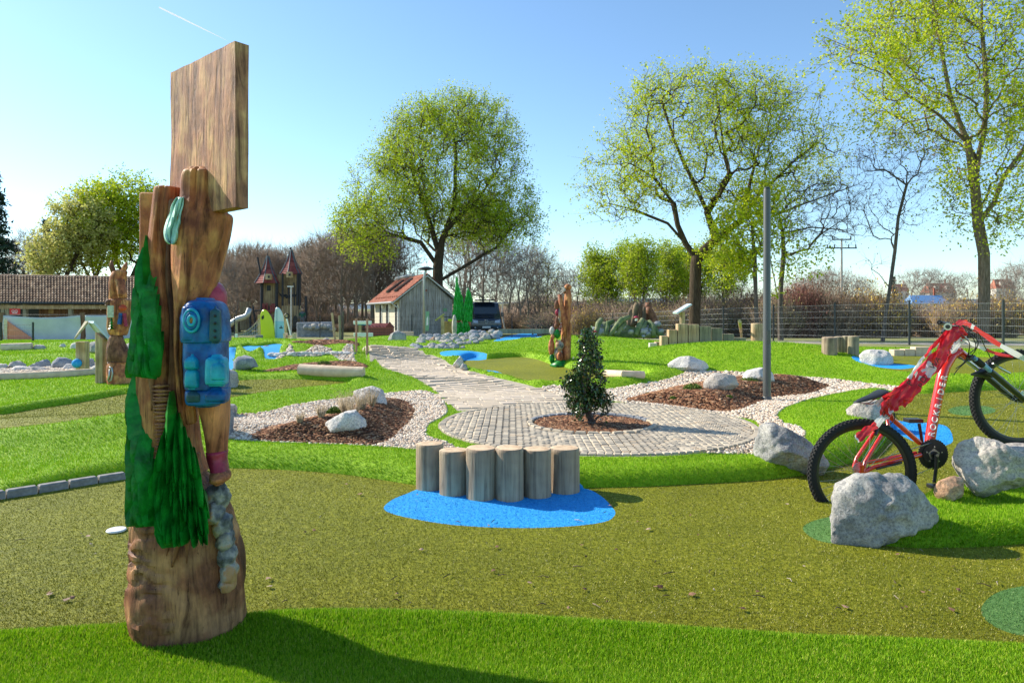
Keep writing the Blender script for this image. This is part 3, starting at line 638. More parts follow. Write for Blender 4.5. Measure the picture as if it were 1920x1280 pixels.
# leafing trunks behind the lamp post
Y = 25; rs = np.random.RandomState(7)
make_tree('slim_tree', P(1416, 640, Y), [PL(Y, (1416, 645), (1416, 560), (1414, 480), (1408, 420), (1400, 370)), PL(Y, (1414, 500), (1390, 460), (1370, 430))], ell([pe(1395, 430, 60, 60, Y), pe(1370, 490, 50, 25, Y), pe(1420, 380, 40, 40, Y)], 260, rs, .4), .008, M_leaf_s, 4, .10, .14, M_bark_g, 'slim ivy-green trunk just left of the grey lamp post', seed=7, tw=3, twL=.5, thick=.04, limb_leaf=900, rmin=.005)
make_tree('forked_tree', P(1463, 640, Y+1), [PL(Y+1, (1464, 645), (1463, 580), (1465, 540), (1468, 480), (1462, 400), (1470, 340)), PL(Y+1, (1463, 560), (1448, 500), (1440, 430)), PL(Y+1, (1465, 440), (1520, 425), (1570, 430), (1600, 440)), PL(Y+1, (1463, 400), (1510, 380), (1570, 360), (1610, 345))], ell([pe(1530, 400, 80, 60, Y+1), pe(1570, 350, 60, 40, Y+1), pe(1480, 450, 50, 60, Y+1), pe(1590, 430, 35, 25, Y+1)], 480, rs, .4), .0075, None, 4, .1, .14, M_bark_g, 'forked trunk with bare drooping twigs right of the grey lamp post', seed=8, tw=5, twL=.5, thick=.04, rmin=.005)
V2, F2 = leaves(ell([pe(1500, 480, 60, 50, Y), pe(1475, 400, 35, 60, Y), pe(1455, 520, 30, 40, Y)], 1500, rs, .1), .11, rs)
r_ = link('ivy', mesh_np('ivy', V2, F2), M_leaf_s, label='loose veil of young leaves round the forked trunk', cat='foliage', kind='stuff')
# slender bent tree
Y = 23
make_tree('bent_tree', P(1655, 640, Y), [PL(Y, (1654, 648), (1660, 590), (1668, 540), (1680, 470), (1686, 410), (1700, 350), (1702, 320)), PL(Y, (1668, 545), (1650, 515), (1635, 505)), PL(Y, (1700, 340), (1660, 320), (1620, 318)), PL(Y, (1702, 330), (1740, 320), (1790, 300))], ell([pe(1700, 290, 90, 45, Y), pe(1650, 400, 50, 60, Y), pe(1640, 500, 25, 20, Y), pe(1710, 380, 30, 60, Y), pe(1620, 310, 30, 25, Y)], 360, rs, .4), .0055, M_leaf_b, 2, .06, .08, M_bark_g, 'slender leaning tree with thin bare twigs before the pale sky', seed=9, tw=4, twL=.45, thick=.03, rmin=.0045, tww=.004)
# trees behind the tiled shed
Y = 52
for i, (bx, cs, lf, lb, sd, nn) in enumerate([
    (118, [(115, 470, 50, 45), (150, 430, 55, 50), (95, 500, 35, 25)], M_leaf_y, 'pale yellow-green willow behind the left end of the tiled shed', 21, 620),
    (172, [(180, 410, 60, 60), (170, 460, 50, 50)], M_leaf_s, 'round spring-green tree between the willow and the tallest crown behind the shed', 22, 560),
    (240, [(240, 390, 70, 60), (270, 440, 60, 60), (215, 450, 50, 50), (310, 400, 40, 40)], M_leaf_t3, 'tallest green crown behind the tiled shed, half hidden by the carved post', 23, 800)]):
    rs = np.random.RandomState(sd); att = ell([pe(*c, Y+2*i) for c in cs], nn, rs); b = P(bx, 625, Y+2*i)
    make_tree('leafing_tree', b, [PL(Y+2*i, (bx, 628), (bx, 560), (bx+3, 510)), PL(Y+2*i, (bx, 540), (bx-25, 480)), PL(Y+2*i, (bx+2, 530), (bx+30, 460))], att, .013, lf, 4, .19, .30, M_bark, lb, seed=sd, tw=4, twL=.9, thick=.09, rmin=.012, tww=.01)
Y = 58
for i in range(8):
    u = 1118+i*33+RND.uniform(-8, 8); top = 466+RND.uniform(-10, 10)-(14 if i in (3, 4, 5) else 0); rs = np.random.RandomState(40+i); yy = Y+RND.uniform(-4, 4)
    make_tree('poplar_row_tree', P(u, 612, yy), [PL(yy, (u, 615), (u+RND.uniform(-3, 3), 570), (u+RND.uniform(-5, 5), 530))], ell([pe(u, (top+578)/2, 24, (578-top)/2, yy), pe(u+RND.uniform(-18, 18), top+62, 30, 48, yy), pe(u+RND.uniform(-14, 14), top+25, 16, 24, yy)], 330, rs, .25), .012, M_leaf_t3, 4, .15, .42, M_bark_g,
        ['light green tree at the left end of the row beyond the stump fountain', 'second light green tree of the row beyond the stump fountain', 'third light green tree of the row, above the stump fountain', 'tall light green tree right above the stump fountain', 'light green tree of the row, between stump fountain and block row', 'light green tree of the row just left of the dark-limbed tree', 'light green tree of the row hidden behind the dark trunk', 'last light green tree of the row, right of the dark trunk'][i], group='row of light green trees beyond the fence', seed=40+i, tw=4, twL=.8, thick=.09, rmin=.012, up=1.0, tww=.01)
# bare trees: four kinds, copied
def bare_proto(seed, h, w, n, barkm, lean=0, lf=None):
    rs = np.random.RandomState(seed); z = .25+.75*rs.rand(n)**.8; rr = w*np.sqrt(rs.rand(n))*np.clip(np.sin(np.clip(z, 0, 1)*2.6)+.15, .1, 1); q = rs.rand(n)*6.28
    att = np.stack([np.cos(q)*rr+lean*z, np.sin(q)*rr, z*h], 1)
    lm = [[(0, 0, 0), (0, 0, h*.25), (w*.08, 0, h*.45), (lean*.5, w*.05, h*.7)], [(0, 0, h*.25), (-w*.3, 0, h*.5)], [(w*.08, 0, h*.4), (w*.35, w*.2, h*.65)]]
    Pn, par, tips, nl = grow(lm, att, .22, seed=seed); r = radii(par, .012)
    tk, th = wood_mesh('trunk', Pn, par, r, .07, .013); a, b = tip_twigs(Pn, par, tips, 5, h*.14, rs, .8); V1, F1 = ribbons(a, b, .012)
    return (tk, th, mesh_np('twigs', V1, F1), barkm, (mesh_np('crown', *leaves(a+(b-a)*.7, .16, rs, 1, .2)) if lf else None), lf)
M_twig1 = bark('brown_twig', (.15, .11, .08), (.36, .27, .20)); M_twig2 = bark('grey_twig', (.16, .135, .115), (.38, .33, .28)); M_twig3 = bark('red_twig', (.14, .06, .05), (.26, .13, .10))
KIND = [bare_proto(51, 8, 2.4, 260, M_twig1), bare_proto(52, 8, 1.7, 220, M_twig2), bare_proto(53, 8, 3.2, 300, M_twig2), bare_proto(54, 8, 2.0, 240, M_bark_g, lf=M_leaf_y)]
def zone(u, zs):
    for lim, lab in zs:
        if u < lim: return lab
    return zs[-1][1]
def place_bare(kind, u, vbase, vtop, Y, label, group):
    tk, th, tws, mt, cr, lf = KIND[kind]; b = P(u, vbase, Y); b.z = hz(b.x, b.y) if Y < 200 else b.z
    h = P(u, vtop, Y).z-b.z; s = h/8.6
    r = empty('bare_tree', b, label, 'tree', group, rz=RND.uniform(0, 6.28)); r.scale = (s*RND.uniform(.9, 1.15), s*RND.uniform(.9, 1.15), s)
    for nm, me in (('trunk', tk), ('branches', th), ('twigs', tws), ('crown', cr)):
        if me:
            o = bpy.data.objects.new(nm, me); COL.objects.link(o); o.parent = r
            if not me.materials: me.materials.append(lf if nm == 'crown' else mt)
            if nm != 'trunk': o['kind'] = 'stuff'
    return r
for i in range(46):
    u = 415+i*6.6+RND.uniform(-9, 9); yy = RND.uniform(56, 82)
    top = np.interp(u, [415, 500, 560, 600, 650, 720], [470, 455, 462, 436, 420, 430])+RND.uniform(-14, 26)
    if 478 < u < 575: yy = RND.uniform(66, 88)
    place_bare(RND.choice([0, 0, 1, 2]), u, 620, top, yy, zone(u, ((470, 'leafless brown tree in the wood left of the play tower'), (520, 'leafless brown tree behind the left spire of the play tower'), (580, 'leafless brown tree behind the right spire of the play tower'), (640, 'leafless brown tree in the wood above the staked sapling'), (680, 'leafless brown tree in the wood above the white balance bars'), (999, 'leafless brown tree directly behind the hut roof'))), 'leafless trees of the wood behind the play tower')
for i in range(13):
    u = [700, 730, 760, 870, 880, 905, 930, 955, 975, 990, 1010, 1025, 1085][i]
    place_bare([0, 1, 0, 1, 1, 2, 1, 1, 2, 1, 3, 2, 2][i], u, 620, [415, 430, 440, 365, 385, 405, 425, 455, 465, 452, 462, 480, 490][i], RND.uniform(58, 76), zone(u, ((800, 'leafless dark-stemmed tree behind the hut roof ridge'), (900, 'leafless dark-stemmed tree above the dark van'), (960, 'leafless dark-stemmed tree just right of the dark van'), (1035, 'leafless dark-stemmed tree left behind the animal carving'), (1999, 'leafless grey tree right behind the animal carving'))), 'leafless trees right of the hut')
for u, t, l in ((922, 560, 'thin pale birch stem right of the dark van'), (948, 545, 'thin pale birch stem between van and centre carving')):
    b = P(u, 625, 52); o = MB().tube([b, b+Vector((-.3, 0, 1.6)), b+Vector((-.1, .1, 3.0)), b+Vector((-.5, 0, 4.6))], [.06, .05, .035, .01], 6).build('birch_sapling', M_bark_w, label=l, cat='tree'); to_local(o, b)
for i in range(9):
    u = [50, 62, 350, 395, 425, 440, 40, 405, 375][i]
    place_bare([1, 2, 1, 2, 1, 2, 0, 0, 2][i], u, 620, [425, 440, 480, 500, 475, 490, 450, 470, 500][i], RND.uniform(70, 90), 'grey leafless tree far behind the shed and the carved post', 'grey leafless trees at the left')
for i in range(20):
    u = [1350, 1380, 1500, 1525, 1550, 1575, 1600, 1625, 1710, 1735, 1760, 1790, 1815, 1880, 1905, 1930, 1490, 1540, 1045, 1065][i]
    t = [520, 515, 530, 510, 500, 505, 515, 520, 505, 500, 505, 515, 510, 500, 495, 480, 520, 505, 520, 505][i]
    place_bare([2, 0, 2, 2, 0, 2, 2, 0, 2, 2, 2, 1, 2, 2, 1, 2, 0, 2, 2, 2][i], u, 600, t, RND.uniform(88, 115), zone(u, ((1100, 'far leafless tree left of the light green row'), (1450, 'far leafless tree left behind the grey lamp post'), (1578, 'far leafless tree left of the power pole'), (1660, 'far leafless tree between power pole and slender leaning tree'), (1830, 'far leafless tree between slender leaning tree and thick trunk'), (2999, 'far leafless tree right of the thick trunk'))), 'far leafless trees above the scrub')
# conifers at the left edge
def spruce(name, u, vtop, vb, ru, Y, label, n, seed):
    rs = np.random.RandomState(seed); b = P(u, vb, Y); h = P(u, vtop, Y).z-b.z; R = ru*Y/F; root = empty(name, b, label, 'tree')
    MB().tube([(b.x, b.y, b.z), (b.x, b.y, b.z+h*.98)], [h*.02, .02], 8).build('trunk', M_bark, root)
    k = 420; t = rs.rand(k)**.8; q = rs.rand(k)*6.28; z = b.z+h*(.04+.95*t); L = R*(1-t)**.85*(.75+.35*rs.rand(k))+.1
    a = np.stack([np.full(k, b.x), np.full(k, b.y), z], 1); e = a+np.stack([np.cos(q)*L, np.sin(q)*L, -L*.28], 1)
    m = max(3, n//k); s = rs.rand(k, m)**.6; c = a[:, None]+(e-a)[:, None]*s[..., None]+rs.normal(0, 1, (k, m, 3))*np.array([.16, .16, .12]); c = c.reshape(-1, 3)
    V, Fc = leaves(c, .34, rs, 1, 0, .35); link('crown', mesh_np('crown', V, Fc), M_needle, root, kind='stuff')
    V, Fc = ribbons(a, e, .03); link('branches', mesh_np('branches', V, Fc), M_bark, root, kind='stuff'); reparent_local(root)
spruce('spruce_tree', -18, 300, 628, 72, 58, 'tall dark spruce cut off by the left edge of the picture', 14000, 61)
spruce('spruce_tree', 86, 412, 628, 26, 80, 'small dark spruce peeping out left of the willow', 4000, 62)
spruce('spruce_tree', 1676, 518, 600, 8, 130, 'tiny far spruce behind the slender leaning tree', 1500, 63)
# scrub beyond the fence
M_sc = {'brown': M_isl('scrub_brown', [(.0, (.10, .06, .035)), (.5, (.22, .14, .085)), (1, (.36, .26, .16))], rough=.9), 'red': M_isl('scrub_red', [(.0, (.12, .045, .04)), (.5, (.25, .11, .085)), (1, (.36, .20, .14))], rough=.9),
    'gold': M_isl('scrub_gold', [(.0, (.28, .17, .03)), (.5, (.46, .31, .06)), (1, (.60, .45, .14))], rough=.9), 'olive': M_isl('scrub_olive', [(.0, (.10, .09, .04)), (.5, (.2, .17, .07)), (1, (.33, .27, .12))], rough=.9)}
def scrub_mesh(seed):
    rs = np.random.RandomState(seed); k = 420; q = rs.rand(k)*6.28; r = rs.rand(k)**.5; a = np.stack([np.cos(q)*r*.5, np.sin(q)*r*.5, 0*r], 1)
    e = np.stack([np.cos(q)*r*1.1, np.sin(q)*r*1.1, (1-.35*r*r)*(.55+.5*rs.rand(k))*1.1], 1); m = (a+e)/2+rs.normal(0, .05, (k, 3)); V1, F1 = ribbons(a, m, .011); V2, F2 = ribbons(m, e, .009)
    k3 = 3; s = np.repeat(m, k3, 0); t = np.repeat(e, k3, 0)+rs.normal(0, .16, (k*k3, 3)); V3, F3 = ribbons(s, t, .007)
    stems = mesh_np('stems', np.vstack([V1, V2, V3]), np.vstack([F1, F2+len(V1), F3+len(V1)+len(V2)]))
    c = s+(t-s)*rs.rand(k*k3)[:, None]; V, Fc = leaves(c, .06, rs, 2, .05); return stems, mesh_np('foliage', V, Fc)
SCR = [scrub_mesh(71), scrub_mesh(72)]; SC_ME = {}
def scrub(u, vtop, Y, w, kind, label, group):
    s = RND.choice([0, 1]); key = (s, kind)
    if key not in SC_ME:
        st, fo = SCR[s]; st = st.copy(); fo = fo.copy(); st.materials.append(M_twig3 if kind == 'red' else M_twig1); fo.materials.append(M_sc[kind]); SC_ME[key] = (st, fo)
    b = P(u, 620, Y); b.z = hz(b.x, b.y)-.05; h = max(.6, P(u, vtop, Y).z-b.z); r = empty('shrub', b, label, 'shrub', group, rz=RND.uniform(0, 6)); r.scale = (w, w, h)
    for nm, me in (('stems', SC_ME[key][0]), ('foliage', SC_ME[key][1])):
        o = bpy.data.objects.new(nm, me); COL.objects.link(o); o.parent = r; o['kind'] = 'stuff'
for i in range(64):
    u = 1040+i*14.5+RND.uniform(-8, 8); Y = RND.uniform(36, 50)
    k = 'brown' if RND.random() < .5 else ('red' if RND.random() < .45 and u < 1650 else 'olive')
    t = np.interp(u, [1040, 1130, 1300, 1400, 1500, 1580, 1620, 1700, 1800, 1920], [580, 571, 562, 555, 545, 548, 560, 573, 576, 568])+RND.uniform(-6, 12)
    scrub(u, t, Y, RND.uniform(1.0, 1.8), k, 'leafless %s scrub bush beyond the fence, %s' % ({'brown': 'brown', 'red': 'reddish', 'olive': 'olive-brown'}[k], zone(u, ((1130, 'left of the stump fountain'), (1240, 'behind the stump fountain'), (1440, 'behind the block row'), (1560, 'right of the lamp post'), (1660, 'left of the slender leaning tree'), (1830, 'left of the thick trunk'), (2999, 'right of the thick trunk')))), 'leafless %s bushes of the scrub beyond the fence' % k)
for u, t, w, k, l in ((1630, 545, 1.6, 'gold', 'golden-yellow bush left of the slender leaning tree'), (1660, 550, 1.4, 'gold', 'golden bush right behind the slender leaning tree'), (1795, 560, 1.3, 'gold', 'orange-gold bush left of the thick right-hand trunk'), (1870, 552, 1.5, 'gold', 'yellowish bush right of the thick right-hand trunk'), (1505, 530, 1.3, 'red', 'dark red round bush beyond the fence right of the lamp post'), (1228, 575, .7, 'gold', 'small orange bush right behind the stump fountain'), (1100, 575, .9, 'gold', 'small ochre bush left behind the stump fountain')):
    scrub(u, t, 37 if u > 1300 else 33, w, k, l, None)
for i in range(34):
    u = 380+i*20+RND.uniform(-9, 9)
    scrub(u, RND.uniform(585, 605), RND.uniform(54, 66), RND.uniform(1, 2), RND.choice(['brown', 'olive', 'brown']), 'low brown undergrowth bush at the foot of the wood, '+zone(u, ((480, 'left of the play tower'), (580, 'behind the play tower'), (690, 'left of the hut'), (860, 'behind the hut'), (2999, 'right of the dark van'))), 'undergrowth bushes at the foot of the wood')
# far wooded hill
hv = []; 
mb = MB()
for (x0, x1, z, Yh, dep) in ((-900, 3400, 30, 1500, 500), (60, 900, 46, 2200, 500)):
    n = 60; top = []; 
    for i in range(n+1):
        x = x0+(x1-x0)*i/n; t = i/n; h = z*(math.sin(math.pi*t)**.5)*(1+.18*noise.noise(Vector((x*.004, Yh*.01, 0)))); top.append((x, h))
    rows = [[(x, Yh-dep*.5, -5) for x, h in top], [(x, Yh-dep*.15, h*.8) for x, h in top], [(x, Yh, h) for x, h in top], [(x, Yh+dep*.4, h*.7) for x, h in top], [(x, Yh+dep, -5) for x, h in top]]
    vs = [p for r in rows for p in r]; m = n+1
    mb.add(vs, [(r*m+i, r*m+i+1, (r+1)*m+i+1, (r+1)*m+i) for r in range(4) for i in range(n)])
M_hill = M_noise('hazy_hill_forest', [(.3, (.08, .13, .17)), (.7, (.15, .21, .24))], scale=.05, detail=8, bs=.4, bd=2, rough=1)  # forest colour shifted to blue in place of distance haze
mb.build('hills', M_hill, kind='structure', smooth=True)
# brown mass of far woodland closing the plain behind the wood
rs = np.random.RandomState(77); Vs = []; Fs = []; b0 = 0
for (x0, x1, yy, h, n) in ((-95, 20, 120, 5.5, 9000), (-30, 190, 180, 7, 8000)):
    x = rs.uniform(x0, x1, n); hh = h*(.65+.35*np.sin(x*.21)*np.sin(x*.083+1)+.15*rs.rand(n)); a = np.stack([x, yy+rs.uniform(-4, 4, n), np.full(n, -1.0)+hh*rs.rand(n)*.6], 1)
    e = a+np.stack([rs.normal(0, .5, n), rs.normal(0, .5, n), hh*.45], 1); V, Fc = ribbons(a, e, .11); Vs.append(V); Fs.append(Fc+b0); b0 += len(V)
link('far_woodland', mesh_np('far_woodland', np.vstack(Vs), np.vstack(Fs)), M_twig1, kind='stuff', label='brown far woodland edge closing the view behind the trees', cat='woodland')
# ---------------------------------------------------------------- materials for built things
M_logend = M_wood('log_wood', [(.22, .17, .12), (.36, .27, .18), (.46, .36, .25)], 'Z', 1.2, bs=.6)
M_loggrey = M_wood('weathered_log', [(.28, .20, .14), (.42, .32, .21), (.55, .43, .29)], 'Z', 1.3, bs=.7)
M_post = M_wood('pale_post_wood', [(.42, .28, .14), (.55, .40, .22), (.62, .48, .3)], 'Z', 1.5)
M_block = M_wood('block_wood', [(.46, .30, .15), (.58, .42, .24), (.64, .5, .31)], 'Z', 1.2)
M_blockg = M_wood('block_wood_weathered', [(.24, .22, .13), (.34, .30, .19), (.42, .36, .22)], 'Z', 1.2)
M_concrete = M_noise('kerb_concrete', [(.3, (.17, .165, .155)), (.7, (.34, .33, .31))], scale=20, bs=.5, bd=.006, rough=.9)
M_plaster = M_noise('pale_beam', [(.3, (.56, .42, .28)), (.7, (.76, .61, .44))], scale=9, bs=.4, rough=.85)
M_white = M_flat('white_paint', (.78, .78, .76), .4); M_black = M_flat('black_metal', (.02, .022, .025), .45, metal=.2)
M_dgrey = M_flat('anthracite_steel', (.035, .045, .05), .5, metal=.4); M_galv = M_flat('galvanised_steel', (.42, .43, .43), .4, metal=.6)
M_lampgrey = M_flat('grey_pole_paint', (.085, .09, .085), .38, spec=.5, var=.06)
M_redtile = M_noise('red_roof_tile', [(.3, (.20, .06, .035)), (.7, (.38, .13, .08))], scale=6, bs=.3, isl=.25)
M_browntile = M_noise('brown_roof_tile', [(.3, (.09, .045, .03)), (.5, (.26, .16, .10)), (.7, (.50, .36, .24))], scale=3, bs=.3, isl=.35)
M_clad = M_wood('grey_cladding', [(.30, .28, .25), (.40, .375, .34), (.48, .45, .41)], 'Z', .8, bs=.4)
M_cream = M_flat('cream_wall', (.55, .51, .40), .8); M_brownclad = M_wood('brown_cladding', [(.16, .08, .045), (.24, .13, .08), (.30, .18, .11)], 'Z', .5)
M_glass = M_flat('dark_glass', (.03, .04, .045), .08, spec=.8, bs=0)
def granite(name, lo, mid, hi, sp=1.0):
    m, n, b = new_mat(name); c = coords(n)
    t = N(n, 'ShaderNodeTexNoise', Scale=5, Detail=6, Roughness=.7); v = N(n, 'ShaderNodeTexVoronoi', Scale=110*sp); s = N(n, 'ShaderNodeTexNoise', Scale=70*sp, Detail=5, Roughness=.8)
    for q in (t, v, s): n.links.new(c, q.inputs[0])
    col = ramp(n, t.outputs[0], [(.32, lo), (.5, mid), (.68, hi)])
    col = mix(n, col, ramp(n, s.outputs[0], [(.36, (.45, .45, .48)), (.5, (1, 1, 1)), (.66, (1.45, 1.42, 1.38))]), .9, 'MULTIPLY')
    n.links.new(col, b.inputs['Base Color']); b.inputs['Roughness'].default_value = .85; b.inputs['Specular IOR Level'].default_value = .25
    t2 = N(n, 'ShaderNodeTexNoise', Scale=28*sp, Detail=9, Roughness=.72); n.links.new(c, t2.inputs[0]); bump(n, b, t2.outputs[0], .9, .02); return m
M_gran = [granite('grey_granite', (.20, .20, .20), (.37, .36, .34), (.55, .52, .46)), granite('warm_granite', (.30, .27, .24), (.46, .42, .37), (.60, .55, .48)), granite('blue_granite', (.16, .18, .21), (.27, .29, .32), (.42, .42, .42)), granite('rusty_granite', (.38, .20, .11), (.48, .30, .19), (.5, .42, .34)), granite('white_granite', (.45, .43, .40), (.60, .57, .53), (.72, .69, .64))]
# ---------------------------------------------------------------- stones
def hull2(p):
    p = sorted(set(p)); 
    def half(q):
        o = []
        for a in q:
            while len(o) > 1 and (o[-1][0]-o[-2][0])*(a[1]-o[-2][1])-(o[-1][1]-o[-2][1])*(a[0]-o[-2][0]) <= 0: o.pop()
            o.append(a)
        return o
    a = half(p); b = half(p[::-1]); return a[:-1]+b[:-1]
ICOS = {k: ico(k) for k in (2, 3, 4, 5)}
def rock_mesh(name, outline, depth, sub, seed, rough=.06, p=34):
    """outline: local (x, z) points round the origin -> solid with that silhouette and a real depth"""
    rs = np.random.RandomState(seed); h = hull2([(round(a, 4), round(b, 4)) for a, b in outline]); Nn = []; D = []
    for (a, b), (c, d) in zip(h, h[1:]+h[:1]):
        n = np.array([d-b, 0, -(c-a)]); L = np.linalg.norm(n)
        if L < 1e-6: continue
        n /= L; o = n[0]*a+n[2]*b; o = max(o, .01)*1.10; Nn.append(n); D.append(o)
        for s in (-1, 1):
            m = n*.72+np.array([0, s*rs.uniform(.5, .9), 0]); m /= np.linalg.norm(m); Nn.append(m); D.append(rs.uniform(.80, 1.0)*math.hypot(o*.72, depth/2*.69))
    for k in range(9):
        m = rs.normal(0, 1, 3); m[1] = -abs(m[1])*1.2 if k < 6 else abs(m[1]); m[2] = abs(m[2])*.5 if k < 6 else m[2]; m /= np.linalg.norm(m); r = math.sqrt((m[0]*max(abs(a) for a, _ in h))**2+(m[2]*max(abs(b) for _, b in h))**2+(m[1]*depth/2)**2)
        Nn.append(m); D.append(r*rs.uniform(.74, .96))
    for s in (-1, 1): Nn.append(np.array([0, s, 0.])); D.append(depth/2)
    Nn = np.array(Nn); D = np.array(D); V, Fc = ICOS[sub]; V = V/np.linalg.norm(V, axis=1)[:, None]
    q = np.maximum(V@Nn.T, 0)/D[None]; r = (q**p).sum(1)**(-1/p); Q = V*r[:, None]
    off = Vector((seed*3.1, seed*1.7, 0)); s = 1.0/max(.05, r.mean()); R = r.mean()
    for i in range(len(Q)):
        v = Vector(Q[i])*s; d = fbm(v+off, 4, 1.1)*rough+abs(noise.noise(v*2.6+off))*rough*-.9+noise.noise(v*9+off)*rough*.25+noise.noise(v*4.2+off)*rough*.55; Q[i] += V[i]*d*R*1.3
    return mesh_np(name, Q, Fc, smooth=sub > 3)
def rock(outline, label, mi=0, depth=None, sub=4, seed=1, Y=None, name='boulder', group=None, rough=.06, sink=.04, cat='boulder', auto=.6):
    us = [a for a, b in outline]; vs = [b for a, b in outline]; u0 = (min(us)+max(us))/2; vb = max(vs)
    ub = [a for a, b in outline if b == vb][0]
    if Y is None: g = ground_px(ub, vb-1); Y = g.y
    w = (max(us)-min(us))*Y/F; dp = depth or w*.8; Yc = Y+dp*.33; s = Yc/F
    cu, cv = u0, (min(vs)+vb)/2
    o = [((a-cu)*s, -(b-cv)*s-(sink if b > vb-3 else 0)) for a, b in outline]
    me = rock_mesh(name, o, dp, sub, seed, rough)
    if auto: smooth_angle(me, auto)
    c = P(cu, cv, Yc); zb = hz(c.x, c.y); me.transform(Matrix.Translation((0, 0, c.z-zb)))
    return link(name, me, M_gran[mi], loc=(c.x, c.y, zb), label=label, cat=cat, group=group)
rock([(1533,1020),(1552,945),(1580,902),(1632,888),(1690,898),(1745,902),(1762,930),(1752,984),(1700,1006),(1600,1024)], 'large grey granite boulder in front of the rear wheel, beside the dark putting spot', 0, .34, 5, 3, 3.50, rough=.07)
rock([(1752,922),(1762,902),(1790,893),(1812,900),(1808,925),(1775,938),(1758,935)], 'small brownish stone wedged between the two big granite boulders', 3, .13, 4, 5, 4.0)
rock([(1800,925),(1782,880),(1822,822),(1840,818),(1872,846),(1930,860),(1960,880),(1950,895),(1880,902),(1850,922)], 'pointed pale boulder right of the crank, at the top of the green hump', 1, .35, 5, 8, 4.05, rough=.08)
rock([(1872,850),(1885,834),(1960,836),(2010,860),(2000,890),(1890,880)], 'pale stone under the front wheel at the right edge', 1, .25, 4, 9, 4.4)
rock([(1408,846),(1424,794),(1455,796),(1500,820),(1520,835),(1545,862),(1525,884),(1480,880),(1430,862)], 'big two-faced granite boulder between the cobbled circle and the bicycle', 0, .40, 5, 12, 4.95, rough=.07)
rock([(1580,778),(1608,755),(1650,750),(1668,770),(1650,788),(1600,788)], 'pale flat stone under the bicycle saddle', 1, .3, 4, 14, 6.6)
rock([(1610,690),(1612,668),(1630,657),(1655,657),(1672,672),(1674,690),(1640,693)], 'rounded pale boulder right of the short log screen', 4, .5, 4, 15, 11.2)
rock([(1252,685),(1275,670),(1290,668),(1320,678),(1332,693),(1310,698),(1268,696)], 'jagged white-grey boulder on the gravel tip, leftmost of the right bed', 4, .45, 4, 16)
rock([(1317,722),(1322,704),(1350,700),(1378,706),(1380,724),(1352,732),(1325,730)], 'blocky pale boulder in the middle of the right bark bed', 1, .35, 4, 17)
rock([(1392,708),(1402,696),(1428,690),(1450,700),(1456,712),(1420,716)], 'low pale boulder partly hidden by the grey lamp post', 4, .35, 4, 18)
rock([(608,805),(612,792),(644,773),(664,771),(686,790),(684,803),(640,811),(622,811)], 'light grey angular boulder lying in front on the left bark mound', 4, .35, 4, 20)
rock([(660,748),(668,732),(695,726),(715,732),(730,755),(700,756),(668,756)], 'grey boulder behind the dry grass tufts on the left bark mound', 4, .35, 4, 21)
rock([(425,780),(424,758),(438,760),(438,780)], 'narrow grey stone just right of the backpack figure', 0, .3, 3, 22, 6.9)
rock([(405,745),(408,700),(428,690),(442,702),(444,735),(432,746)], 'upright brown-grey boulder behind the blue backpack', 1, .35, 4, 23, 9.3)
rock([(398,822),(404,770),(424,762),(436,780),(437,815)], 'tall grey stone between the carved leg and the gravel', 2, .3, 4, 24, 5.6)
rock([(437,695),(440,678),(452,668),(478,672),(484,686),(470,690),(445,695)], 'blue-grey boulder beside the blue stream', 2, .5, 3, 25)
rock([(488,668),(492,650),(500,648),(512,655),(518,668)], 'leaning grey boulder at the mouth of the blue stream', 0, .35, 3, 26, 17)
rock([(726,641),(733,627),(745,620),(760,626),(761,638),(750,642)], 'split grey boulder on the lawn in front of the hut', 0, .6, 4, 27, 22.5)
rock([(600,645),(605,636),(612,633),(624,640),(624,645)], 'small brown-grey boulder in the far bark bed', 1, .4, 3, 28, 22)
rock([(848,685),(863,667),(868,678),(868,688)], 'pointed stone between path edge and olive lane', 4, .25, 3, 29)
rock([(862,690),(868,681),(874,684),(880,694)], 'small stone at the foot of the pointed one by the path', 0, .2, 3, 30)
rock([(0,800),(8,790),(22,797),(24,802),(10,806)], 'blue-grey stone cut by the left edge near the olive lane', 2, .2, 3, 31, 6.8)
RG = 'stones edging the gravel strip at the left'
for i, (o, l, m) in enumerate([([(-30,690),(-25,682),(15,683),(12,692)], 'flat pale stone at the left end of the stone edging', 4), ([(14,690),(22,680),(32,676),(45,683),(48,690)], 'brown peaked stone, second in the edging from the left', 1), ([(45,690),(70,684),(84,673),(95,680),(96,690)], 'blue-grey sloping stone in the middle of the edging', 2), ([(95,692),(97,680),(110,670),(125,672),(140,682),(138,692)], 'largest blue-grey stone of the edging left of the shelter sign', 2), ([(115,694),(128,682),(145,684),(147,694)], 'white stone in front of the largest edging stone', 4), ([(18,694),(30,686),(55,689),(60,696)], 'low pale stone at the front of the edging', 4), ([(55,694),(64,686),(88,692),(92,696)], 'flat grey stone at the front of the edging', 0), ([(160,690),(166,672),(175,673),(180,690)], 'upright stone right of the shelter sign post', 2), ([(162,697),(180,684),(200,688),(205,697)], 'low white stone seen between the two shelter posts', 4), ([(132,655),(136,644),(150,641),(155,655)], 'small pale stone at the far left hummock', 4), ([(165,660),(170,642),(185,640),(200,648),(196,662)], 'grey boulder behind the shelter sign', 0), ([(232,665),(238,645),(250,642),(262,655),(262,665)], 'grey boulder behind the mule carving', 0), ([(60,656),(68,646),(80,648),(88,654)], 'low stone at the foot of the banner fence', 0), ([(108,652),(118,644),(126,650)], 'small pointed stone under the pale banner', 4)]):
    rock(o, l, m, None, 3, 100+i, group=RG if i < 9 else None)
PG = 'rubble stones of the long pile beside the path'
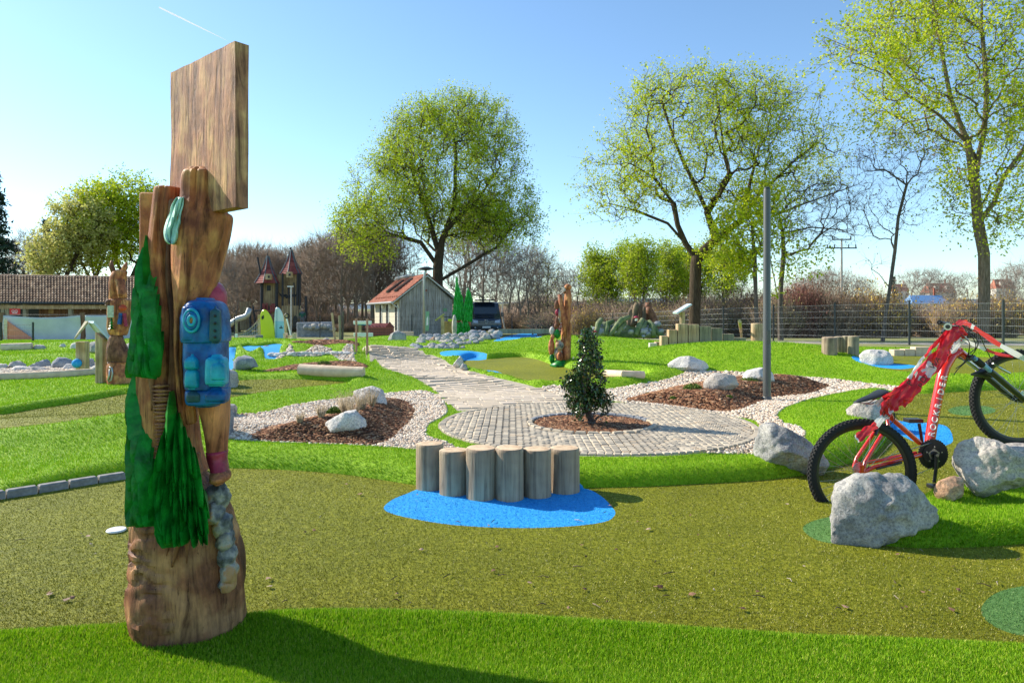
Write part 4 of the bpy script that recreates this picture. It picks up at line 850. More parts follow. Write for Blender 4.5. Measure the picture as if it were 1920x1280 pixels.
rows = [(748, 870, 662, 667, 13, 16.9, 10), (775, 905, 656, 658, 13, 17.6, 10), (782, 930, 650, 652, 14, 18.4, 10.5), (786, 940, 644, 645, 14, 19.2, 10.5), (792, 925, 638, 641, 12, 20.0, 10.5)]
k = 0
for (u0, u1, vl, vr, n, Y, rr) in rows:
    for j in range(n):
        u = u0+(u1-u0)*(j+.5)/n+RND.uniform(-3, 3); t = j/(n-1); v = vl+(vr-vl)*0+(-14*t*t if u1 > 900 else -6*t)+RND.uniform(-2, 2); R = rr*RND.uniform(.75, 1.45)*(1-.2*t)
        a = RND.uniform(0, 1); o = [(u+R*math.cos(q+a)*RND.uniform(.8, 1.1), v+R*.66*math.sin(q+a)*RND.uniform(.8, 1.1)) for q in (0, 1, 2.1, 3.1, 4.2, 5.2)]
        s = Y/F; c = P(u, v-4, Y+RND.uniform(-.15, .15)); me = rock_mesh('stone', [((a_-u)*s, -(b_-v)*s) for a_, b_ in o], R*s*1.9, 3, 200+k, .07); smooth_angle(me, .5)
        mi = RND.choice([0, 0, 2, 2, 1, 0]); 
        lb = 'grey or whitish rubble stone in the long pile right of the path'
        if k == 42: mi = 3; lb = 'orange-brown slab lying on top of the rubble pile below the carved spruces'
        link('stone', me, M_gran[mi], loc=c, label=lb, cat='stone', group=PG); k += 1
for i in range(26):
    u = 930+i*9.5; 
    if u > 1130: break
    v = 640-i*.35+RND.uniform(-1.5, 1.5); Y = 20.8; s = Y/F; R = RND.uniform(4, 7); c = P(u, v, Y); me = rock_mesh('stone', [(R*s*math.cos(q)*1.2, R*s*.6*math.sin(q)) for q in range(6)], R*s*1.8, 2, 300+i, .08)
    link('stone', me, M_gran[RND.choice([0, 2, 4, 1])], loc=c, label='small stone of the row edging the far blue water, left of the stump fountain', cat='stone', group='small stones edging the far blue water')
for i in range(14):
    u = 512+i*11.5; v = 667-.2*i+RND.uniform(-1, 1); g = ground_px(u, v); s = g.y/F; R = RND.uniform(5, 9)
    me = rock_mesh('stone', [(R*s*math.cos(q)*1.3, R*s*.5*math.sin(q)) for q in range(6)], R*s*2, 3, 340+i, .07); link('stone', me, M_gran[RND.choice([0, 4, 4])], loc=g+Vector((0, 0, .03)), label='flat white-grey stone in the row between stream and path', cat='stone', group='flat stones between the stream and the path')
# ---------------------------------------------------------------- cobbles, slabs, kerb
M_cob = M_isl('cobble_stone', [(.0, (.29, .26, .21)), (.3, (.38, .33, .26)), (.6, (.47, .40, .30)), (.85, (.54, .47, .36)), (1, (.45, .35, .24))], rough=.8, obj=False)
M_cobo = M_isl('cobble_stone_single', [(.0, (.29, .26, .21)), (.3, (.38, .33, .26)), (.6, (.47, .40, .30)), (.85, (.54, .47, .36)), (1, (.45, .35, .24))], rough=.8, obj=True)
M_slab = M_isl('paving_slab', [(.0, (.46, .38, .28)), (.5, (.53, .44, .33)), (1, (.60, .50, .39))], rough=.85, obj=True)
M_slabs = M_isl('paving_slab_far', [(.0, (.46, .38, .28)), (.5, (.53, .44, .33)), (1, (.60, .50, .39))], rough=.85)
def slab_mesh(name, w, d, h, b=.006):
    mb = MB(); mb.box((0, 0, 0), (w, d, h)); me = mb.mesh(name); bm = bmesh.new(); bm.from_mesh(me)
    bmesh.ops.bevel(bm, geom=[e for e in bm.edges if all(v.co.z > 0 for v in e.verts)], offset=b, segments=1, affect='EDGES'); bm.to_mesh(me); bm.free(); me.update(); return me
def lay(pieces, protos, name, parent, mobj, mstuff, limit=300):
    """pieces: (x, y, z, angle, proto index) nearest first"""
    pieces.sort(key=lambda p: p[1]); 
    for m in protos: m.materials.append(mobj)
    for p in pieces[:limit]:
        o = bpy.data.objects.new(name, protos[p[4]]); COL.objects.link(o); o.location = p[:3]; o.rotation_euler = (RND.uniform(-.015, .015), RND.uniform(-.015, .015), p[3]); o.parent = parent
    V = []; Fc = []; b = 0; fs = []
    for p in pieces[limit:]:
        me = protos[p[4]]; M = Matrix.Translation(p[:3]) @ Matrix.Rotation(p[3], 4, 'Z')
        V += [tuple(M@v.co) for v in me.vertices]; fs += [tuple(b+i for i in f.vertices) for f in me.polygons]; b += len(me.vertices)
    if fs:
        me = bpy.data.meshes.new(name+'s'); me.from_pydata(V, [], fs); link(name+'s', me, mstuff, parent, kind='stuff')
def cob_mesh(w, d, seed):
    rs = np.random.RandomState(seed); p = [(x*w/2*(1+rs.uniform(-.08, .08)), y*d/2*(1+rs.uniform(-.08, .08))) for x, y in ((-1, -1), (1, -1), (1, 1), (-1, 1))]
    mb = MB(); mb.add([(x, y, -.02) for x, y in p]+[(x, y, .002) for x, y in p]+[(x*.8, y*.8, .009) for x, y in p], [(0,1,5,4),(1,2,6,5),(2,3,7,6),(3,0,4,7),(4,5,9,8),(5,6,10,9),(6,7,11,10),(7,4,8,11),(8,9,10,11)]); return mb.mesh('cobble')
cobs = [cob_mesh(.056, .056, s) for s in range(6)]; pieces = []
# fan pattern: rows of arcs
W_ = .98
for rr in np.arange(-32, 38):
    for cc in np.arange(-4, 5):
        cx = CC[0]+cc*W_; y0 = CC[1]+rr*.0595
        n = 17
        for j in range(n):
            a = math.radians(-44+88*(j+.5)/n); R_ = .70; x = cx+R_*math.sin(a); y = y0+R_*math.cos(a)-R_
            if math.hypot(x-CC[0], y-CC[1]) < CR-.085 and math.hypot(x-BEDC[0], y-BEDC[1]) > BEDR+.075: pieces.append((x, y, .140+RND.uniform(-.003, .003), -a+RND.uniform(-.06, .06), RND.randrange(6)))
for R_, (cx, cy) in ((CR-.045, CC),):
    n = int(2*math.pi*R_/.062)
    for j in range(n):
        a = 2*math.pi*j/n; pieces.append((cx+R_*math.cos(a), cy+R_*math.sin(a), .143, a, RND.randrange(6)))
lay(pieces, cobs, 'cobble', circ_o, M_cobo, M_cob)
ring = link('bed_edging', None, None) if False else None
edge_o = empty('bed_edging', (BEDC[0], BEDC[1], .14), kind='structure')
for j in range(34):
    a = 2*math.pi*j/34; o = bpy.data.objects.new('edging_stone', None)
    me = cob_mesh(.095, .05, j+50); me.transform(Matrix.Scale(1.5, 4, (0, 0, 1))); me.name = 'edging_stone'
    o = link('edging_stone', me, M_gran[2] if math.sin(a) > .2 else M_cob, edge_o, (math.cos(a)*(BEDR+.04), math.sin(a)*(BEDR+.02), .008)); o.rotation_euler = (RND.uniform(-.08, .08), RND.uniform(-.08, .08), a+math.pi/2)
# path slabs: running bond following the path
slabs = [slab_mesh('slab', w, .152, .05) for w in (.196, .256, .146)]; pieces = []
mid = (PATH_L[:, None]*0).sum()
mL = PATH_L; mR = PATH_R[::-1]
def resamp(p, n):
    d = np.r_[0, np.cumsum(np.hypot(*np.diff(p, axis=0).T))]; t = np.linspace(0, d[-1], n); return np.stack([np.interp(t, d, p[:, 0]), np.interp(t, d, p[:, 1])], 1)
mid = (resamp(mL, 80)+resamp(mR, 80))/2
d = np.r_[0, np.cumsum(np.hypot(*np.diff(mid, axis=0).T))]; Ltot = d[-1]
for s in np.arange(.05, Ltot-.02, .158):
    x = np.interp(s, d, mid[:, 0]); y = np.interp(s, d, mid[:, 1]); x2 = np.interp(s+.1, d, mid[:, 0]); y2 = np.interp(s+.1, d, mid[:, 1]); x1 = np.interp(s-.1, d, mid[:, 0]); y1 = np.interp(s-.1, d, mid[:, 1])
    tx, ty = x2-x1, y2-y1; L = math.hypot(tx, ty); nx, ny = -ty/L, tx/L; ang = math.atan2(ny, nx); t = -3.2-RND.uniform(0, .2)
    while t < 3.2:
        k = RND.choice([0, 1, 1, 2]); w = (.2, .26, .15)[k]; t += w/2; pieces.append((x+nx*t, y+ny*t, 0, ang, k)); t += w/2
pieces = [p for p in pieces]
A = np.array([(p[0], p[1]) for p in pieces]); ins = pip(PATH, A[:, 0], A[:, 1]) & (pdist(PATH, A[:, 0], A[:, 1]) > .035) & (np.hypot(A[:, 0]-CC[0], A[:, 1]-CC[1]) > CR+.06)
zz = H(A[:, 0], A[:, 1]); pieces = [(p[0], p[1], float(z)-.014, p[3], p[4]) for p, i, z in zip(pieces, ins, zz) if i]
lay(pieces, slabs, 'slab', path_o, M_slab, M_slabs)
# kerb stones left
kerb = empty('kerb', ground_px(120, 910), kind='structure'); kp = [ground_px(u, v) for u, v in smooth_poly([(-60,947),(0,936),(50,928),(100,920),(150,911),(200,903),(253,895),(330,888),(395,885)], 6, False)]
acc = np.r_[0, np.cumsum([(kp[i+1]-kp[i]).length for i in range(len(kp)-1)])]
for s in np.arange(0, acc[-1]-.15, .178):
    pa = [Vector([np.interp(q, acc, [p[c] for p in kp]) for c in range(3)]) for q in (s+.004, s+.172)]
    dr = pa[1]-pa[0]; c = (pa[0]+pa[1])/2; me = slab_mesh('kerb_stone', dr.length, .06, .13, .008); o = link('kerb_stone', me, M_concrete, kerb, (c.x-kerb.location.x, c.y+.02-kerb.location.y, .012-kerb.location.z)); o.rotation_euler = (0, 0, math.atan2(dr.y, dr.x))
# ---------------------------------------------------------------- round log posts in front
def log_post(u0, u1, vt, vb, Y, label, mat, seed, name='log_post', group=None, cat='log post', tilt=0, capm=None):
    rs = random.Random(seed); r = (u1-u0)/2*Y/F*1.13; c = P((u0+u1)/2, vb, Y+r*.4); zt = P(0, vt, Y+r*.5).z; mb = MB(); n = 28; ph = rs.uniform(0, 6)
    zs = [c.z-.10, c.z-.02, c.z+.02]+[c.z+(zt-c.z)*t for t in (.2, .35, .5, .65, .8, .93, .985)]+[zt]; vs = []
    for i, z in enumerate(zs):
        for k in range(n):
            q = 2*math.pi*k/n; rr = r*(1+.035*math.sin(2*q+ph)+.02*math.sin(5*q+ph*2+z*6)+.012*noise.noise(Vector((math.cos(q)*3+seed, math.sin(q)*3, z*5))))
            if i == len(zs)-1: rr *= .93
            vs.append((c.x+rr*math.cos(q), c.y+rr*math.sin(q), z))
    m = len(zs); mb.add(vs, [(i*n+k, i*n+(k+1) % n, (i+1)*n+(k+1) % n, (i+1)*n+k) for i in range(m-1) for k in range(n)]); o = mb.build(name, mat, smooth=True, label=label, cat=cat, group=group)
    o.data.transform(Matrix.Translation(-c)); o.location = c
    mc = MB(); b = (m-1)*n; ring = [Vector(vs[b+k])-c for k in range(n)]; ce = sum(ring, Vector())/n
    rings = [ring]+[[ce+(p-ce)*f+Vector((0, 0, .003*f)) for p in ring] for f in (.75, .4)]
    flat = [p for r_ in rings for p in r_]+[ce]
    mc.add(flat, [(i*n+k, i*n+(k+1) % n, (i+1)*n+(k+1) % n, (i+1)*n+k) for i in range(2) for k in range(n)]+[(2*n+k, 2*n+(k+1) % n, 3*n) for k in range(n)]); mc.build('cut_end', capm or M_cut, o); return o
def cut_mat():
    m, n, b = new_mat('cut_wood'); c = coords(n); w = N(n, 'ShaderNodeTexNoise', Scale=14, Detail=6, Roughness=.7); n.links.new(c, w.inputs[0])
    n.links.new(ramp(n, w.outputs[0], [(.3, (.38, .25, .15)), (.5, (.62, .45, .28)), (.7, (.74, .58, .40))]), b.inputs['Base Color']); b.inputs['Roughness'].default_value = .85; bump(n, b, w.outputs[0], .5, .006); return m
M_cut = cut_mat()
LB = ['leftmost and tallest post of the log screen in the blue patch', 'second post from the left in the log screen, dark blue-grey', 'third post from the left in the log screen, with knots low down', 'fourth post from the left in the log screen, reaching lowest', 'fifth post from the left in the log screen, smooth grey', 'rightmost post of the log screen, with a splintered crack in its top']
for i, (a, b, t, q, Y) in enumerate([(783, 829, 830, 915, 4.60), (827, 875, 842, 928, 4.47), (875, 928, 838, 934, 4.38), (930, 981, 838, 936, 4.36), (983, 1031, 840, 932, 4.42), (1033, 1084, 838, 924, 4.52)]):
    log_post(a+1, b-1, t, q, Y, LB[i], M_loggrey, i+3, group='round log posts standing in the blue patch')
for i, (a, b, t, q, Y) in enumerate([(1543, 1568, 632, 675, 12.0), (1566, 1581, 631, 674, 12.2), (1580, 1594, 630, 675, 12.15), (1591, 1609, 630, 676, 12.0)]):
    log_post(a, b, t, q, Y, ['leftmost pale post of the short log screen right of the lamp post', 'narrow grey second post of the short log screen right of the lamp post', 'narrow grey third post of the short log screen right of the lamp post', 'rightmost post of the short log screen, next to the rounded boulder'][i], M_logend if i in (0,) else M_blockg, 20+i, group='short log screen on the green hump')
for i, (a, b, t, q, Y) in enumerate([(437, 449, 645, 654, 21), (447, 460, 642, 652, 22), (459, 471, 639, 650, 23), (470, 481, 635, 648, 24), (479, 492, 628, 647, 25)]):
    log_post(a, b, t, q, Y, ['lowest round stump of the row leading up to the yellow board', 'second lowest stump of the row left of the yellow board', 'middle stump of the row left of the yellow board', 'second tallest stump of the row left of the yellow board', 'tallest stump, touching the yellow board'][i], M_concrete, 40+i, cat='stump', name='stump', group='row of stumps left of the surfboards', capm=M_concrete)
log_post(1410, 1428, 606, 640, 20.5, 'pale round log stack with a groove behind the block row', M_post, 47, name='log_stack', cat='log')
o = MB().tube([ground_px(1391, 634), P(1387, 602, 17)], .045, 8).build('stake', M_post, label='thin leaning wooden stake behind the low end of the block row', cat='stake')
# lamp post
g = P(1438, 756, 8.15); gz = hz(g.x, g.y); lp = empty('lamp_post', (g.x, g.y, gz), 'tall plain grey pole standing in the gravel at the right bark bed', 'lamp post')
zt = P(1438, 355, 8.15).z
MB().lathe([(.046, -.1), (.046, 1.0), (.044, 1.01), (.040, zt-gz-.02), (.036, zt-gz)], 24).build('pole', M_lampgrey, lp, smooth=False, auto=.6)
MB().lathe([(.056, -.02), (.056, .03), (.048, .045)], 24).build('base_collar', M_lampgrey, lp, auto=.6)
MB().box((.0, -.046, .75), (.035, .004, .16)).build('service_door', M_lampgrey, lp, bevel=.004)
MB().lathe([(.037, zt-gz), (.034, zt-gz+.02), (.012, zt-gz+.03)], 16).build('cap', M_dgrey, lp, auto=.6)
# wooden blocks
BG = 'square wooden blocks of the stepped row'
for i, (a, b, t, mt, lb) in enumerate([(1240,1253,630,0,'lowest left pink-tan block of the stepped block row'),(1254,1270,618,0,'second block from the left of the stepped row'),(1271,1290,607,0,'tallest pale block of the stepped row, under the slanted sign'),(1291,1311,608,0,'fourth block from the left of the stepped row, orange-tan'),(1312,1334,611.5,1,'first greenish weathered block right of the tall ones'),(1335,1355,615,1,'grey weathered block in the middle of the stepped row'),(1356,1377,626,1,'yellowish block stepping down in the row'),(1378,1399,633,1,'knotty lower block of the stepped row'),(1400,1421,642,1,'second lowest right block of the stepped row'),(1422,1436,642,1,'last low block touching the lamp post in the picture'),(1230,1239,641,0,'very low block at the left foot of the stepped row')]):
    Y = 13.3+ (0 if i < 4 else (i-4)*.12) ; pb = P((a+b)/2, 654, Y); pt = P((a+b)/2, t, Y); w = (b-a)*Y/F-.006; z0 = min(pb.z, hz(pb.x, pb.y))-.05
    mb = MB().box((0, 0, (pt.z-z0)/2), (w, .2, pt.z-z0)); mb.build('wood_block', [M_block, M_blockg][mt], bevel=.006, label=lb, cat='wood block', group=BG).location = (pb.x, Y+.1, z0)
for i, (a, b, t) in enumerate([(1217, 1226, 645), (1226, 1231, 645)]):
    Y = 14; pb = P((a+b)/2, 652, Y); MB().box((0, 0, 0), ((b-a)*Y/F, .15, .14)).build('stone_block', M_gran[4], bevel=.008, label=['white stone cube at the far left end of the block row', 'narrow white stone cube beside the larger one'][i], cat='stone block').location = (pb.x, Y, pb.z+.03)
for i, (a, b, t, q) in enumerate([(1671, 1691, 655, 666), (1691, 1711, 654, 666), (1711, 1742, 650, 665)]):
    Y = 15.5; pb = P((a+b)/2, q, Y); h = (q-t)*Y/F; MB().box((0, 0, h/2-.05), ((b-a)*Y/F-.01, .22, h+.1)).build('wood_block', M_plaster, bevel=.008, label=['left pinkish block in the low wall behind the bicycle', 'middle pinkish block in the low wall behind the bicycle', 'right, higher pinkish block behind the red tape'][i], cat='wood block').location = (pb.x, Y, pb.z)
def beam(pts, r, mat, label, cat='beam', name='beam', flat=.8, endm=None):
    w = [ground_px(u, v) for u, v in pts]; w = [p+Vector((0, 0, r*.55)) for p in w]; o = MB().tube(w, r, 14, True, flat).build(name, mat, auto=.7, label=label, cat=cat); to_local(o, w[0]); return o
beam([(562, 699), (600, 702), (640, 704), (682, 705)], .085, M_plaster, 'pale rounded beam lying in front of the far bark bed left of the path')
beam([(1136, 704), (1170, 706), (1207, 708)], .06, M_plaster, 'short pale beam lying across the olive lane behind the shrub')
beam([(-60, 716), (0, 712), (60, 710), (120, 707), (185, 702)], .07, M_plaster, 'long pale edging beam in front of the gravel strip at the left')
beam([(2, 657), (30, 656), (60, 655)], .11, M_plaster, 'white log lying at the foot of the banner fence')
g = ground_px(218, 996); MB().lathe([(.0, .0), (.048, .0), (.050, .006), (.046, .011), (.0, .012)], 32, (0, 0, 0), False).build('tee_disc', M_white, label='flat white tee disc on the olive lane left of the carved post', cat='tee disc').location = g+Vector((0, 0, .002))
# ---------------------------------------------------------------- fences
def mesh_panel(L, h, nh, vstep, w=.006):
    V = []; mb = MB()
    for i in range(nh+1):
        z = h*i/nh; 
        for dy in (-.008, .008): mb.tube([(0, dy, z), (L, dy, z)], w*.7, 4, False)
    n = int(L/vstep)
    for i in range(n+1): mb.tube([(L*i/n, 0, -.02), (L*i/n, 0, h+.02)], w*.2, 3, False)
    return mb.mesh('mesh_panel')
def fence(pts, h, nh, label, post=.06, vstep=.05, w=.006, mat=None, rail=True):
    root = empty('wire_fence', pts[0], label, 'fence'); 
    for i, p in enumerate(pts):
        MB().box((0, 0, h/2-.1), (post*.66, post, h+.3)).build('post', M_dgrey, root, bevel=.004).location = Vector(p)-Vector(pts[0])
        MB().box((0, 0, h+.055), (post*.8, post*1.1, .012)).build('cap', M_dgrey, root).location = Vector(p)-Vector(pts[0])
        if i:
            a, b = Vector(pts[i-1]), Vector(p); d = b-a; L = math.hypot(d.x, d.y); me = mesh_panel(L-.05, h-.06, nh, vstep, w); o = link('mesh_panel', me, mat or M_galv, root)
            o.location = a-Vector(pts[0])+Vector((0, 0, .03)); o.rotation_euler = (0, -math.atan2(d.z, L), math.atan2(d.y, d.x))
    return root
fp = [(u, Y) for u, Y in ((2140, 15.0), (1995, 16.1), (1881, 17.6), (1705, 19.6), (1565, 21.6), (1450, 23.8), (1356, 25.9), (1275, 28.0), (1207, 30.0), (1149, 32.2), (1094, 34.4), (1047, 36.8))]
fence([(lambda q: (q.x, q.y, hz(q.x, q.y)))(P(u, 600, Y)) for u, Y in fp], 1.22, 6, 'long wire mesh fence on dark posts running behind the course at the right')
fence([(lambda q: (q.x, q.y, hz(q.x, q.y)))(P(u, 600, 38)) for u in (1045, 960, 855, 772, 688, 600, 520, 440)], 1.2, 5, 'wire mesh fence in front of the hut and the play tower', vstep=.07, mat=M_dgrey, w=.005)
fence([(lambda q: (q.x, q.y, q.z))(P(u, 652, 24)) for u in (-60, 2, 62)], .84, 4, 'low dark mesh fence panel at the left edge before the orange banner', vstep=.06, mat=M_dgrey)
# paling: construction fence with banners
Yb = 30; bf = empty('banner_fence', P(0, 655, Yb), 'site fence hung with a pale banner in front of the tiled shed', 'fence')
for u in (-70, 4, 155, 262): MB().box(P(u, 622, Yb)+Vector((0, 0, 0)), (.12 if u != 155 else .18, .1, 1.7)).build('post', M_brownclad, bf)
for v in (590, 651): MB().tube([P(-70, v, Yb), P(262, v, Yb)], .012, 6).build('rail', M_dgrey, bf)
o = link('wires', mesh_panel((262+70)*Yb/F, 1.42, 5, .12, .006), M_dgrey, bf); o.location = P(-70, 651, Yb-.05); 
M_banner = M_noise('pale_banner', [(.3, (.42, .44, .47)), (.7, (.60, .61, .63))], scale=.9, bs=.2, rough=.6)
M_orange = M_flat('orange_print', (.72, .25, .16), .6); M_bgreen = M_flat('green_print', (.16, .30, .16), .6); M_tan = M_flat('tan_print', (.62, .52, .38), .6)
def sheet(name, us, vt, vb, Y, mat, parent, amp=.05, seed=0, cut=None):
    n, m = 36, 14; vs = []
    for j in range(m+1):
        for i in range(n+1):
            u = us[0]+(us[1]-us[0])*i/n; t = j/m; v = vt(u)+(vb(u)-vt(u))*t; p = P(u, v, Y); w = amp*(noise.noise(Vector((p.x*1.3+seed, p.z*1.1+p.x*.8, seed)))+.5*math.sin(p.x*3+p.z*4)); vs.append(p+Vector((0, w, 0)))
    mb = MB(); mb.add(vs, [(j*(n+1)+i, j*(n+1)+i+1, (j+1)*(n+1)+i+1, (j+1)*(n+1)+i) for j in range(m) for i in range(n)]); o = mb.build(name, mat, parent, smooth=True); md = o.modifiers.new('thickness', 'SOLIDIFY'); md.thickness = .004; return o
L1 = lambda c: (lambda u: c)
sheet('banner', (6, 151), lambda u: 591+4*math.sin((u-6)/145*3.14), L1(651), Yb-.12, M_banner, bf, .06, 2)
sheet('banner', (160, 262), L1(591), L1(651), Yb-.12, M_banner, bf, .05, 5)
sheet('orange_field', (8, 80), lambda u: 597+(u-8)*.70, lambda u: 648.5, Yb-.21, M_orange, bf, .02, 2)
sheet('green_field', (9, 60), L1(640), L1(649), Yb-.26, M_bgreen, bf, .02, 2)
sheet('tan_field', (8, 14), L1(597), L1(648), Yb-.26, M_tan, bf, .01, 2)
reparent_local(bf)
# ---------------------------------------------------------------- tiled shed at the left
Ys = 41; sh = empty('tiled_shed', P(100, 625, Ys), 'long open shed with dark brown tiled roof at the left', 'shed')
e0, e1 = P(-140, 566, Ys-1.2), P(300, 569, Ys-1.2); r0, r1 = P(-140, 516, Ys+1.2), P(300, 522, Ys+1.2)
mb = MB(); nr, nc = 11, 78
for j in range(nr):
    for i in range(nc):
        a = e0.lerp(e1, i/nc); b = e0.lerp(e1, (i+1)/nc); c = r0.lerp(r1, i/nc); d_ = r0.lerp(r1, (i+1)/nc)
        p0 = a.lerp(c, j/nr); p1 = b.lerp(d_, j/nr); q0 = a.lerp(c, (j+1.12)/nr); q1 = b.lerp(d_, (j+1.12)/nr); up = Vector((0, -.5, .85))
        vs = []
        for (s, t, off) in ((p0, p1, .06), (q0, q1, .0)):
            for k in range(5):
                f = k/4; vs.append(s.lerp(t, f)+up*(off+.085*math.sin(f*math.pi)))
        vs += [p0+up*.0, p1+up*.0]
        mb.add(vs, [(k, k+1, k+6, k+5) for k in range(4)]+[(10, 11, 4, 3, 2, 1, 0)])
mb.build('roof_tiles', M_browntile, sh, kind='stuff')
mb = MB(); mb.tube([r0, r1], .12, 8).build('ridge', M_browntile, sh)
MB().hexa([e0+Vector((0, .05, -.05)), e1+Vector((0, .05, -.05)), r1+Vector((0, 0, -.12)), r0+Vector((0, 0, -.12)), e0+Vector((0, .05, .02)), e1+Vector((0, .05, .02)), r1, r0]).build('roof_deck', M_brownclad, sh)
MB().tube([e0+Vector((0, -.06, -.02)), e1+Vector((0, -.06, -.02))], .07, 8).build('gutter', M_dgrey, sh)
MB().box((e0+e1)/2+Vector((0, .25, -.25)), ((e1-e0).length, .16, .22)).build('beam', M_post, sh)
for u in (7, 15, 48, 133, 240): MB().box(P(u, 600, Ys-.9), (.2, .2, 2.1)).build('post', M_blockg, sh)
mb = MB(); x0, x1 = P(76, 0, Ys+.8).x, P(300, 0, Ys+.8).x; k = 0
while x0 < x1: MB; mb.box((x0, Ys+.8+(.02 if k % 2 else 0), .75), (.17, .03, 2.3)); x0 += .18; k += 1
mb.build('cladding', M_brownclad, sh, kind='stuff')
MB().box(P(-40, 600, Ys+3.2), (8, .1, 2.6)).build('interior_shade', M_black, sh)  # black panel: the shade inside the open shed, put in as colour
MB().box(P(96, 583, Ys+.7), (.3, .02, .3)).build('notice', M_post, sh)
reparent_local(sh)
rs_ = empty('red_sign', P(28, 590, 38), 'small red board with a white emblem hanging under the shed roof', 'sign'); MB().box((0, 0, .17), (.58, .03, .34)).build('board', M_flat('red_sign_paint', (.6, .02, .02), .4), rs_)
for dx in (-.09, .09):
    mb = MB(); mb.tube([(dx+.075*math.cos(q), -.02, .2+.05*math.sin(q)) for q in np.linspace(0, 6.28, 13)], .014, 5, False); mb.build('emblem', M_white, rs_)
MB().box((0, -.018, .09), (.28, .004, .03)).build('emblem', M_white, rs_)
# ---------------------------------------------------------------- hut
A_ = Vector((-6.6, 40.0)); dirg = Vector((.932, .362)); ang = math.atan2(dirg.y, dirg.x); gz = -.36
hut = empty('wooden_hut', (A_.x, A_.y, gz), 'small hut with grey board gable, cream side wall and red tiled roof', 'hut', rz=ang)
Wg, Lg, He, Hr = 3.22, 8.2, 2.32, 3.72     # local: x along the gable, y back along the side wall
mb = MB(); xx = .0; k = 0; 
while xx < Wg-.02:
    w = .115; t = 1-abs((xx+w/2)-Wg/2)/(Wg/2); h = He+(Hr-He)*t-.06; mb.box((xx+w/2, -.012 if k % 2 else .012, h/2), (w-.012, .03, h)); xx += w; k += 1
mb.build('gable_boards', M_clad, hut, kind='stuff')
mb = MB(); mb.prism([(0, .03, 0), (Wg, .03, 0), (Wg, .03, He-.05), (Wg/2, .03, Hr-.12), (0, .03, He-.05)], (0, Lg, 0)); mb.build('wall', M_cream, hut)
for y0, w in ((.35, .75), (3.1, .8), (5.4, .8)):
    f = MB().box((-.02, y0+w/2, 1.25), (.05, w, 1.75)).build('window', M_white, hut); MB().box((-.05, y0+w/2, 1.25), (.02, w-.2, 1.6)).build('pane', M_glass, f)
for y0 in (2.2, 4.7): MB().ball((-.12, y0, 1.95), (.1, .1, .16), 8, 6).build('wall_lamp', M_white, hut, smooth=True)
mb = MB(); ns, nc2 = 12, 34
for side in (0, 1):
    ex = -.45 if side == 0 else Wg+.45; ez = He-.18
    for j in range(ns):
        for i in range(nc2):
            y0 = -.3+(Lg+.6)*i/nc2; y1 = -.3+(Lg+.6)*(i+1)/nc2; f0, f1 = j/ns, (j+1.1)/ns; rx = Wg/2
            pa = Vector((ex+(rx-ex)*f0, 0, ez+(Hr+.1-ez)*f0+.05)); pb = Vector((ex+(rx-ex)*f1, 0, ez+(Hr+.1-ez)*f1)); vs = []
            for q, o_ in ((pa, .0), (pb, -.0)):
                for kk in range(4): vs.append(q+Vector((0, y0+(y1-y0)*kk/3, .04*math.sin(math.pi*kk/3))))
            vs += [pa+Vector((0, y0, -.05)), pa+Vector((0, y1, -.05))]
            mb.add(vs, [(k, k+1, k+5, k+4) for k in range(3)]+[(8, 9, 3, 2, 1, 0)])
roof = mb.build('roof', M_redtile, hut, kind='stuff')
mb = MB(); 
for sx, ex in ((0, -.45), (1, Wg+.45)):
    ez = He-.2; mb.hexa([(ex, -.28, ez-.06), (Wg/2, -.28, Hr-.05), (Wg/2, Lg+.28, Hr-.05), (ex, Lg+.28, ez-.06), (ex, -.28, ez+.02), (Wg/2, -.28, Hr+.04), (Wg/2, Lg+.28, Hr+.04), (ex, Lg+.28, ez+.02)])
mb.build('roof_deck', M_galv, hut)
MB().tube([(Wg/2, 3.4, Hr+.2), (Wg/2, Lg+.3, Hr+.2)], .14, 8).build('ridge_cap', M_galv, hut)
MB().tube([(-.5, -.3, He-.2), (-.5, Lg+.3, He-.2)], .07, 8).build('gutter', M_galv, hut)
MB().tube([(-.5, -.1, He-.22), (-.12, -.06, He-.5), (-.06, -.06, He-.6), (-.06, -.06, .1)], .04, 6).build('downpipe', M_galv, hut)
for y0 in (2.0, 4.6):
    f0, f1 = .35, .85; ex = -.45; ez = He-.1; pa = Vector((ex+(Wg/2-ex)*f0, y0, ez+(Hr-ez)*f0+.08)); pb = Vector((ex+(Wg/2-ex)*f1, y0, ez+(Hr-ez)*f1+.08))
    MB().hexa([pa, pa+Vector((0, .8, 0)), pb+Vector((0, .8, 0)), pb, pa+Vector((-.03, 0, .12)), pa+Vector((-.03, .8, .12)), pb+Vector((-.03, .8, .12)), pb+Vector((-.03, 0, .12))]).build('skylight', M_glass, hut)
for k in range(12): MB().box((-.1+.0*k, .2+k*.62, He+.14), (.12, .25, .12)).build('snow_guard', M_redtile, hut)
MB().tube([(Wg/2, 2.2, Hr), (Wg/2, 2.2, Hr+.5)], .05, 6).build('vent_pipe', M_galv, hut)
MB().box((2.75, -.05, 1.7), (.24, .02, .2)).build('small_sign', M_bgreen, hut)
MB().box((1.6, -.06, 2.85), (.1, .03, .1)).build('wall_box', M_redtile, hut)
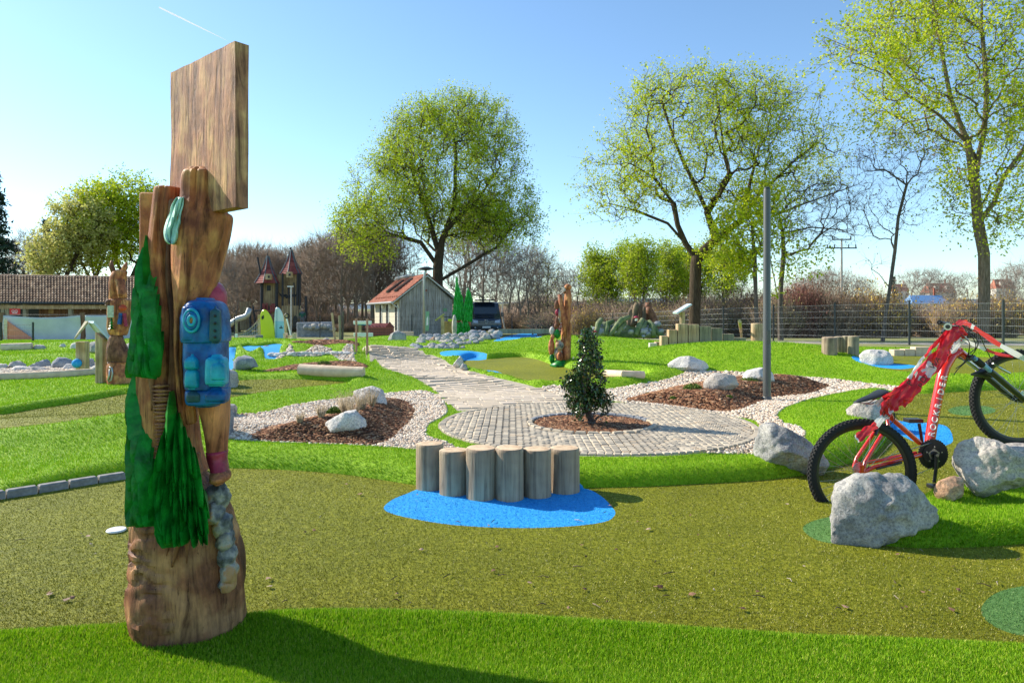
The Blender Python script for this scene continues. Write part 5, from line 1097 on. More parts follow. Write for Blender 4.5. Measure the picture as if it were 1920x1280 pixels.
# slim lamp before the hut and its green banner
b = P(795, 628, 34); l2 = empty('street_lamp', b, 'slim lamp post with dark disc head standing before the hut gable', 'street lamp')
zt = P(0, 505, 34).z-b.z
MB().tube([(0, 0, -.1), (0, 0, zt-.4), (.08, 0, zt-.1), (.1, 0, zt)], .06, 8).build('pole', M_galv, l2, smooth=True)
MB().lathe([(.06, -.06), (.12, -.05), (.42, 0), (.40, .05), (.15, .12), (.02, .14)], 20, (.1, 0, zt)).build('lamp_head', M_dgrey, l2, smooth=True)
b = P(800, 620, 33.5); bn = empty('beach_flag', b, 'narrow green and white banner leaning at the slim lamp post', 'banner'); h = .95
MB().prism([(-.07, 0, 0), (.10, 0, 0), (.13, 0, h), (-.05, 0, h)], (0, .02, 0)).build('cloth', M_flat('green_banner', (.20, .42, .24), .6), bn); MB().prism([(-.02, -.004, .25), (.08, -.004, .3), (.07, -.004, .75), (.0, -.004, .6)], (0, .003, 0)).build('white_print', M_white, bn)
# ---------------------------------------------------------------- play tower with two spires
Yc = 47; ct = empty('play_tower', P(530, 628, Yc), 'wooden play castle with two pointed red spires', 'play tower')
M_ply = M_wood('tower_boards', [(.26, .18, .09), (.38, .28, .15), (.46, .36, .21)], 'Z', .5); M_darkw = M_flat('dark_tower_wood', (.035, .035, .04), .8); M_spire = M_noise('spire_shingle', [(.3, (.16, .035, .035)), (.7, (.30, .09, .08))], scale=3, bs=.3, isl=.3); M_slate = M_flat('slate_edge', (.08, .12, .15), .6)
def boards(u0, u1, vt, vb, Y, n, name='boards'):
    mb = MB()
    for i in range(n):
        a = u0+(u1-u0)*i/n; b_ = u0+(u1-u0)*(i+1)/n; dt = RND.uniform(-1.5, 1.5); p = P((a+b_)/2, (vt+vb)/2+dt/2, Y+(.02 if i % 2 else 0)); mb.box(p, ((b_-a)*Y/F-.02, .06, (vb-vt+dt)*Y/F))
    return mb.build(name, M_ply, ct, kind='stuff')
boards(491, 519, 530, 588, Yc, 7); boards(519, 556, 515, 590, Yc+.3, 9); boards(556, 563, 514, 600, Yc+1.0, 2); boards(528, 565, 573, 612, Yc-.3, 8)
for (u0, vt, u1, vb, r) in ((491, 530, 490, 628, .11), (519, 530, 518, 628, .11), (530, 512, 530, 575, .07), (541, 535, 542, 570, .05), (551, 530, 552, 575, .05), (559, 512, 557, 590, .09), (563, 512, 562, 580, .07), (574, 555, 574, 618, .09), (483, 482, 489, 516, .07), (505, 575, 505, 628, .06)):
    MB().tube([P(u0, vt, Yc-.25), P(u1, vb, Yc-.25)], r, 6).build('tower_post', M_darkw, ct)
def spire(u, vt, vb, w, Y, bell=.35):
    c = P(u, vb, Y); h = (vb-vt)*Y/F; R = w*Y/F; n = 12; sp = None; mb = MB()
    for k in range(n):
        t0, t1 = k/n, (k+1.15)/n
        def rad(t): t = min(t, 1); return R*((1-t)*(1-bell)+bell*(1-t)**2.6)+.02
        vs = []
        for (t, e) in ((t0, .05), (t1, 0)):
            for q in range(6): a = math.pi/6+q*math.pi/3; vs.append(c+Vector(((rad(t)+e)*math.cos(a), (rad(t)+e)*math.sin(a), h*min(t, 1))))
        mb.add(vs, [(q, (q+1) % 6, 6+(q+1) % 6, 6+q) for q in range(6)]+[(5, 4, 3, 2, 1, 0)])
    sp = mb.build('spire', M_spire, ct); mb = MB()
    for q in range(6):
        a = math.pi/6+q*math.pi/3; mb.tube([c+Vector(((rad(t)+.05)*math.cos(a), (rad(t)+.05)*math.sin(a), h*t)) for t in (0, .25, .5, .75, 1)], .035, 5)
    mb.build('ridge_strips', M_slate, sp); MB().tube([c+Vector((0, 0, h*.97)), c+Vector((0, 0, h*1.12))], .03, 5).build('finial', M_darkw, sp); return sp
spire(502, 480, 531, 22, Yc); spire(546, 469, 514, 19, Yc+.4)
for u, v in ((504, 517), (543, 513)):
    d = MB().box(P(u, v+2, Yc-.85), (.34, .4, .38)).build('dormer', M_post, ct); MB().box(P(u, v+2, Yc-1.06), (.13, .02, .16)).build('opening', M_black, d)
MB().prism([P(546, 463, Yc+.4), P(541, 466, Yc+.4), P(546, 468, Yc+.4)], (0, .03, 0)).build('flag', M_darkw, ct)
MB().box(P(504, 540, Yc-.06), (.26, .05, .36)).build('window', M_black, ct)
mb = MB(); pts = [P(u, v, Yc-.05) for u, v in ((522, 547), (528, 553), (536, 551), (540, 554), (548, 551), (556, 552), (553, 557), (546, 556), (545, 559), (541, 557), (537, 560), (534, 556), (529, 558), (524, 553))]; mb.prism(pts, (0, .06, 0)); mb.build('bat_cutout', M_darkw, ct)
for u in (494, 500, 508, 514, 498, 511): MB().box(P(u, 577+RND.uniform(-3, 3), Yc-.3), (.14, .06, .55)).build('parapet_board', M_spire, ct)
MB().box(P(504, 583, Yc-.35), (1.05, .05, .12)).build('parapet_rail', M_spire, ct)
mb = MB(); mb.prism([P(u, v, Yc-.62) for u, v in ((549, 614), (549, 598), (551, 593), (554, 591), (557, 594), (558, 600), (558, 614))], (0, .04, 0)); mb.build('doorway', M_black, ct)
for (a, b_, c, d_) in ((518, 592, 531, 590), (518, 603, 531, 602), (561, 590, 574, 588)): MB().tube([P(a, b_, Yc-.3), P(c, d_, Yc-.3)], .05, 6).build('rail', M_ply, ct)
boards(450, 470, 575, 620, Yc+1, 5); 
for u in (451, 457, 463, 469): MB().box(P(u, 570, Yc+1), (.15, .08, .3)).build('battlement', M_ply, ct)
for (u0, v0, u1, v1, r) in ((468, 575, 470, 625, .08), (474, 572, 480, 615, .06), (478, 582, 490, 582, .05)): MB().tube([P(u0, v0, Yc-.1), P(u1, v1, Yc-.1)], r, 6).build('tower_post', M_darkw, ct)
reparent_local(ct)
sl = empty('slide', P(430, 620, 40), 'pale metal slide sweeping down at the left of the play tower', 'slide'); mb = MB()
pts = [(468, 578), (464, 590), (458, 594), (445, 598), (432, 607), (420, 620), (414, 630)]; mb.tube([P(u, v, 40) for u, v in pts], .16, 8, True, .5); mb.build('chute', M_galv, sl, smooth=True)
for u, v in ((445, 600), (425, 618)): MB().tube([P(u, v, 40), P(u, 632, 40)], .04, 6).build('leg', M_blockg, sl)
reparent_local(sl)
tk = MB(); p0 = P(546, 620, 41); zt = P(0, 537, 41).z-p0.z; tl = empty('street_lamp', p0, 'thin lamp post in front of the right-hand spire tower', 'street lamp'); MB().tube([(0, 0, -.2), (0, 0, zt)], .045, 6).build('pole', M_galv, tl); MB().box((-.05, 0, zt), (.36, .12, .05)).build('lamp_head', M_white, tl)
mb = MB(); w0, w1 = P(556, 623, 42), P(625, 622, 42); o = mb.hexa([w0+Vector((0, 0, -.4)), w1+Vector((0, 0, -.4)), w1+Vector((0, .5, -.4)), w0+Vector((0, .5, -.4)), P(556, 604, 42), P(625, 603, 42), P(625, 603, 42.5), P(556, 604, 42.5)]).build('stone_wall', M_gran[2], label='low grey stone wall in front of the play tower', cat='wall', bevel=.05)
for i in range(8):
    u = 575+i*7; me = rock_mesh('stone', [(.25*math.cos(q), .16*math.sin(q)) for q in range(6)], .4, 2, 400+i, .08); link('stone', me, M_gran[[2, 0, 1][i % 3]], loc=P(u, 618-RND.uniform(0, 8), 41.7), label='rounded stone set in the low wall before the play tower', cat='stone', group='stones along the low wall')
# surfboards
def board_obj(pts, Y, mat, label, seed):
    w = [P(u, v, Y) for u, v in smooth_poly(pts, 4)]; c = sum(w, Vector())/len(w); n = len(w); layers = []
    for t, s in ((-.045, .80), (-.035, .95), (0, 1.0), (.03, .95), (.04, .8)): layers += [c+(p-c)*s+Vector((0, t, 0)) for p in w]
    mb = MB(); mb.add(layers, [(j*n+i, j*n+(i+1) % n, (j+1)*n+(i+1) % n, (j+1)*n+i) for j in range(4) for i in range(n)]+[tuple(range(n))[::-1], tuple(range(4*n, 5*n))])
    o = mb.build('surfboard', mat, label=label, cat='surfboard', auto=.5); to_local(o, P(pts[0][0], pts[0][1], Y)); return o
M_yel = M_flat('yellow_board', (.62, .66, .02), .3, var=.04); M_wb = M_flat('white_board', (.62, .72, .76), .3, var=.04); M_lb = M_flat('pale_blue_board', (.30, .58, .74), .3, var=.04)
yb = board_obj([(491, 643), (489, 615), (488, 592), (491, 583), (496, 580), (503, 585), (511, 600), (515, 622), (515, 643), (503, 645)], 26.2, M_yel, 'yellow surfboard standing upright at the end of the blue stream', 1)
wb = board_obj([(515, 644), (514, 612), (515, 588), (517, 578), (521, 576), (526, 580), (531, 592), (533, 615), (533, 643), (524, 646)], 26.3, M_wb, 'white and pale blue surfboard standing upright right of the yellow one', 2)
def decal(parent, pts, Y, mat, name, th=.01):
    mb = MB(); mb.prism([P(u, v, Y) for u, v in pts], (0, th, 0)); o = mb.build(name, mat, parent); o.data.transform(Matrix.Translation(-parent.location)); return o
decal(wb, [(516, 642), (516, 602), (532, 602), (532.5, 642)], 26.24, M_lb, 'blue_panel'); decal(wb, [(518.7, 643), (518.7, 580), (519.2, 580), (519.2, 643)], 26.232, M_flat('stringer', (.05, .2, .32), .4), 'stringer')
decal(yb, [(490, 594), (492, 592), (493, 597), (491, 600)], 26.14, M_black, 'logo'); decal(yb, [(492.5, 591.5), (494, 590.5), (495, 596), (493.5, 598)], 26.14, M_black, 'logo')
for k, (a, b_) in enumerate(((502, 635), (499.8, 639), (504.2, 639), (502, 641))): decal(yb, [(a-1.1, b_+1.6), (a, b_-2), (a+1.1, b_+1.6)], 26.14, M_black, 'emblem')
decal(wb, [(523.5, 615.5), (530, 615.5), (530, 613.6), (523.5, 613.6)], 26.232, M_dgrey, 'logo'); decal(wb, [(525.5, 613), (527, 610), (528.5, 613)], 26.232, M_dgrey, 'logo')
for u, l in ((487, 'square timber post left of the yellow surfboard'), (535, 'square timber post right of the white surfboard')):
    p = P(u, 645, 26.6); MB().box((0, 0, .5), (.12, .12, 1.3)).build('timber_post', M_post, label=l, cat='post').location = p
# small stair and mast
st = empty('toy_stair', P(543, 655, 22), 'small stepped wooden stair right of the surfboards', 'stair')
for k in range(4): MB().box((0, k*.05, .06+k*.12), (.25-.02*k, .2, .045)).build('step', M_plaster, st)
for dx in (-.15, .14): MB().box((dx, .05, .25), (.05, .3, .55)).build('side', M_plaster, st)
ms = empty('toy_mast', P(548, 640, 22.5), 'leaning white mast with a black-rimmed disc on top', 'mast'); MB().tube([(0, 0, 0), (-.18, 0, .75)], .025, 6).build('pole', M_white, ms); MB().lathe([(.03, 0), (.07, .05), (.04, .1)], 10, (0, 0, -.02)).build('foot', M_plaster, ms)
mb = MB(); mb.tube([(-.18+.07*math.cos(q), 0, .84+.07*math.sin(q)) for q in np.linspace(0, 6.28, 15)], .022, 5, False); mb.build('disc_rim', M_black, ms)
# rope net left of the boards
ne = empty('rope_net', P(443, 650, 24), 'sagging rope net strung between pale posts left of the boards', 'net')
pa, pb = P(443, 628, 24), P(487, 597, 25.5); 
for p, h in ((P(443, 652, 24), .5),): MB().tube([p, p+Vector((0, 0, h))], .05, 8).build('post', M_white, ne)
MB().tube([P(443, 606, 24.5), P(443, 640, 24.5)], .025, 6).build('post', M_blockg, ne)
def sag(a, b, s, n=10): return [a.lerp(b, i/n)-Vector((0, 0, s*math.sin(math.pi*i/n))) for i in range(n+1)]
MB().tube(sag(pa, pb, .12), .02, 5).build('top_rope', M_post, ne); mb = MB()
for k in range(6):
    f = k/5; mb.tube(sag(pa.lerp(P(443, 640, 24), f), pb.lerp(P(487, 640, 25.5), f), .10), .006, 3)
for k in range(14): f = k/13; mb.tube([sag(pa, pb, .12, 13)[k], P(443+44*f, 641, 24+1.5*f)], .006, 3)
mb.build('mesh', M_galv, ne, kind='stuff'); reparent_local(ne)
rk = [(400, 650), (402, 655), (430, 660)]
g_o = link('turf_hump', None, None) if False else None
# two gate posts on the path, sapling stakes, white balance bars
for (u, vt, vb, l) in ((668, 597, 659, 'left of the two thin wooden posts at the far end of the path'), (688.5, 597, 663, 'right of the two thin wooden posts at the far end of the path')):
    g = ground_px(u, vb); h = P(u, vt, g.y).z-g.z; MB().tube([(0, 0, -.1), (.0, 0, h)], .024, 8).build('thin_post', M_wood('redwood_%d' % int(u), [(.36, .18, .10), (.48, .28, .17), (.56, .36, .24)], 'Z', 1.5), label=l, cat='post', group='pair of thin posts at the far path end').location = g
sp = empty('staked_sapling', P(637, 642, 24), 'young tree tied between three round stakes in the far bark bed', 'sapling')
for dx, dz, r, m in ((-.27, 1.05, .04, M_post), (.0, .95, .05, M_blockg), (.12, 1.1, .035, M_bark_g)): MB().tube([(dx*.6+.02, 0, -.1), (dx, 0, dz)], r, 8).build('stake' if m is not M_bark_g else 'trunk', m, sp)
wbm = empty('balance_bars', P(680, 632, 28), 'white painted bars on a timber post beside the red model building', 'bars')
MB().box((0, 0, .60), (.72, .2, .13)).build('top_bar', M_white, wbm, bevel=.01); MB().box((.03, 0, .10), (.78, .12, .16)).build('low_bar', M_white, wbm, bevel=.01); MB().box((-.12, .05, .3), (.1, .1, .6)).build('post', M_post, wbm); MB().box((0, .02, .52), (.66, .16, .03)).build('under_panel', M_blue, wbm)
# red model building
M_mbrick = M_flat('model_brick', (.30, .10, .08), .8); mbd = empty('model_building', P(711, 632, 30.5), 'dark red miniature building with rows of tiny windows and hipped roof', 'model building', rz=.10)
MB().box((0, .3, .20), (1.22, .6, .46)).build('walls', M_mbrick, mbd); MB().hexa([(-.65, -.03, .43), (.65, -.03, .43), (.65, .63, .43), (-.65, .63, .43), (-.48, .25, .62), (.48, .25, .62), (.48, .35, .62), (-.48, .35, .62)]).build('roof', M_spire, mbd)
g2 = MB().prism([(.28, -.07, .43), (.62, -.07, .43), (.45, -.07, .68)], (0, .5, 0)).build('gable_roof', M_spire, mbd); MB().box((.45, 0, .2), (.34, .1, .46)).build('bay', M_mbrick, mbd)
mb = MB()
for r in range(3):
    for c in range(11): mb.box((-.53+c*.078, -.005, .09+r*.125), (.03, .02, .05))
    for c in range(3): mb.box((.36+c*.09, -.055, .09+r*.125), (.03, .02, .05))
mb.build('windows', M_black, mbd, kind='stuff')
mb = MB()
for c in range(6): mb.box((-.45+c*.15, .05, .50), (.03, .05, .03))
mb.build('dormers', M_black, mbd, kind='stuff')
MB().box((0, 0, .09), (.7, .25, .22)).build('timber_box', M_plaster, bevel=.01, label='low pale timber box at the foot of the hut', cat='box').location = P(762, 629, 34)
# info stand by the rubble pile
isd = empty('score_stand', P(830, 632, 22.5), 'timber stand with slanting yellow lid rising from the rubble pile', 'stand'); MB().box((0, 0, .3), (.1, .1, .75)).build('post', M_post, isd)
MB().box((-.09, 0, .66), (.36, .28, .04), M=Matrix.Rotation(-.62, 3, 'Y')).build('lid', M_wood('lid_wood', [(.34, .30, .08), (.48, .42, .14), (.55, .5, .22)], 'X', 1), isd)
MB().ball((-.14, -.05, .05), .06, 12, 8).build('ball', M_blue, isd, smooth=True)
ob = empty('playhouse_box', P(848, 630, 27), 'rusty orange-brown box with yellow rim beside the carved spruces', 'box'); MB().box((0, 0, .28), (.75, .5, .6)).build('body', M_flat('rust_panel', (.34, .19, .08), .85, var=.35), ob); MB().box((.1, -.1, .62), (.5, .2, .12)).build('rim', M_yel, ob); MB().box((0, 0, .76), (.8, .5, .03)).build('shade', M_dgrey, ob)
MB().ball((0, 0, .3), (.09, .12, .42), 10, 10).build('grey_marker', M_gran[1], label='upright grey oval stone left of the carved spruces', cat='stone', smooth=True).location = P(852, 628, 24)
# slanted sign on the block row
sg = empty('course_sign', P(1279, 607, 14.6), 'slanted white-topped sign board on a round wooden post behind the blocks', 'sign'); MB().tube([(0, 0, -.3), (0, 0, .25)], .055, 10).build('post', M_post, sg)
MB().box((0, 0, .32), (.36, .4, .035), M=Matrix.Rotation(-.55, 3, 'Y')).build('board', M_flat('sign_plate', (.55, .62, .68), .35), sg)
# shelter-shaped signs left
shs = empty('shelter_sign', ground_px(190, 718), 'small gabled timber stand with a grey metal lid at the left', 'stand')
base = shs.location.copy(); Yh = base.y; zt = P(0, 628, Yh).z-base.z
MB().hexa([(-.055, -.06, -.1), (.055, -.06, -.1), (.055, .06, -.1), (-.055, .06, -.1), (-.055, -.06, zt+.04), (.055, -.06, zt-.05), (.055, .06, zt-.05), (-.055, .06, zt+.04)]).build('front_post', M_post, shs, bevel=.006)
b2 = P(155, 698, Yh+1.6); h2 = P(0, 640, b2.y).z
MB().box((b2.x-base.x, b2.y-base.y, (b2.z+h2)/2-base.z), (.16, .13, h2-b2.z)).build('rear_post', M_post, shs, bevel=.006)
pq = [P(165, 605, Yh+1.0), P(175, 606, Yh), P(204, 638, Yh-.05), P(192, 640, Yh+1.0)]; pq = [p-base for p in pq]; nrm = Vector((.02, 0, .02)); MB().hexa([pq[1], pq[2], pq[3], pq[0]]+[p+Vector((.01, 0, .03)) for p in (pq[1], pq[2], pq[3], pq[0])]).build('metal_lid', M_flat('metal_lid', (.42, .52, .60), .4, metal=.3), shs)
pq = [P(166, 606, Yh+.6), P(160, 606, Yh+1.5), P(141, 636, Yh+1.5), P(140, 638, Yh+.9)]; pq = [p-base for p in pq]; MB().hexa(pq+[p+Vector((-.01, 0, .035)) for p in pq]).build('wood_lid', M_blockg, shs)
MB().ball(P(144, 681, Yh+1.5)-base, .075, 14, 10).build('blue_ball', M_blue, shs, smooth=True)
# power pole
b = P(1578, 600, 72); pp = empty('power_pole', b, 'tall power pole with two crossarms beyond the scrub', 'power pole'); s = 72/F; h = (600-447)*s
MB().tube([(0, 0, -1), (0, 0, h)], [.16, .09], 8).build('pole', M_bark_w, pp)
for v, w in ((449, 18), (465, 28)):
    z = (600-v)*s; MB().box((0, 0, z), (2*w*s, .12, .12)).build('crossarm', M_dgrey, pp)
    for k in ((-1, -.5, .5, 1) if w > 20 else (-1, 1)): MB().tube([(k*w*s*.95, 0, z), (k*w*s*.95, 0, z+.38)], .06, 5).build('insulator', M_dgrey, pp)
for k in (-1, -.4, .4, 1):
    a = b+Vector((k*28*s*.95, 0, (600-465)*s+.35)); e = Vector((-60, 190, 12)); e2 = e+Vector((k*2, 0, 0)); o = MB().tube([a.lerp(e2, i/14)-Vector((0, 0, 2.5*math.sin(math.pi*i/14))) for i in range(15)], .012, 3).build('power_line', M_dgrey, pp); o.data.transform(Matrix.Translation(-b))
# far houses
def house(u0, u1, vr, ve, vb, Y, label, roofm, wallm, dorm=0, rz=0):
    a, c = P(u0, ve, Y), P(u1, ve, Y); w = c.x-a.x; base = Vector(((a.x+c.x)/2, Y, P(0, vb, Y).z)); hw = P(0, ve, Y).z-base.z; hr = P(0, vr, Y).z-base.z; r = empty('house', base, label, 'house', rz=rz); dp = w*.6
    MB().box((0, dp/2, hw/2), (w*.94, dp*.9, hw)).build('wall', wallm, r); MB().hexa([(-w/2, 0, hw-.1), (w/2, 0, hw-.1), (w/2, dp, hw-.1), (-w/2, dp, hw-.1), (-w*.42, dp*.48, hr), (w*.42, dp*.48, hr), (w*.42, dp*.52, hr), (-w*.42, dp*.52, hr)]).build('roof', roofm, r)
    for k in range(dorm):
        x = -w*.2+w*.4*k; d = MB().box((x, dp*.16, (hw+hr)/2), (w*.12, dp*.2, (hr-hw)*.35)).build('dormer', wallm, r); MB().box((x, dp*.055, (hw+hr)/2), (w*.07, .05, (hr-hw)*.22)).build('window', M_glass, d)
    for k in range(3): f = MB().box((-w*.3+w*.3*k, dp*.045, hw*.6), (w*.1, .12, hw*.35)).build('window', M_white, r); MB().box((-w*.3+w*.3*k, dp*.045-.07, hw*.6), (w*.08, .04, hw*.28)).build('pane', M_glass, f)
    MB().box((w*.25, dp*.5, hr+.2), (w*.04, w*.04, 1.4)).build('chimney', M_redtile, r); return r
M_hr = M_noise('house_roof', [(.3, (.34, .10, .06)), (.7, (.50, .20, .13))], scale=1, bs=.2); M_hw = M_flat('house_wall', (.6, .56, .5), .8)
house(1676, 1706, 532, 545, 562, 160, 'red-roofed house left behind the slender leaning tree', M_hr, M_hw)
house(1743, 1795, 530, 548, 566, 150, 'red-roofed house with two dormers above the blue roof', M_hr, M_hw, 2)
house(1868, 1906, 523, 540, 560, 160, 'red-roofed house right of the thick trunk', M_hr, M_hw, 1)
house(1712, 1782, 553, 568, 590, 85, 'low building with a blue roof among the bushes', M_flat('blue_roof', (.16, .30, .52), .4), M_hw)
for i, u in enumerate((1822, 1858, 1895, 1925)):
    MB().box((0, 0, .6), (2.2, 2, 1.3)).build('container', M_flat('orange_container_%d' % i, (.75, .36, .03), .5), bevel=.03, label=['orange container left of the thick trunk, far off', 'orange container right of the thick trunk, far off', 'orange container second from the right edge', 'orange container cut by the right edge'][i], cat='container').location = P(u, 592, 75)
# contrail
c0, c1 = P(298, 14, 6000), P(425, 76, 6000); mb = MB(); ws = [6, 7, 6, 4.5, 3, 1]; q_ = [c0.lerp(c1, t) for t in (0, .2, .4, .6, .8, 1)]; sd_ = (c1-c0).normalized().cross(sun_vec).normalized(); mb.add([p+sd_*w*k for p, w in zip(q_, ws) for k in (-1, 1)], [(2*i, 2*i+1, 2*i+3, 2*i+2) for i in range(5)]); o = mb.build('contrail', M_isl('ice_cloud', [(0, (.9, .9, .9)), (1, (.95, .95, .95))], rough=1, trans=.6), label='thin white contrail high up at the upper left', cat='contrail'); to_local(o, c0)
# bench-like white edging by far water
MB().box((0, 0, 0), (1.9, .15, .16)).build('edging_board', M_blockg, label='straight grey board edging the far blue water', cat='board').location = P(985, 621, 24)
# ---------------------------------------------------------------- carved hiker post (foreground)
def carved_wood(name, a, b_, c_, scale=1., hor=False, coat=.25):
    m, n, b = new_mat(name); c = coords(n, (9*scale, 9*scale, 1.1*scale) if not hor else (3, 3, 26)); c2 = coords(n, (1, 1, 1))
    t = N(n, 'ShaderNodeTexNoise', Scale=2.2, Detail=9, Roughness=.68, Distortion=.9); n.links.new(c, t.inputs[0])
    w = N(n, 'ShaderNodeTexNoise', Scale=7.5, Detail=4, Roughness=.6); n.links.new(c2, w.inputs[0]); k = N(n, 'ShaderNodeTexNoise', Scale=5, Detail=7, Roughness=.7, Distortion=1.5); n.links.new(coords(n, (12*scale, 12*scale, .7*scale)), k.inputs[0])
    col = ramp(n, w.outputs[0], [(.30, a), (.46, b_), (.60, c_), (.72, tuple(min(1, x*1.25) for x in c_))])
    col = mix(n, col, ramp(n, t.outputs[0], [(.36, (.22, .17, .17)), (.48, (.80, .76, .74)), (.64, (1.35, 1.28, 1.15))]), .9, 'MULTIPLY')
    col = mix(n, col, ramp(n, k.outputs[0], [(.34, (.10, .07, .07)), (.40, (1, 1, 1))]), .9, 'MULTIPLY')
    n.links.new(col, b.inputs['Base Color']); b.inputs['Roughness'].default_value = .62; b.inputs['Specular IOR Level'].default_value = .2; b.inputs['Coat Weight'].default_value = coat*.25; b.inputs['Coat Roughness'].default_value = .35
    bump(n, b, t.outputs[0], .9, .015); return m
M_cw = carved_wood('carved_wood', (.22, .06, .035), (.42, .145, .065), (.62, .29, .11))
M_cwb = carved_wood('carved_base_wood', (.14, .05, .03), (.28, .115, .058), (.43, .22, .105), coat=.12)
M_cwp = carved_wood('plank_wood', (.25, .12, .085), (.42, .19, .12), (.58, .33, .18), 1.6, coat=.05)
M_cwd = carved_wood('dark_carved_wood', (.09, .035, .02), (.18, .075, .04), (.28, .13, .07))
def paint(name, lo, hi, rough=.35, coat=.4, sc=16):
    m = M_noise(name, [(.28, tuple(x*.35 for x in lo)), (.42, lo), (.68, hi)], scale=sc, rough=rough, bs=.6, bd=.008, bscale=30, spec=.25); b = m.node_tree.nodes['Principled BSDF']; b.inputs['Coat Weight'].default_value = coat*.25; b.inputs['Coat Roughness'].default_value = .35; return m
M_pgreen = paint('green_paint', (.004, .13, .012), (.014, .29, .03)); M_pblue = paint('blue_paint', (.001, .055, .22), (.004, .15, .44)); M_pteal = paint('turquoise_paint', (.005, .24, .42), (.03, .42, .60))
M_pred = paint('red_paint', (.25, .015, .04), (.46, .04, .09)); M_pcloth = paint('cloth_paint', (.30, .52, .46), (.50, .72, .64), .5, .1); M_pdark = paint('dark_teal_paint', (.01, .05, .08), (.02, .11, .15)); M_prock = M_noise('painted_rock', [(.36, (.03, .03, .03)), (.44, (.15, .15, .15)), (.50, (.34, .31, .27)), (.56, (.42, .22, .10)), (.68, (.46, .27, .13))], scale=9, rough=.5, bs=.6, bd=.01, bscale=25)
def cr(vals, n):
    v = np.array(vals, float); m = len(v); out = []
    for i in range(m-1):
        p0, p1, p2, p3 = v[max(i-1, 0)], v[i], v[i+1], v[min(i+2, m-1)]
        for k in range(n): t = k/n; out.append(.5*((2*p1)+(-p0+p2)*t+(2*p0-5*p1+4*p2-p3)*t*t+(-p0+3*p1-3*p2+p3)*t**3))
    out.append(v[-1]); return np.array(out)
def carved(name, rings, mat, parent, n=44, sub=6, exp=2.0, disp=None, caps=True, smooth=True, auto=None, top_round=True):
    """rings: (v, u_left, u_right, Y, half depth in metres)"""
    R = cr(rings, sub); vs = []; rows = []
    for v, ul, ur, Y, dp in R:
        c = P((ul+ur)/2, v, Y); hw = (ur-ul)/2*Y/F
        for k in range(n):
            q = 2*math.pi*k/n; cx, sy = math.cos(q), math.sin(q); e = 2/exp
            x = math.copysign(abs(cx)**e, cx)*hw; y = math.copysign(abs(sy)**e, sy)*dp; p = c+Vector((x, y, 0))
            if disp: d = disp(q, p.z, p); p = p+Vector((cx, sy, 0))*d
            vs.append(p)
    m = len(R); fs = [(i*n+k, i*n+(k+1) % n, (i+1)*n+(k+1) % n, (i+1)*n+k) for i in range(m-1) for k in range(n)]
    if R[0][0] < R[-1][0]: fs = [f[::-1] for f in fs]
    mb = MB(); mb.add(vs, fs)
    if caps:
        for j in (0, m-1):
            ce = sum((vs[j*n+k] for k in range(n)), Vector())/n; b = len(mb.v); up = .006 if (R[0][0] < R[-1][0]) == (j == 0) else -.006
            inner = [ce+(vs[j*n+k]-ce)*.88+Vector((0, 0, up)) for k in range(n)]; mb.v += [tuple(p) for p in inner]+[tuple(ce+Vector((0, 0, up*1.3)))]
            f1 = [(j*n+k, j*n+(k+1) % n, b+(k+1) % n, b+k) for k in range(n)]+[(b+k, b+(k+1) % n, b+n) for k in range(n)]
            mb.f += f1; mb.mi += [0]*len(f1)
    return mb.build(name, mat, parent, smooth=smooth and not auto, auto=auto)
def frond(mb, a, b, w, out, th=.012, bend=.01):
    """a carved leaf blade from a (top) to b (tip)"""
    a, b, out = Vector(a), Vector(b), Vector(out).normalized(); d = b-a; s = d.cross(out).normalized(); ks = ((0, .25), (.18, .75), (.45, 1.), (.75, .72), (.93, .3)); vs = []
    for t, f in ks:
        c = a+d*t+out*(bend*math.sin(t*2.6)); hw = w*.5*f; vs += [c-s*hw-out*th*.5, c-s*hw*.5+out*th*.35, c+out*th, c+s*hw*.5+out*th*.35, c+s*hw-out*th*.5]
    vs += [b+out*th*.2]; fs = [(i*5+k, i*5+k+1, (i+1)*5+k+1, (i+1)*5+k) for i in range(4) for k in range(4)]+[(20+k, 20+k+1, 25) for k in range(4)]
    mb.add(vs, fs)
def frond_tree(name, apex, rows, mat, parent, Yf, lenf=48, wid=16, seed=0, th=.012, step=15, spread=.45, ax=None):
    """rows: (v, u_left, u_right) envelope; Yf(u, v) surface distance"""
    rs = random.Random(seed); mb = MB(); R = np.array(rows, float); v = R[0][0]
    while v < R[-1][0]:
        ul, ur = np.interp(v, R[:, 0], R[:, 1]), np.interp(v, R[:, 0], R[:, 2]); n = max(1, int((ur-ul)/(wid*.55))); axc = (ul+ur)/2 if ax is None else ax(v)
        for k in range(n):
            u = ul+(ur-ul)*((k+.5)/n)+rs.uniform(-2, 2)*wid/16; L = lenf*rs.uniform(.75, 1.2); v2 = min(v+L, R[-1][0]+L*.25); uu = u+(u-axc)*spread*.5+rs.uniform(-4, 4)*wid/16
            ul2, ur2 = np.interp(v2, R[:, 0], R[:, 1])-wid*.1, np.interp(v2, R[:, 0], R[:, 2])+wid*.1; uu = min(max(uu, ul2), ur2)
            off = rs.uniform(0, .010)*th/.012; a = P(u, v-L*.15, Yf(u, v)+.004); b = P(uu, v2, Yf(uu, v2)-.006-off); nrm = (P(u+4, v, Yf(u+4, v))-P(u-4, v, Yf(u-4, v))).cross(Vector((0, 0, 1))); 
            if nrm.y > 0: nrm = -nrm
            frond(mb, a, b, wid*rs.uniform(.8, 1.25)*Yf(u, v)/F, nrm, th, th*.8)
        v += step*rs.uniform(.8, 1.2)
    return mb.build(name, mat, parent, auto=.42)
YT = 2.42
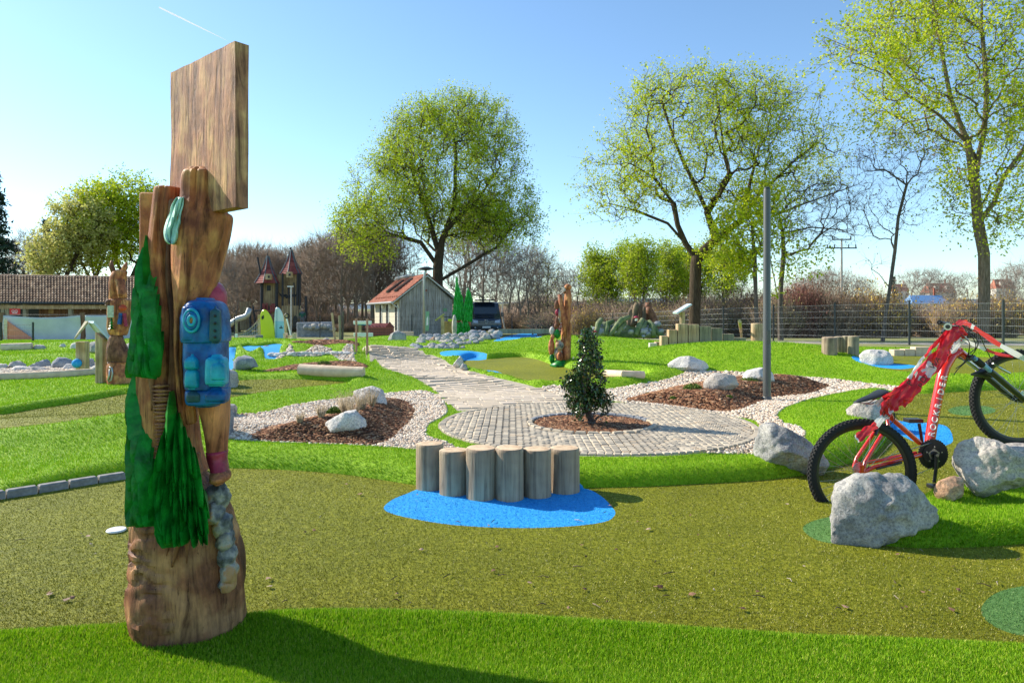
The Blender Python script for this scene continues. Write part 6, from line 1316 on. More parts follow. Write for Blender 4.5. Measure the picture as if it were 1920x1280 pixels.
tb = P(352, 1205, YT); tb.z = hz(tb.x, tb.y); tot = empty('carved_post', tb, 'tall carved timber post of a hiker with blue backpack, green conifers and big plank', 'carved post')
def d_base(q, z, p):
    g = math.sin(z*120+3*math.sin(q*2+z*7)+noise.noise(p*13)*6); ch = -.010*max(0, min(1, g*3))*max(0, min(1, .4+1.5*noise.noise(p*7)))*min(1, max(0, .62-z)/.15); low = .012*noise.noise(p*6)+.005*noise.noise(p*19); left = 1 if math.cos(q) < .15 else .2
    return ch*left+low-.004*abs(noise.noise(Vector((q*4, q*2, z*2)))*2)
carved('base', [(1262,278,432,YT,.16),(1232,256,448,YT,.178),(1180,251,453,YT,.185),(1120,249,455,YT,.185),(1060,251,451,YT,.18),(1010,252,442,YT,.175),(970,254,432,YT,.165),(930,256,416,YT,.15),(905,256,399,YT,.14),(885,256,381,YT,.135),(850,256,372,YT+.01,.13)], M_cwb, tot, n=84, sub=14, disp=d_base, auto=.38)
def d_trunk(q, z, p): return .006*noise.noise(Vector((math.cos(q)*3, math.sin(q)*3, z*1.6)))+.0035*noise.noise(Vector((math.cos(q)*13, math.sin(q)*13, z*3)))-.009*max(0, math.sin(q*5+z*1.5))**6
carved('trunk', [(885,256,384,YT+.01,.135),(850,257,372,YT+.01,.13),(800,258,366,YT+.01,.125),(750,260,364,YT+.01,.12),(700,262,356,YT+.01,.115),(640,266,352,YT+.01,.11),(580,272,350,YT+.01,.105),(540,275,346,YT+.01,.10),(480,285,340,YT+.01,.09),(420,292,342,YT+.01,.085),(362,298,348,YT+.01,.08),(357,300,346,YT+.01,.075)], M_cw, tot, n=60, sub=7, disp=d_trunk)
carved('upper_trunk', [(790,342,366,YT-.08,.04),(740,338,362,YT-.09,.05),(690,336,360,YT-.09,.06),(640,335,362,YT-.09,.07),(590,336,372,YT-.08,.08),(560,336,385,YT-.08,.09),(530,334,400,YT-.07,.10),(490,332,412,YT-.06,.105),(450,331,424,YT-.06,.105),(415,333,431,YT-.06,.10),(403,338,430,YT-.06,.095),(394,342,420,YT-.06,.09),(370,345,417,YT-.05,.085),(340,346,415,YT-.05,.08),(326,350,413,YT-.05,.075),(321,358,406,YT-.05,.06)], M_cw, tot, n=60, sub=7, disp=lambda q, z, p: d_trunk(q, z, p)*1.3, auto=1.0)
# dark wood strip standing in for the shade in the groove between the two stems
carved('groove_shade', [(800,318,340,YT-.05,.05),(700,322,345,YT-.055,.055),(600,325,350,YT-.05,.06),(520,318,345,YT-.04,.06),(450,322,348,YT-.03,.06),(380,325,350,YT-.03,.055)], M_cwd, tot, n=24, sub=5, disp=d_trunk)
mb = MB(); p = P(285, 460, YT+.02); mb.box(P(285, 470, YT+.03), (30*YT/F, .07, 216*YT/F)); mb.build('square_stub', M_cw, tot, bevel=.005)
# big plank
Yr, Yl = 2.20, 2.49; a0 = P(441, 77, Yr); zb = P(0, 388, Yr).z; l0 = P(320, 137, Yl); d = (Vector((a0.x, a0.y, 0))-Vector((l0.x, l0.y, 0))).normalized(); nb = Vector((-d.y, d.x, 0)); nb = nb if nb.y > 0 else -nb
rsn = 22; rsm = 34; T = .046; vs = []
L0 = (Vector((a0.x, a0.y, 0))-Vector((l0.x, l0.y, 0))).length
for side in (0, 1):
    for j in range(rsm+1):
        for i in range(rsn+1):
            s, t = i/rsn, j/rsm; zt = l0.z+(a0.z-l0.z)*s; z = zb+(zt-zb)*t; q = Vector((l0.x, l0.y, 0))+d*(L0*s); e = .010*noise.noise(Vector((3, z*4, side)))-.012*max(0, noise.noise(Vector((7, z*2.3, 0)))) if i == 0 else 0
            q = q+d*e; g = .0025*noise.noise(Vector((s*11, 1, z*1.2)))+.0025*noise.noise(Vector((s*6, 4, z*4))); q = q+nb*(T*side+(-g if side == 0 else g)); vs.append(Vector((q.x, q.y, z)))
W1 = rsn+1; NN = W1*(rsm+1); fs = []
for j in range(rsm):
    for i in range(rsn):
        f = (j*W1+i, j*W1+i+1, (j+1)*W1+i+1, (j+1)*W1+i); fs.append(f); fs.append(tuple(NN+x for x in f[::-1]))
per = [i for i in range(W1)]+[j*W1+rsn for j in range(1, rsm+1)]+[rsm*W1+i for i in range(rsn-1, -1, -1)]+[j*W1 for j in range(rsm-1, 0, -1)]
for a, b in zip(per, per[1:]+per[:1]): fs.append((b, a, NN+a, NN+b))
mb = MB(); mb.add(vs, fs); mb.build('plank', M_cwp, tot, auto=.7)
mb = MB(); mb.hexa([P(415,396,2.26),P(441,386,2.21),P(441,386,2.30),P(415,396,2.34),P(417,333,2.26),P(441,345,2.21),P(441,345,2.30),P(417,333,2.34)]); mb.build('wedge', M_cwd, tot, bevel=.004)
# backpack
YB = YT-.13
bp = carved('backpack', [(562,374,398,YB,.05),(566,362,410,YB,.07),(575,354,417,YB,.08),(592,350,421,YB,.085),(620,350,423,YB,.087),(638,351,423,YB,.087),(641,354,420,YB,.08)], M_pblue, tot, n=56, sub=6, exp=3.4, disp=lambda q, z, p: .003*noise.noise(p*14)-.006*abs(noise.noise(p*22)), auto=.5)
carved('lower_pack', [(641,354,420,YB,.076),(660,355,420,YB,.080),(700,356,421,YB,.082),(724,357,422,YB,.082),(727,359,420,YB,.076),(731,358,422,YB,.083),(748,359,422,YB,.082),(755,362,420,YB,.075),(757,370,412,YB,.05)], M_pblue, bp, n=56, sub=5, exp=3.6, disp=lambda q, z, p: .003*noise.noise(p*14)-.006*abs(noise.noise(p*22)), auto=.5)
YBf = YB-.088
def lump(name, u0, u1, v0, v1, Y, dp, mat, parent, exp=4, top=.75, rz=0):
    return carved(name, [(v1,u0+3,u1-3,Y,dp*.5),(v1-3,u0,u1,Y,dp*.9),((v0+v1)/2,u0,u1,Y,dp),(v0+7,u0+1,u1-1,Y,dp*.95),(v0+2,u0+5,u1-5,Y,dp*.7),(v0,u0+9,u1-9,Y,dp*.4)], mat, parent, n=32, sub=4, exp=exp)
lump('pocket', 389, 425, 668, 720, YBf+.005, .034, M_pteal, bp); lump('pocket_flap', 396, 423, 680, 712, YBf-.022, .014, M_pteal, bp); lump('pocket', 351, 377, 690, 726, YBf+.022, .030, M_pteal, bp); lump('pocket_flap', 351, 376, 667, 692, YBf+.018, .034, M_pteal, bp)
lump('strap_panel', 394, 414, 578, 640, YBf+.002, .012, M_pdark, bp)
for v in (592, 606, 620, 632): MB().ball(P(403, v, YBf-.012), .0045, 10, 8).build('rivet', M_black, bp, smooth=True)
lump('bedroll', 344, 376, 572, 638, YBf+.030, .035, M_pblue, bp, exp=2.6)
for k, (r1, mt) in enumerate(((.026, M_pteal), (.018, M_pblue), (.011, M_pteal))):
    mb = MB(); c = P(359, 601, YBf-.008-.004*k); mb.tube([c+Vector((r1*.9*math.cos(q), 0, r1*1.35*math.sin(q))) for q in np.linspace(0, 2*math.pi, 29)], .0055, 8, False); mb.build('roll_ring', mt, bp, smooth=True)
MB().ball(P(359, 601, YBf-.016), (.006, .004, .010), 10, 8).build('roll_core', M_cw, bp, smooth=True)
lump('lower_pouch', 388, 426, 729, 752, YBf+.008, .03, M_pblue, bp); lump('lower_pouch', 354, 384, 730, 754, YBf+.03, .03, M_pdark, bp)
# hat, leg, sock, boot, hand rock
carved('hat', [(582,390,420,YT,.055),(565,388,421,YT,.06),(548,390,420,YT,.058),(536,395,414,YT,.05),(530,400,409,YT,.03),(529,403,406,YT,.01)], M_pred, tot, n=28, sub=4, disp=lambda q, z, p: .004*noise.noise(p*15))
M_leg = carved_wood('leg_wood', (.26, .07, .035), (.48, .16, .075), (.62, .24, .11)); leg = carved('leg', [(740,370,428,YT-.07,.075),(765,377,427,YT-.07,.07),(785,381,427,YT-.07,.062),(815,386,426,YT-.07,.055),(840,390,425,YT-.07,.048),(852,392,424,YT-.07,.045)], M_leg, tot, n=32, sub=4, disp=lambda q, z, p: .004*noise.noise(p*10))
carved('sock', [(846,390,425,YT-.07,.05),(860,392,424,YT-.075,.045),(878,396,426,YT-.085,.045),(888,398,428,YT-.09,.047)], M_pred, leg, n=28, sub=4, disp=lambda q, z, p: .005*noise.noise(p*16))
carved('boot', [(885,397,428,YT-.09,.05),(893,398,429,YT-.10,.06),(900,398,427,YT-.10,.055),(903,405,420,YT-.10,.04)], M_cw, leg, n=28, sub=4)
for i, (u, v, ru, rv, dy) in enumerate(((409, 932, 24, 30, .10), (404, 962, 18, 20, .13), (420, 985, 17, 24, .11), (425, 1012, 15, 18, .12), (428, 1040, 15, 26, .12), (431, 1072, 14, 26, .12), (428, 1094, 14, 12, .12))):
    Y = YT-dy; s = Y/F; me = rock_mesh('carved_rock', [((ru+1)*s*math.cos(q+.3*i), (rv+3)*s*math.sin(q+.3*i)) for q in np.linspace(0, 6.28, 6)[:-1]], .10, 4, 500+i, .09, 16); me.transform(Matrix.Translation(P(u-2, v, Y+.03))); link('carved_rock', me, M_prock, tot)
carved('rear_slab', [(1110,432,452,YT+.02,.05),(1080,436,457,YT+.02,.05),(1040,436,456,YT+.02,.05),(1010,432,450,YT+.02,.04),(995,430,440,YT+.02,.03)], M_cwd, tot, n=24, sub=4)
def Ys_(u, v):
    ul = np.interp(v, [440, 560, 700, 850, 1000, 1200], [285, 270, 260, 255, 253, 249]); ur = np.interp(v, [440, 560, 700, 850, 930, 1000, 1200], [345, 350, 356, 388, 418, 440, 455]); c = (ul+ur)/2; hw = (ur-ul)/2; dp = np.interp(v, [440, 700, 850, 1000], [.085, .115, .14, .175])
    t = min(.95, abs(u-c)/hw); return YT-dp*math.sqrt(1-t*t)-.010
frond_tree('carved_conifer', None, [(455, 279, 285), (500, 275, 290), (560, 270, 297), (620, 266, 304), (660, 264, 306), (690, 263, 299)], M_pgreen, tot, Ys_, 74, 17, 1, .028, 22, .8)
frond_tree('carved_conifer', None, [(715, 260, 267), (760, 260, 273), (820, 260, 283), (880, 260, 291), (940, 259, 296), (965, 260, 296)], M_pgreen, tot, Ys_, 74, 16, 2, .028, 22, .8)
frond_tree('carved_conifer', None, [(745, 320, 326), (790, 314, 342), (840, 308, 358), (900, 302, 374), (950, 300, 384), (985, 304, 384), (1000, 330, 382)], M_pgreen, tot, lambda u, v: Ys_(u, v)-.02, 84, 17, 3, .034, 22, 1.0)
for (u0, v0, u1, v1, r) in ((282, 690, 290, 775, .012), (288, 690, 284, 770, .009), (280, 960, 268, 1075, .020), (262, 960, 258, 1070, .012), (292, 965, 290, 1070, .012), (345, 980, 322, 1062, .016), (318, 990, 312, 1045, .010), (352, 1000, 350, 1055, .010)):
    mb = MB(); n = 7; mb.tube([P(u0+(u1-u0)*t, v0+(v1-v0)*t, Ys_(u0+(u1-u0)*t, v0+(v1-v0)*t)+.004) for t in [k/n for k in range(n+1)]], [r*(1.15-.9*k/n) for k in range(n+1)], 8); mb.build('carved_root', M_cwd, tot, smooth=True)
# ladder of chisel cuts on the light bark strip
mb = MB(); rs = random.Random(9)
for v in range(725, 905, 7):
    uc = np.interp(v, [725, 800, 905], [302, 305, 298]); w = np.interp(v, [725, 800, 905], [17, 13, 8]); a = P(uc-w+rs.uniform(-2, 2), v+rs.uniform(-2, 2), Ys_(uc-w, v)-.001); b = P(uc+w+rs.uniform(-2, 2), v-rs.uniform(-1, 3), Ys_(uc+w, v)-.001); m_ = (a+b)/2+Vector((0, -.006, 0)); mb.tube([a, m_, b], [.003, .0068, .003], 6)
mb.build('chisel_ridges', M_cwb, tot, smooth=True)
reparent_local(tot)
# turquoise cloth
mb = MB(); n, m = 14, 18; vs = []
edge = [(370, 330, 345), (385, 321, 344), (400, 318, 340), (415, 313, 338), (430, 309, 334), (442, 309, 333), (452, 312, 330), (458, 318, 326)]; E = cr(edge, 4); 
for j, (v, ul, ur) in enumerate(E):
    for i in range(n+1):
        t = i/n; u = ul+(ur-ul)*t; tri = lambda q: 2*abs(2*(q-math.floor(q+.5)))-1; f = .011*tri(t*1.6+j*.035)+.006*tri(t*3.7+.3+j*.02); vs.append(P(u, v, YT-.17+.03*(1-j/len(E))+f))
m = len(E)-1; mb.add(vs, [(j*(n+1)+i, j*(n+1)+i+1, (j+1)*(n+1)+i+1, (j+1)*(n+1)+i) for j in range(m) for i in range(n)]); cl = mb.build('cloth', M_pcloth, auto=.25, label='small turquoise cloth hanging between the stems of the hiker post', cat='cloth'); to_local(cl, P(328, 372, YT-.15)); md = cl.modifiers.new('thickness', 'SOLIDIFY'); md.thickness = .003
# ---------------------------------------------------------------- mule carving at the left
g = ground_px(226, 719); YM = g.y+.05; mu = empty('mule_carving', g, 'carved totem with a mule head, blue and red rolls and a horseshoe', 'carving')
nz = lambda s: (lambda q, z, p: s*noise.noise(p*6)+s*.4*noise.noise(p*17))
carved('base', [(726,206,252,YM,.19),(715,203,253,YM,.19),(700,202,251,YM,.185),(685,204,244,YM,.17),(676,208,238,YM,.14)], M_cw, mu, n=28, sub=4, disp=nz(.02))
carved('seated_figure', [(678,204,242,YM-.02,.14),(665,202,242,YM-.02,.15),(648,204,236,YM-.02,.14),(635,207,230,YM-.02,.12),(629,210,228,YM-.02,.10)], M_cwd, mu, n=28, sub=4, disp=nz(.02))
carved('body', [(628,210,234,YM,.11),(620,206,237,YM,.13),(600,205,240,YM,.14),(575,206,241,YM,.14),(563,207,241,YM,.13),(560,212,236,YM,.1)], M_cw, mu, n=28, sub=4, exp=3, disp=nz(.012))
carved('collar', [(572,200,216,YM-.06,.08),(566,200,217,YM-.06,.08),(562,202,216,YM-.06,.07)], M_cwd, mu, n=20, sub=3, exp=3)
hd = carved('head', [(564,206,236,YM,.10),(548,206,234,YM-.01,.11),(530,206,234,YM-.02,.11),(518,207,236,YM-.03,.10),(509,212,238,YM-.03,.08),(506,218,232,YM-.03,.05)], M_cw, mu, n=28, sub=4, disp=nz(.012))
carved('muzzle', [(558,222,238,YM-.16,.04),(550,221,238,YM-.16,.06),(538,219,235,YM-.13,.06),(524,216,234,YM-.09,.06)], M_cw, hd, n=20, sub=4)
for (a, b, c) in (((214, 512), (209, 500), (209, 488)), ((230, 512), (235, 500), (238, 491))): MB().tube([P(*a, YM-.03), P(*b, YM-.03), P(*c, YM-.03)], [.035, .035, .01], 10).build('ear', M_cwd if a[0] < 220 else M_cw, hd, smooth=True)
for u in (214, 231): MB().ball(P(u, 527, YM-.115), (.012, .012, .018), 8, 8).build('eye', M_black, hd, smooth=True)
MB().box(P(208, 584, YM-.13), (.09, .03, .17)).build('map_panel', M_flat('map_paint', (.45, .50, .40), .5, var=.3, scale=30), mu, bevel=.005)
MB().tube([P(227, 587, YM-.13), P(224, 608, YM-.14)], .028, 10).build('blue_roll', M_pblue, mu); MB().tube([P(233, 588, YM-.12), P(236, 612, YM-.13)], .025, 10).build('red_roll', M_pred, mu)
MB().ball(P(230, 577, YM-.13), (.06, .02, .045), 14, 8).build('red_buckle', paint('orange_red_paint', (.5, .06, .02), (.68, .14, .06)), mu, smooth=True)
mb = MB(); 
for k in range(4): mb.lathe([(.045-.008*k, 0), (.0, .045)], 8, P(209, 617-k*5.5, YM-.14), False)
mb.build('small_fir', M_pgreen, mu); mb = MB(); mb.tube([P(u, v, YM-.185) for u, v in ((205, 688), (210, 690), (211, 700), (209, 712), (204, 716), (202, 712), (205, 704), (206, 692))], .012, 8); mb.build('horseshoe', M_galv, mu, smooth=True)
reparent_local(mu)
# ---------------------------------------------------------------- animal totem in the centre
g = ground_px(1056, 682); YA = g.y+.1; am = empty('animal_carving', g, 'carved trunk with bear, fox and raccoon figures on the green mound', 'carving')
carved('base', [(690,1034,1068,YA,.2),(684,1031,1072,YA,.22),(678,1036,1070,YA,.2),(675,1040,1066,YA,.16)], M_pgreen, am, n=28, sub=4, disp=nz(.03))
carved('rear_stem', [(678,1059,1069,YA+.04,.09),(640,1060,1071,YA+.04,.09),(608,1061,1072,YA+.04,.08),(605,1064,1070,YA+.04,.05)], M_cw, am, n=20, sub=5, disp=nz(.012))
carved('trunk', [(680,1050,1066,YA,.10),(650,1051,1066,YA,.10),(620,1053,1066,YA,.09),(590,1056,1070,YA,.09),(560,1058,1071,YA,.08),(545,1059,1071,YA,.07),(541,1062,1069,YA,.04)], M_cw, am, n=24, sub=5, disp=nz(.015))
MB().tube([P(u, v, YA-.06) for u, v in ((1049, 552), (1053, 575), (1058, 600), (1060, 640))], [.035, .05, .05, .04], 10).build('branch', M_cw, am, smooth=True)
for (u, v, ru, rv, nm, mt, dy) in ((1065, 538, 7, 6, 'owl_head', M_cw, .02), (1060, 546, 5, 5, 'knot', M_cwd, 0), (1044, 572, 5, 9, 'bear_head', M_cwd, .03), (1045, 586, 4, 7, 'bear_chest', M_pred, .05), (1046, 602, 5, 12, 'bear_body', M_cwd, .03), (1050, 590, 4, 16, 'blue_wing', M_prock, .06), (1043, 611, 4, 5, 'bear_paw', M_cwd, .06), (1035, 620, 5, 8, 'squirrel_tail', M_gran[4], .03), (1036, 632, 4, 5, 'squirrel_head', M_cw, .06), (1034, 651, 6, 17, 'squirrel_body', M_cw, .04), (1045, 626, 6, 9, 'green_shrub', M_pgreen, .06), (1035, 672, 5, 10, 'green_foot', M_pgreen, .05), (1049, 647, 8, 10, 'raccoon_head', M_prock, .12), (1047, 662, 8, 14, 'raccoon_body', M_prock, .08), (1050, 668, 6, 9, 'raccoon_belly', M_cw, .14), (1062, 663, 6, 14, 'raccoon_tail', M_cw, .1)):
    Y = YA-dy; s = Y/F; o = MB().ball(P(u, v, Y), (ru*s, ru*s*.9, rv*s), 14, 10).build(nm, mt, am, smooth=True)
for u in (1043.5, 1053.5): MB().ball(P(u, 638.5, YA-.14), (.02, .012, .03), 8, 6).build('ear', M_cw, am, smooth=True)
for u in (1046, 1050): MB().ball(P(u, 647, YA-.225), (.012, .008, .012), 8, 6).build('eye', M_black, am, smooth=True)
mb = MB(); 
for k, (a, b) in enumerate((((1062, 540), (1050, 547)), ((1060, 543), (1049, 553)), ((1062, 538), (1052, 541)))): mb.tube([P(*a, YA-.03), P(*b, YA-.05)], [.015, .004], 5)
mb.build('wing_feathers', M_gran[4], am); reparent_local(am)
# ---------------------------------------------------------------- carved spruces by the hut
g = P(869, 632, 24.5); g.z = hz(g.x, g.y); cs_ = empty('carved_spruces', g, 'pair of bright green carved wooden spruces beside the hut', 'carving'); YS = 24.5
Yfun = lambda u0, w: (lambda u, v: YS-math.sqrt(max(.002, (w*YS/F)**2-((u-u0)*YS/F)**2)))
for (rows, u0, w, nm) in (([(521,855.5,857),(540,854.5,862),(560,853.5,867),(580,851,867),(597,850,867)], 859, 9, 'left_spruce'), ([(541,876,879),(555,873,885),(575,870,885),(590,869,884),(600,868,883)], 877, 8, 'right_spruce'), ([(606,856,866),(618,853,870),(630,852,872)], 862, 10, 'left_skirt'), ([(604,868,878),(616,866,881),(630,866,883)], 874, 9, 'right_skirt')):
    M_gs = M_flat('bright_green_paint', (.03, .34, .05), .4, var=.25) if nm == 'left_spruce' else M_gs
    t = carved('core', [(rows[-1][0]+3, rows[-1][1]+2, rows[-1][2]-2, YS, .14)]+[(r[0], r[1]+1.2, r[2]-1.2, YS, (r[2]-r[1])*.4*YS/F) for r in rows[::-1]], M_gs, cs_, n=16, sub=3)
    frond_tree('fronds', None, rows, M_gs, cs_, Yfun(u0, w), 13, 5, hash(nm) % 7 if False else len(nm), .05, 4.5, .4)
for (a, b, c, d_) in ((859, 596, 860, 612), (877, 600, 877, 610), (874, 600, 878, 630)): MB().tube([P(a, b, YS), P(c, d_, YS)], .09, 8).build('trunk', M_cw, cs_, smooth=True)
reparent_local(cs_)
# ---------------------------------------------------------------- stump fountain
YV = 21.8; g = P(1195, 633, YV); vf = empty('stump_fountain', g, 'hollow carved tree stump on a mossy rock mound with roots and toadstools', 'fountain')
M_moss = M_noise('moss_root', [(.3, (.05, .10, .03)), (.5, (.16, .20, .09)), (.7, (.32, .30, .18))], scale=5, bs=.6, bd=.03); M_stump = M_noise('stump_bark', [(.3, (.035, .03, .025)), (.5, (.13, .09, .06)), (.7, (.34, .24, .14))], scale=5, bs=.6, bd=.03, sc=(1, 1, .4))
for i, (u0, v0, u1, v1, r, dy, mt) in enumerate([(1186,612,1194,568,6,0,0),(1178,612,1183,580,5,.05,0),(1199,612,1200,567,5,.3,0),(1210,615,1211,566,4,.2,0),(1218,615,1215,567,7,.1,1),(1224,622,1216,575,8,.05,1),(1207,612,1208,575,3.5,-.15,0),(1230,632,1222,585,8,.1,1),(1184,598,1188,572,5,.15,0),(1193,610,1195,580,7,.45,1)]):
    Y = YV+dy; mb = MB(); n = 7; mb.tube([P(u0+(u1-u0)*t, v0+(v1-v0)*t, Y) for t in [k/n for k in range(n+1)]], [r*Y/F*(1.25-.35*k/n)*(1 if k < n else .7) for k in range(n+1)], 9); o = mb.build('stump_spire', M_stump if mt == 0 else M_cwd, vf, smooth=True)
for pts in ([(1128,598),(1122,606),(1119,618),(1116,630)],[(1150,602),(1140,606),(1137,618),(1136,628)],[(1180,594),(1165,600),(1155,612),(1142,630)],[(1172,604),(1163,615),(1152,630)],[(1205,598),(1198,612),(1192,628)],[(1216,602),(1224,612),(1226,630)],[(1212,603),(1205,615),(1203,630)],[(1222,606),(1232,622),(1244,632)]):
    MB().tube([P(u, v, YV-.45-.15*k) for k, (u, v) in enumerate(pts)], [.07, .09, .08, .06][:len(pts)], 8).build('root', M_moss, vf, smooth=True)
mb = MB(); mb.hexa([P(1112,634,YV-.3),P(1236,634,YV-.3),P(1236,634,YV+1),P(1112,634,YV+1),P(1122,603,YV),P(1226,606,YV),P(1220,604,YV+.7),P(1126,603,YV+.7)]); mb.build('mound', M_moss, vf, bevel=.12, seg=3)
rs = random.Random(4); reparent_local(vf)
for i in range(34):
    u = rs.uniform(1114, 1240); t = (u-1114)/126; v = rs.uniform(606+6*(1-t), 631); Y = YV-.5-(v-606)*.022; s = Y/F; R = rs.uniform(4, 9); me = rock_mesh('stone', [(R*s*1.1*math.cos(q), R*s*.75*math.sin(q)) for q in range(6)], R*s*1.7, 3, 600+i, .07); link('stone', me, M_gran[rs.choice([0, 2, 2, 1])], loc=P(u, v, Y+.15), label='stone bedded in the mossy mound of the stump fountain', cat='stone', group='stones bedded in the stump fountain mound')
for u, v, s, l in ((1115, 622, 4.5, 'red-capped toadstool at the left end of the stump fountain'), (1193, 596, 5, 'red toadstool cap at the foot of the hollow stump')):
    b = P(u, v+5, YV-1.0); r = empty('toadstool', b, l, 'toadstool'); k = s*YV/F; MB().lathe([(k*.45, 0), (k*.4, k*1.1)], 10).build('stalk', M_white, r); MB().lathe([(k*1.1, k*.9), (k*.95, k*1.3), (k*.5, k*1.6), (.0, k*1.7)], 12).build('cap', M_pred, r, smooth=True)
# ---------------------------------------------------------------- van
vn = empty('parked_van', P(912, 628, 43), 'dark blue van parked nose-on to the camera right of the hut', 'van', rz=.10); s = 1.0
M_van = M_flat('dark_blue_paint', (.012, .02, .035), .25, spec=.6, var=.05, coat=.8, bs=0); M_tyre = M_flat('tyre_rubber', (.02, .02, .02), .9); M_head = M_flat('headlight', (.55, .58, .62), .15, spec=.8, bs=0)
prof = [(0, .35), (-.05, .55), (0, .88), (.12, 1.02), (.62, 1.16), (1.25, 1.72), (1.6, 2.02), (2.3, 2.14), (4.6, 2.14), (4.85, 1.95), (4.9, .4), (4.2, .32), (.4, .28)]
mb = MB(); layers = []
for x, k in ((-.93, .94), (-.96, 1), (.96, 1), (.93, .94)):
    layers += [Vector((x*(1-.10*max(0, z-1.1)), y*1.0, z)) for y, z in prof]
n = len(prof); mb.add(layers, [(j*n+i, j*n+(i+1) % n, (j+1)*n+(i+1) % n, (j+1)*n+i) for j in range(3) for i in range(n)]+[tuple(range(n))[::-1], tuple(range(3*n, 4*n))]); mb.build('body', M_van, vn, auto=.5)
MB().hexa([(-.78, .66, 1.17), (.78, .66, 1.17), (.78, .75, 1.17), (-.78, .75, 1.17), (-.70, 1.26, 1.80), (.70, 1.26, 1.80), (.70, 1.35, 1.80), (-.70, 1.35, 1.80)]).build('windscreen', M_glass, vn)
for sx in (-1, 1):
    MB().hexa([(sx*.84, -.03, .78), (sx*.52, -.09, .76), (sx*.52, .05, .76), (sx*.84, .12, .78), (sx*.88, .04, .96), (sx*.54, -.02, .92), (sx*.54, .1, .92), (sx*.88, .2, .96)]).build('headlight', M_head, vn)
    MB().box((sx*1.08, .85, 1.28), (.2, .12, .26)).build('mirror', M_van, vn, bevel=.03)
    w = MB().tube([(sx*.68, .75, .32), (sx*.92, .75, .32)], .33, 20).build('wheel', M_tyre, vn); MB().tube([(sx*.921, .75, .32), (sx*.935, .75, .32)], .2, 16).build('rim', M_galv, w)
    MB().lathe([(.0, 0), (.06, .0)], 10, (sx*.72, -.07, .46)).build('fog_lamp', M_head, vn) if False else MB().ball((sx*.7, -.06, .46), (.07, .02, .05), 10, 6).build('fog_lamp', M_head, vn)
for z in (.80, .86): MB().box((0, -.065, z), (1.0, .03, .02)).build('grille_bar', M_galv, vn)
MB().box((0, -.055, .83), (1.02, .03, .14)).build('grille', M_black, vn); MB().box((0, -.05, .42), (1.5, .05, .14)).build('bumper_intake', M_black, vn); MB().box((0, -.09, .50), (.52, .02, .11)).build('number_plate', M_white, vn)
em = MB(); em.tube([(.10*math.cos(q), -.10, .85+.10*math.sin(q)) for q in np.linspace(0, 6.28, 21)], .012, 6, False)
em.tube([(-.045, -.10, .93), (0, -.10, .86), (.045, -.10, .93)], .010, 5); em.tube([(-.08, -.10, .88), (-.04, -.10, .775), (0, -.10, .85), (.04, -.10, .775), (.08, -.10, .88)], .010, 5); em.build('emblem', M_galv, vn)
MB().box((0, 1.8, 2.22), (1.3, 1.2, .08)).build('roof_rack', M_black, vn)
# ---------------------------------------------------------------- person far behind the fence
ps = empty('person', P(567, 617, 46.4), 'small distant person in a dark green top in front of the play tower', 'person'); s_ = 46.4/F
def skin_body(pts, edges, rad, name, mat, parent, sub=1):
    me = bpy.data.meshes.new(name); me.from_pydata([Vector(p) for p in pts], edges, []); o = link(name, me, None, parent); o.modifiers.new('skin', 'SKIN'); 
    for i, r in enumerate(rad): me.skin_vertices[0].data[i].radius = (r, r)
    me.skin_vertices[0].data[0].use_root = True; m = o.modifiers.new('sub', 'SUBSURF'); m.levels = sub; m.render_levels = sub
    dg = bpy.context.evaluated_depsgraph_get(); ne_ = bpy.data.meshes.new_from_object(o.evaluated_get(dg)); o.modifiers.clear(); o.data = ne_; ne_.materials.clear(); ne_.materials.append(mat); ne_.name = name; return o
skin_body([(0,0,.72),(0,0,.95),(0,0,1.12),(0,-.01,1.22),(.09,0,.70),(.10,-.03,.40),(.10,0,.06),(.10,-.10,.03),(-.09,0,.70),(-.12,.03,.40),(-.13,.08,.06),(-.13,-.02,.03),(.16,0,1.10),(.22,-.02,.88),(.20,-.08,.70),(-.16,0,1.10),(-.22,.02,.88),(-.20,-.04,.70)], [(0,1),(1,2),(2,3),(0,4),(4,5),(5,6),(6,7),(0,8),(8,9),(9,10),(10,11),(2,12),(12,13),(13,14),(2,15),(15,16),(16,17)], [.12,.11,.10,.045,.08,.055,.04,.035,.08,.055,.04,.035,.055,.04,.03,.055,.04,.03], 'body', M_flat('grey_trousers', (.12, .12, .14), .8), ps)
skin_body([(0,0,.74),(0,0,.95),(0,0,1.12),(.16,0,1.10),(.22,-.02,.88),(-.16,0,1.10),(-.22,.02,.88)], [(0,1),(1,2),(2,3),(3,4),(2,5),(5,6)], [.15,.135,.115,.065,.05,.065,.05], 'top', M_flat('green_top', (.02, .10, .07), .8), ps)
hd = MB().ball((0, 0, 1.34), (.085, .095, .12), 12, 10).build('head', M_flat('skin', (.5, .32, .24), .6), ps, smooth=True); MB().ball((0, .02, 1.38), (.092, .098, .10), 12, 8).build('hair', M_flat('brown_hair', (.07, .04, .025), .8), ps, smooth=True)
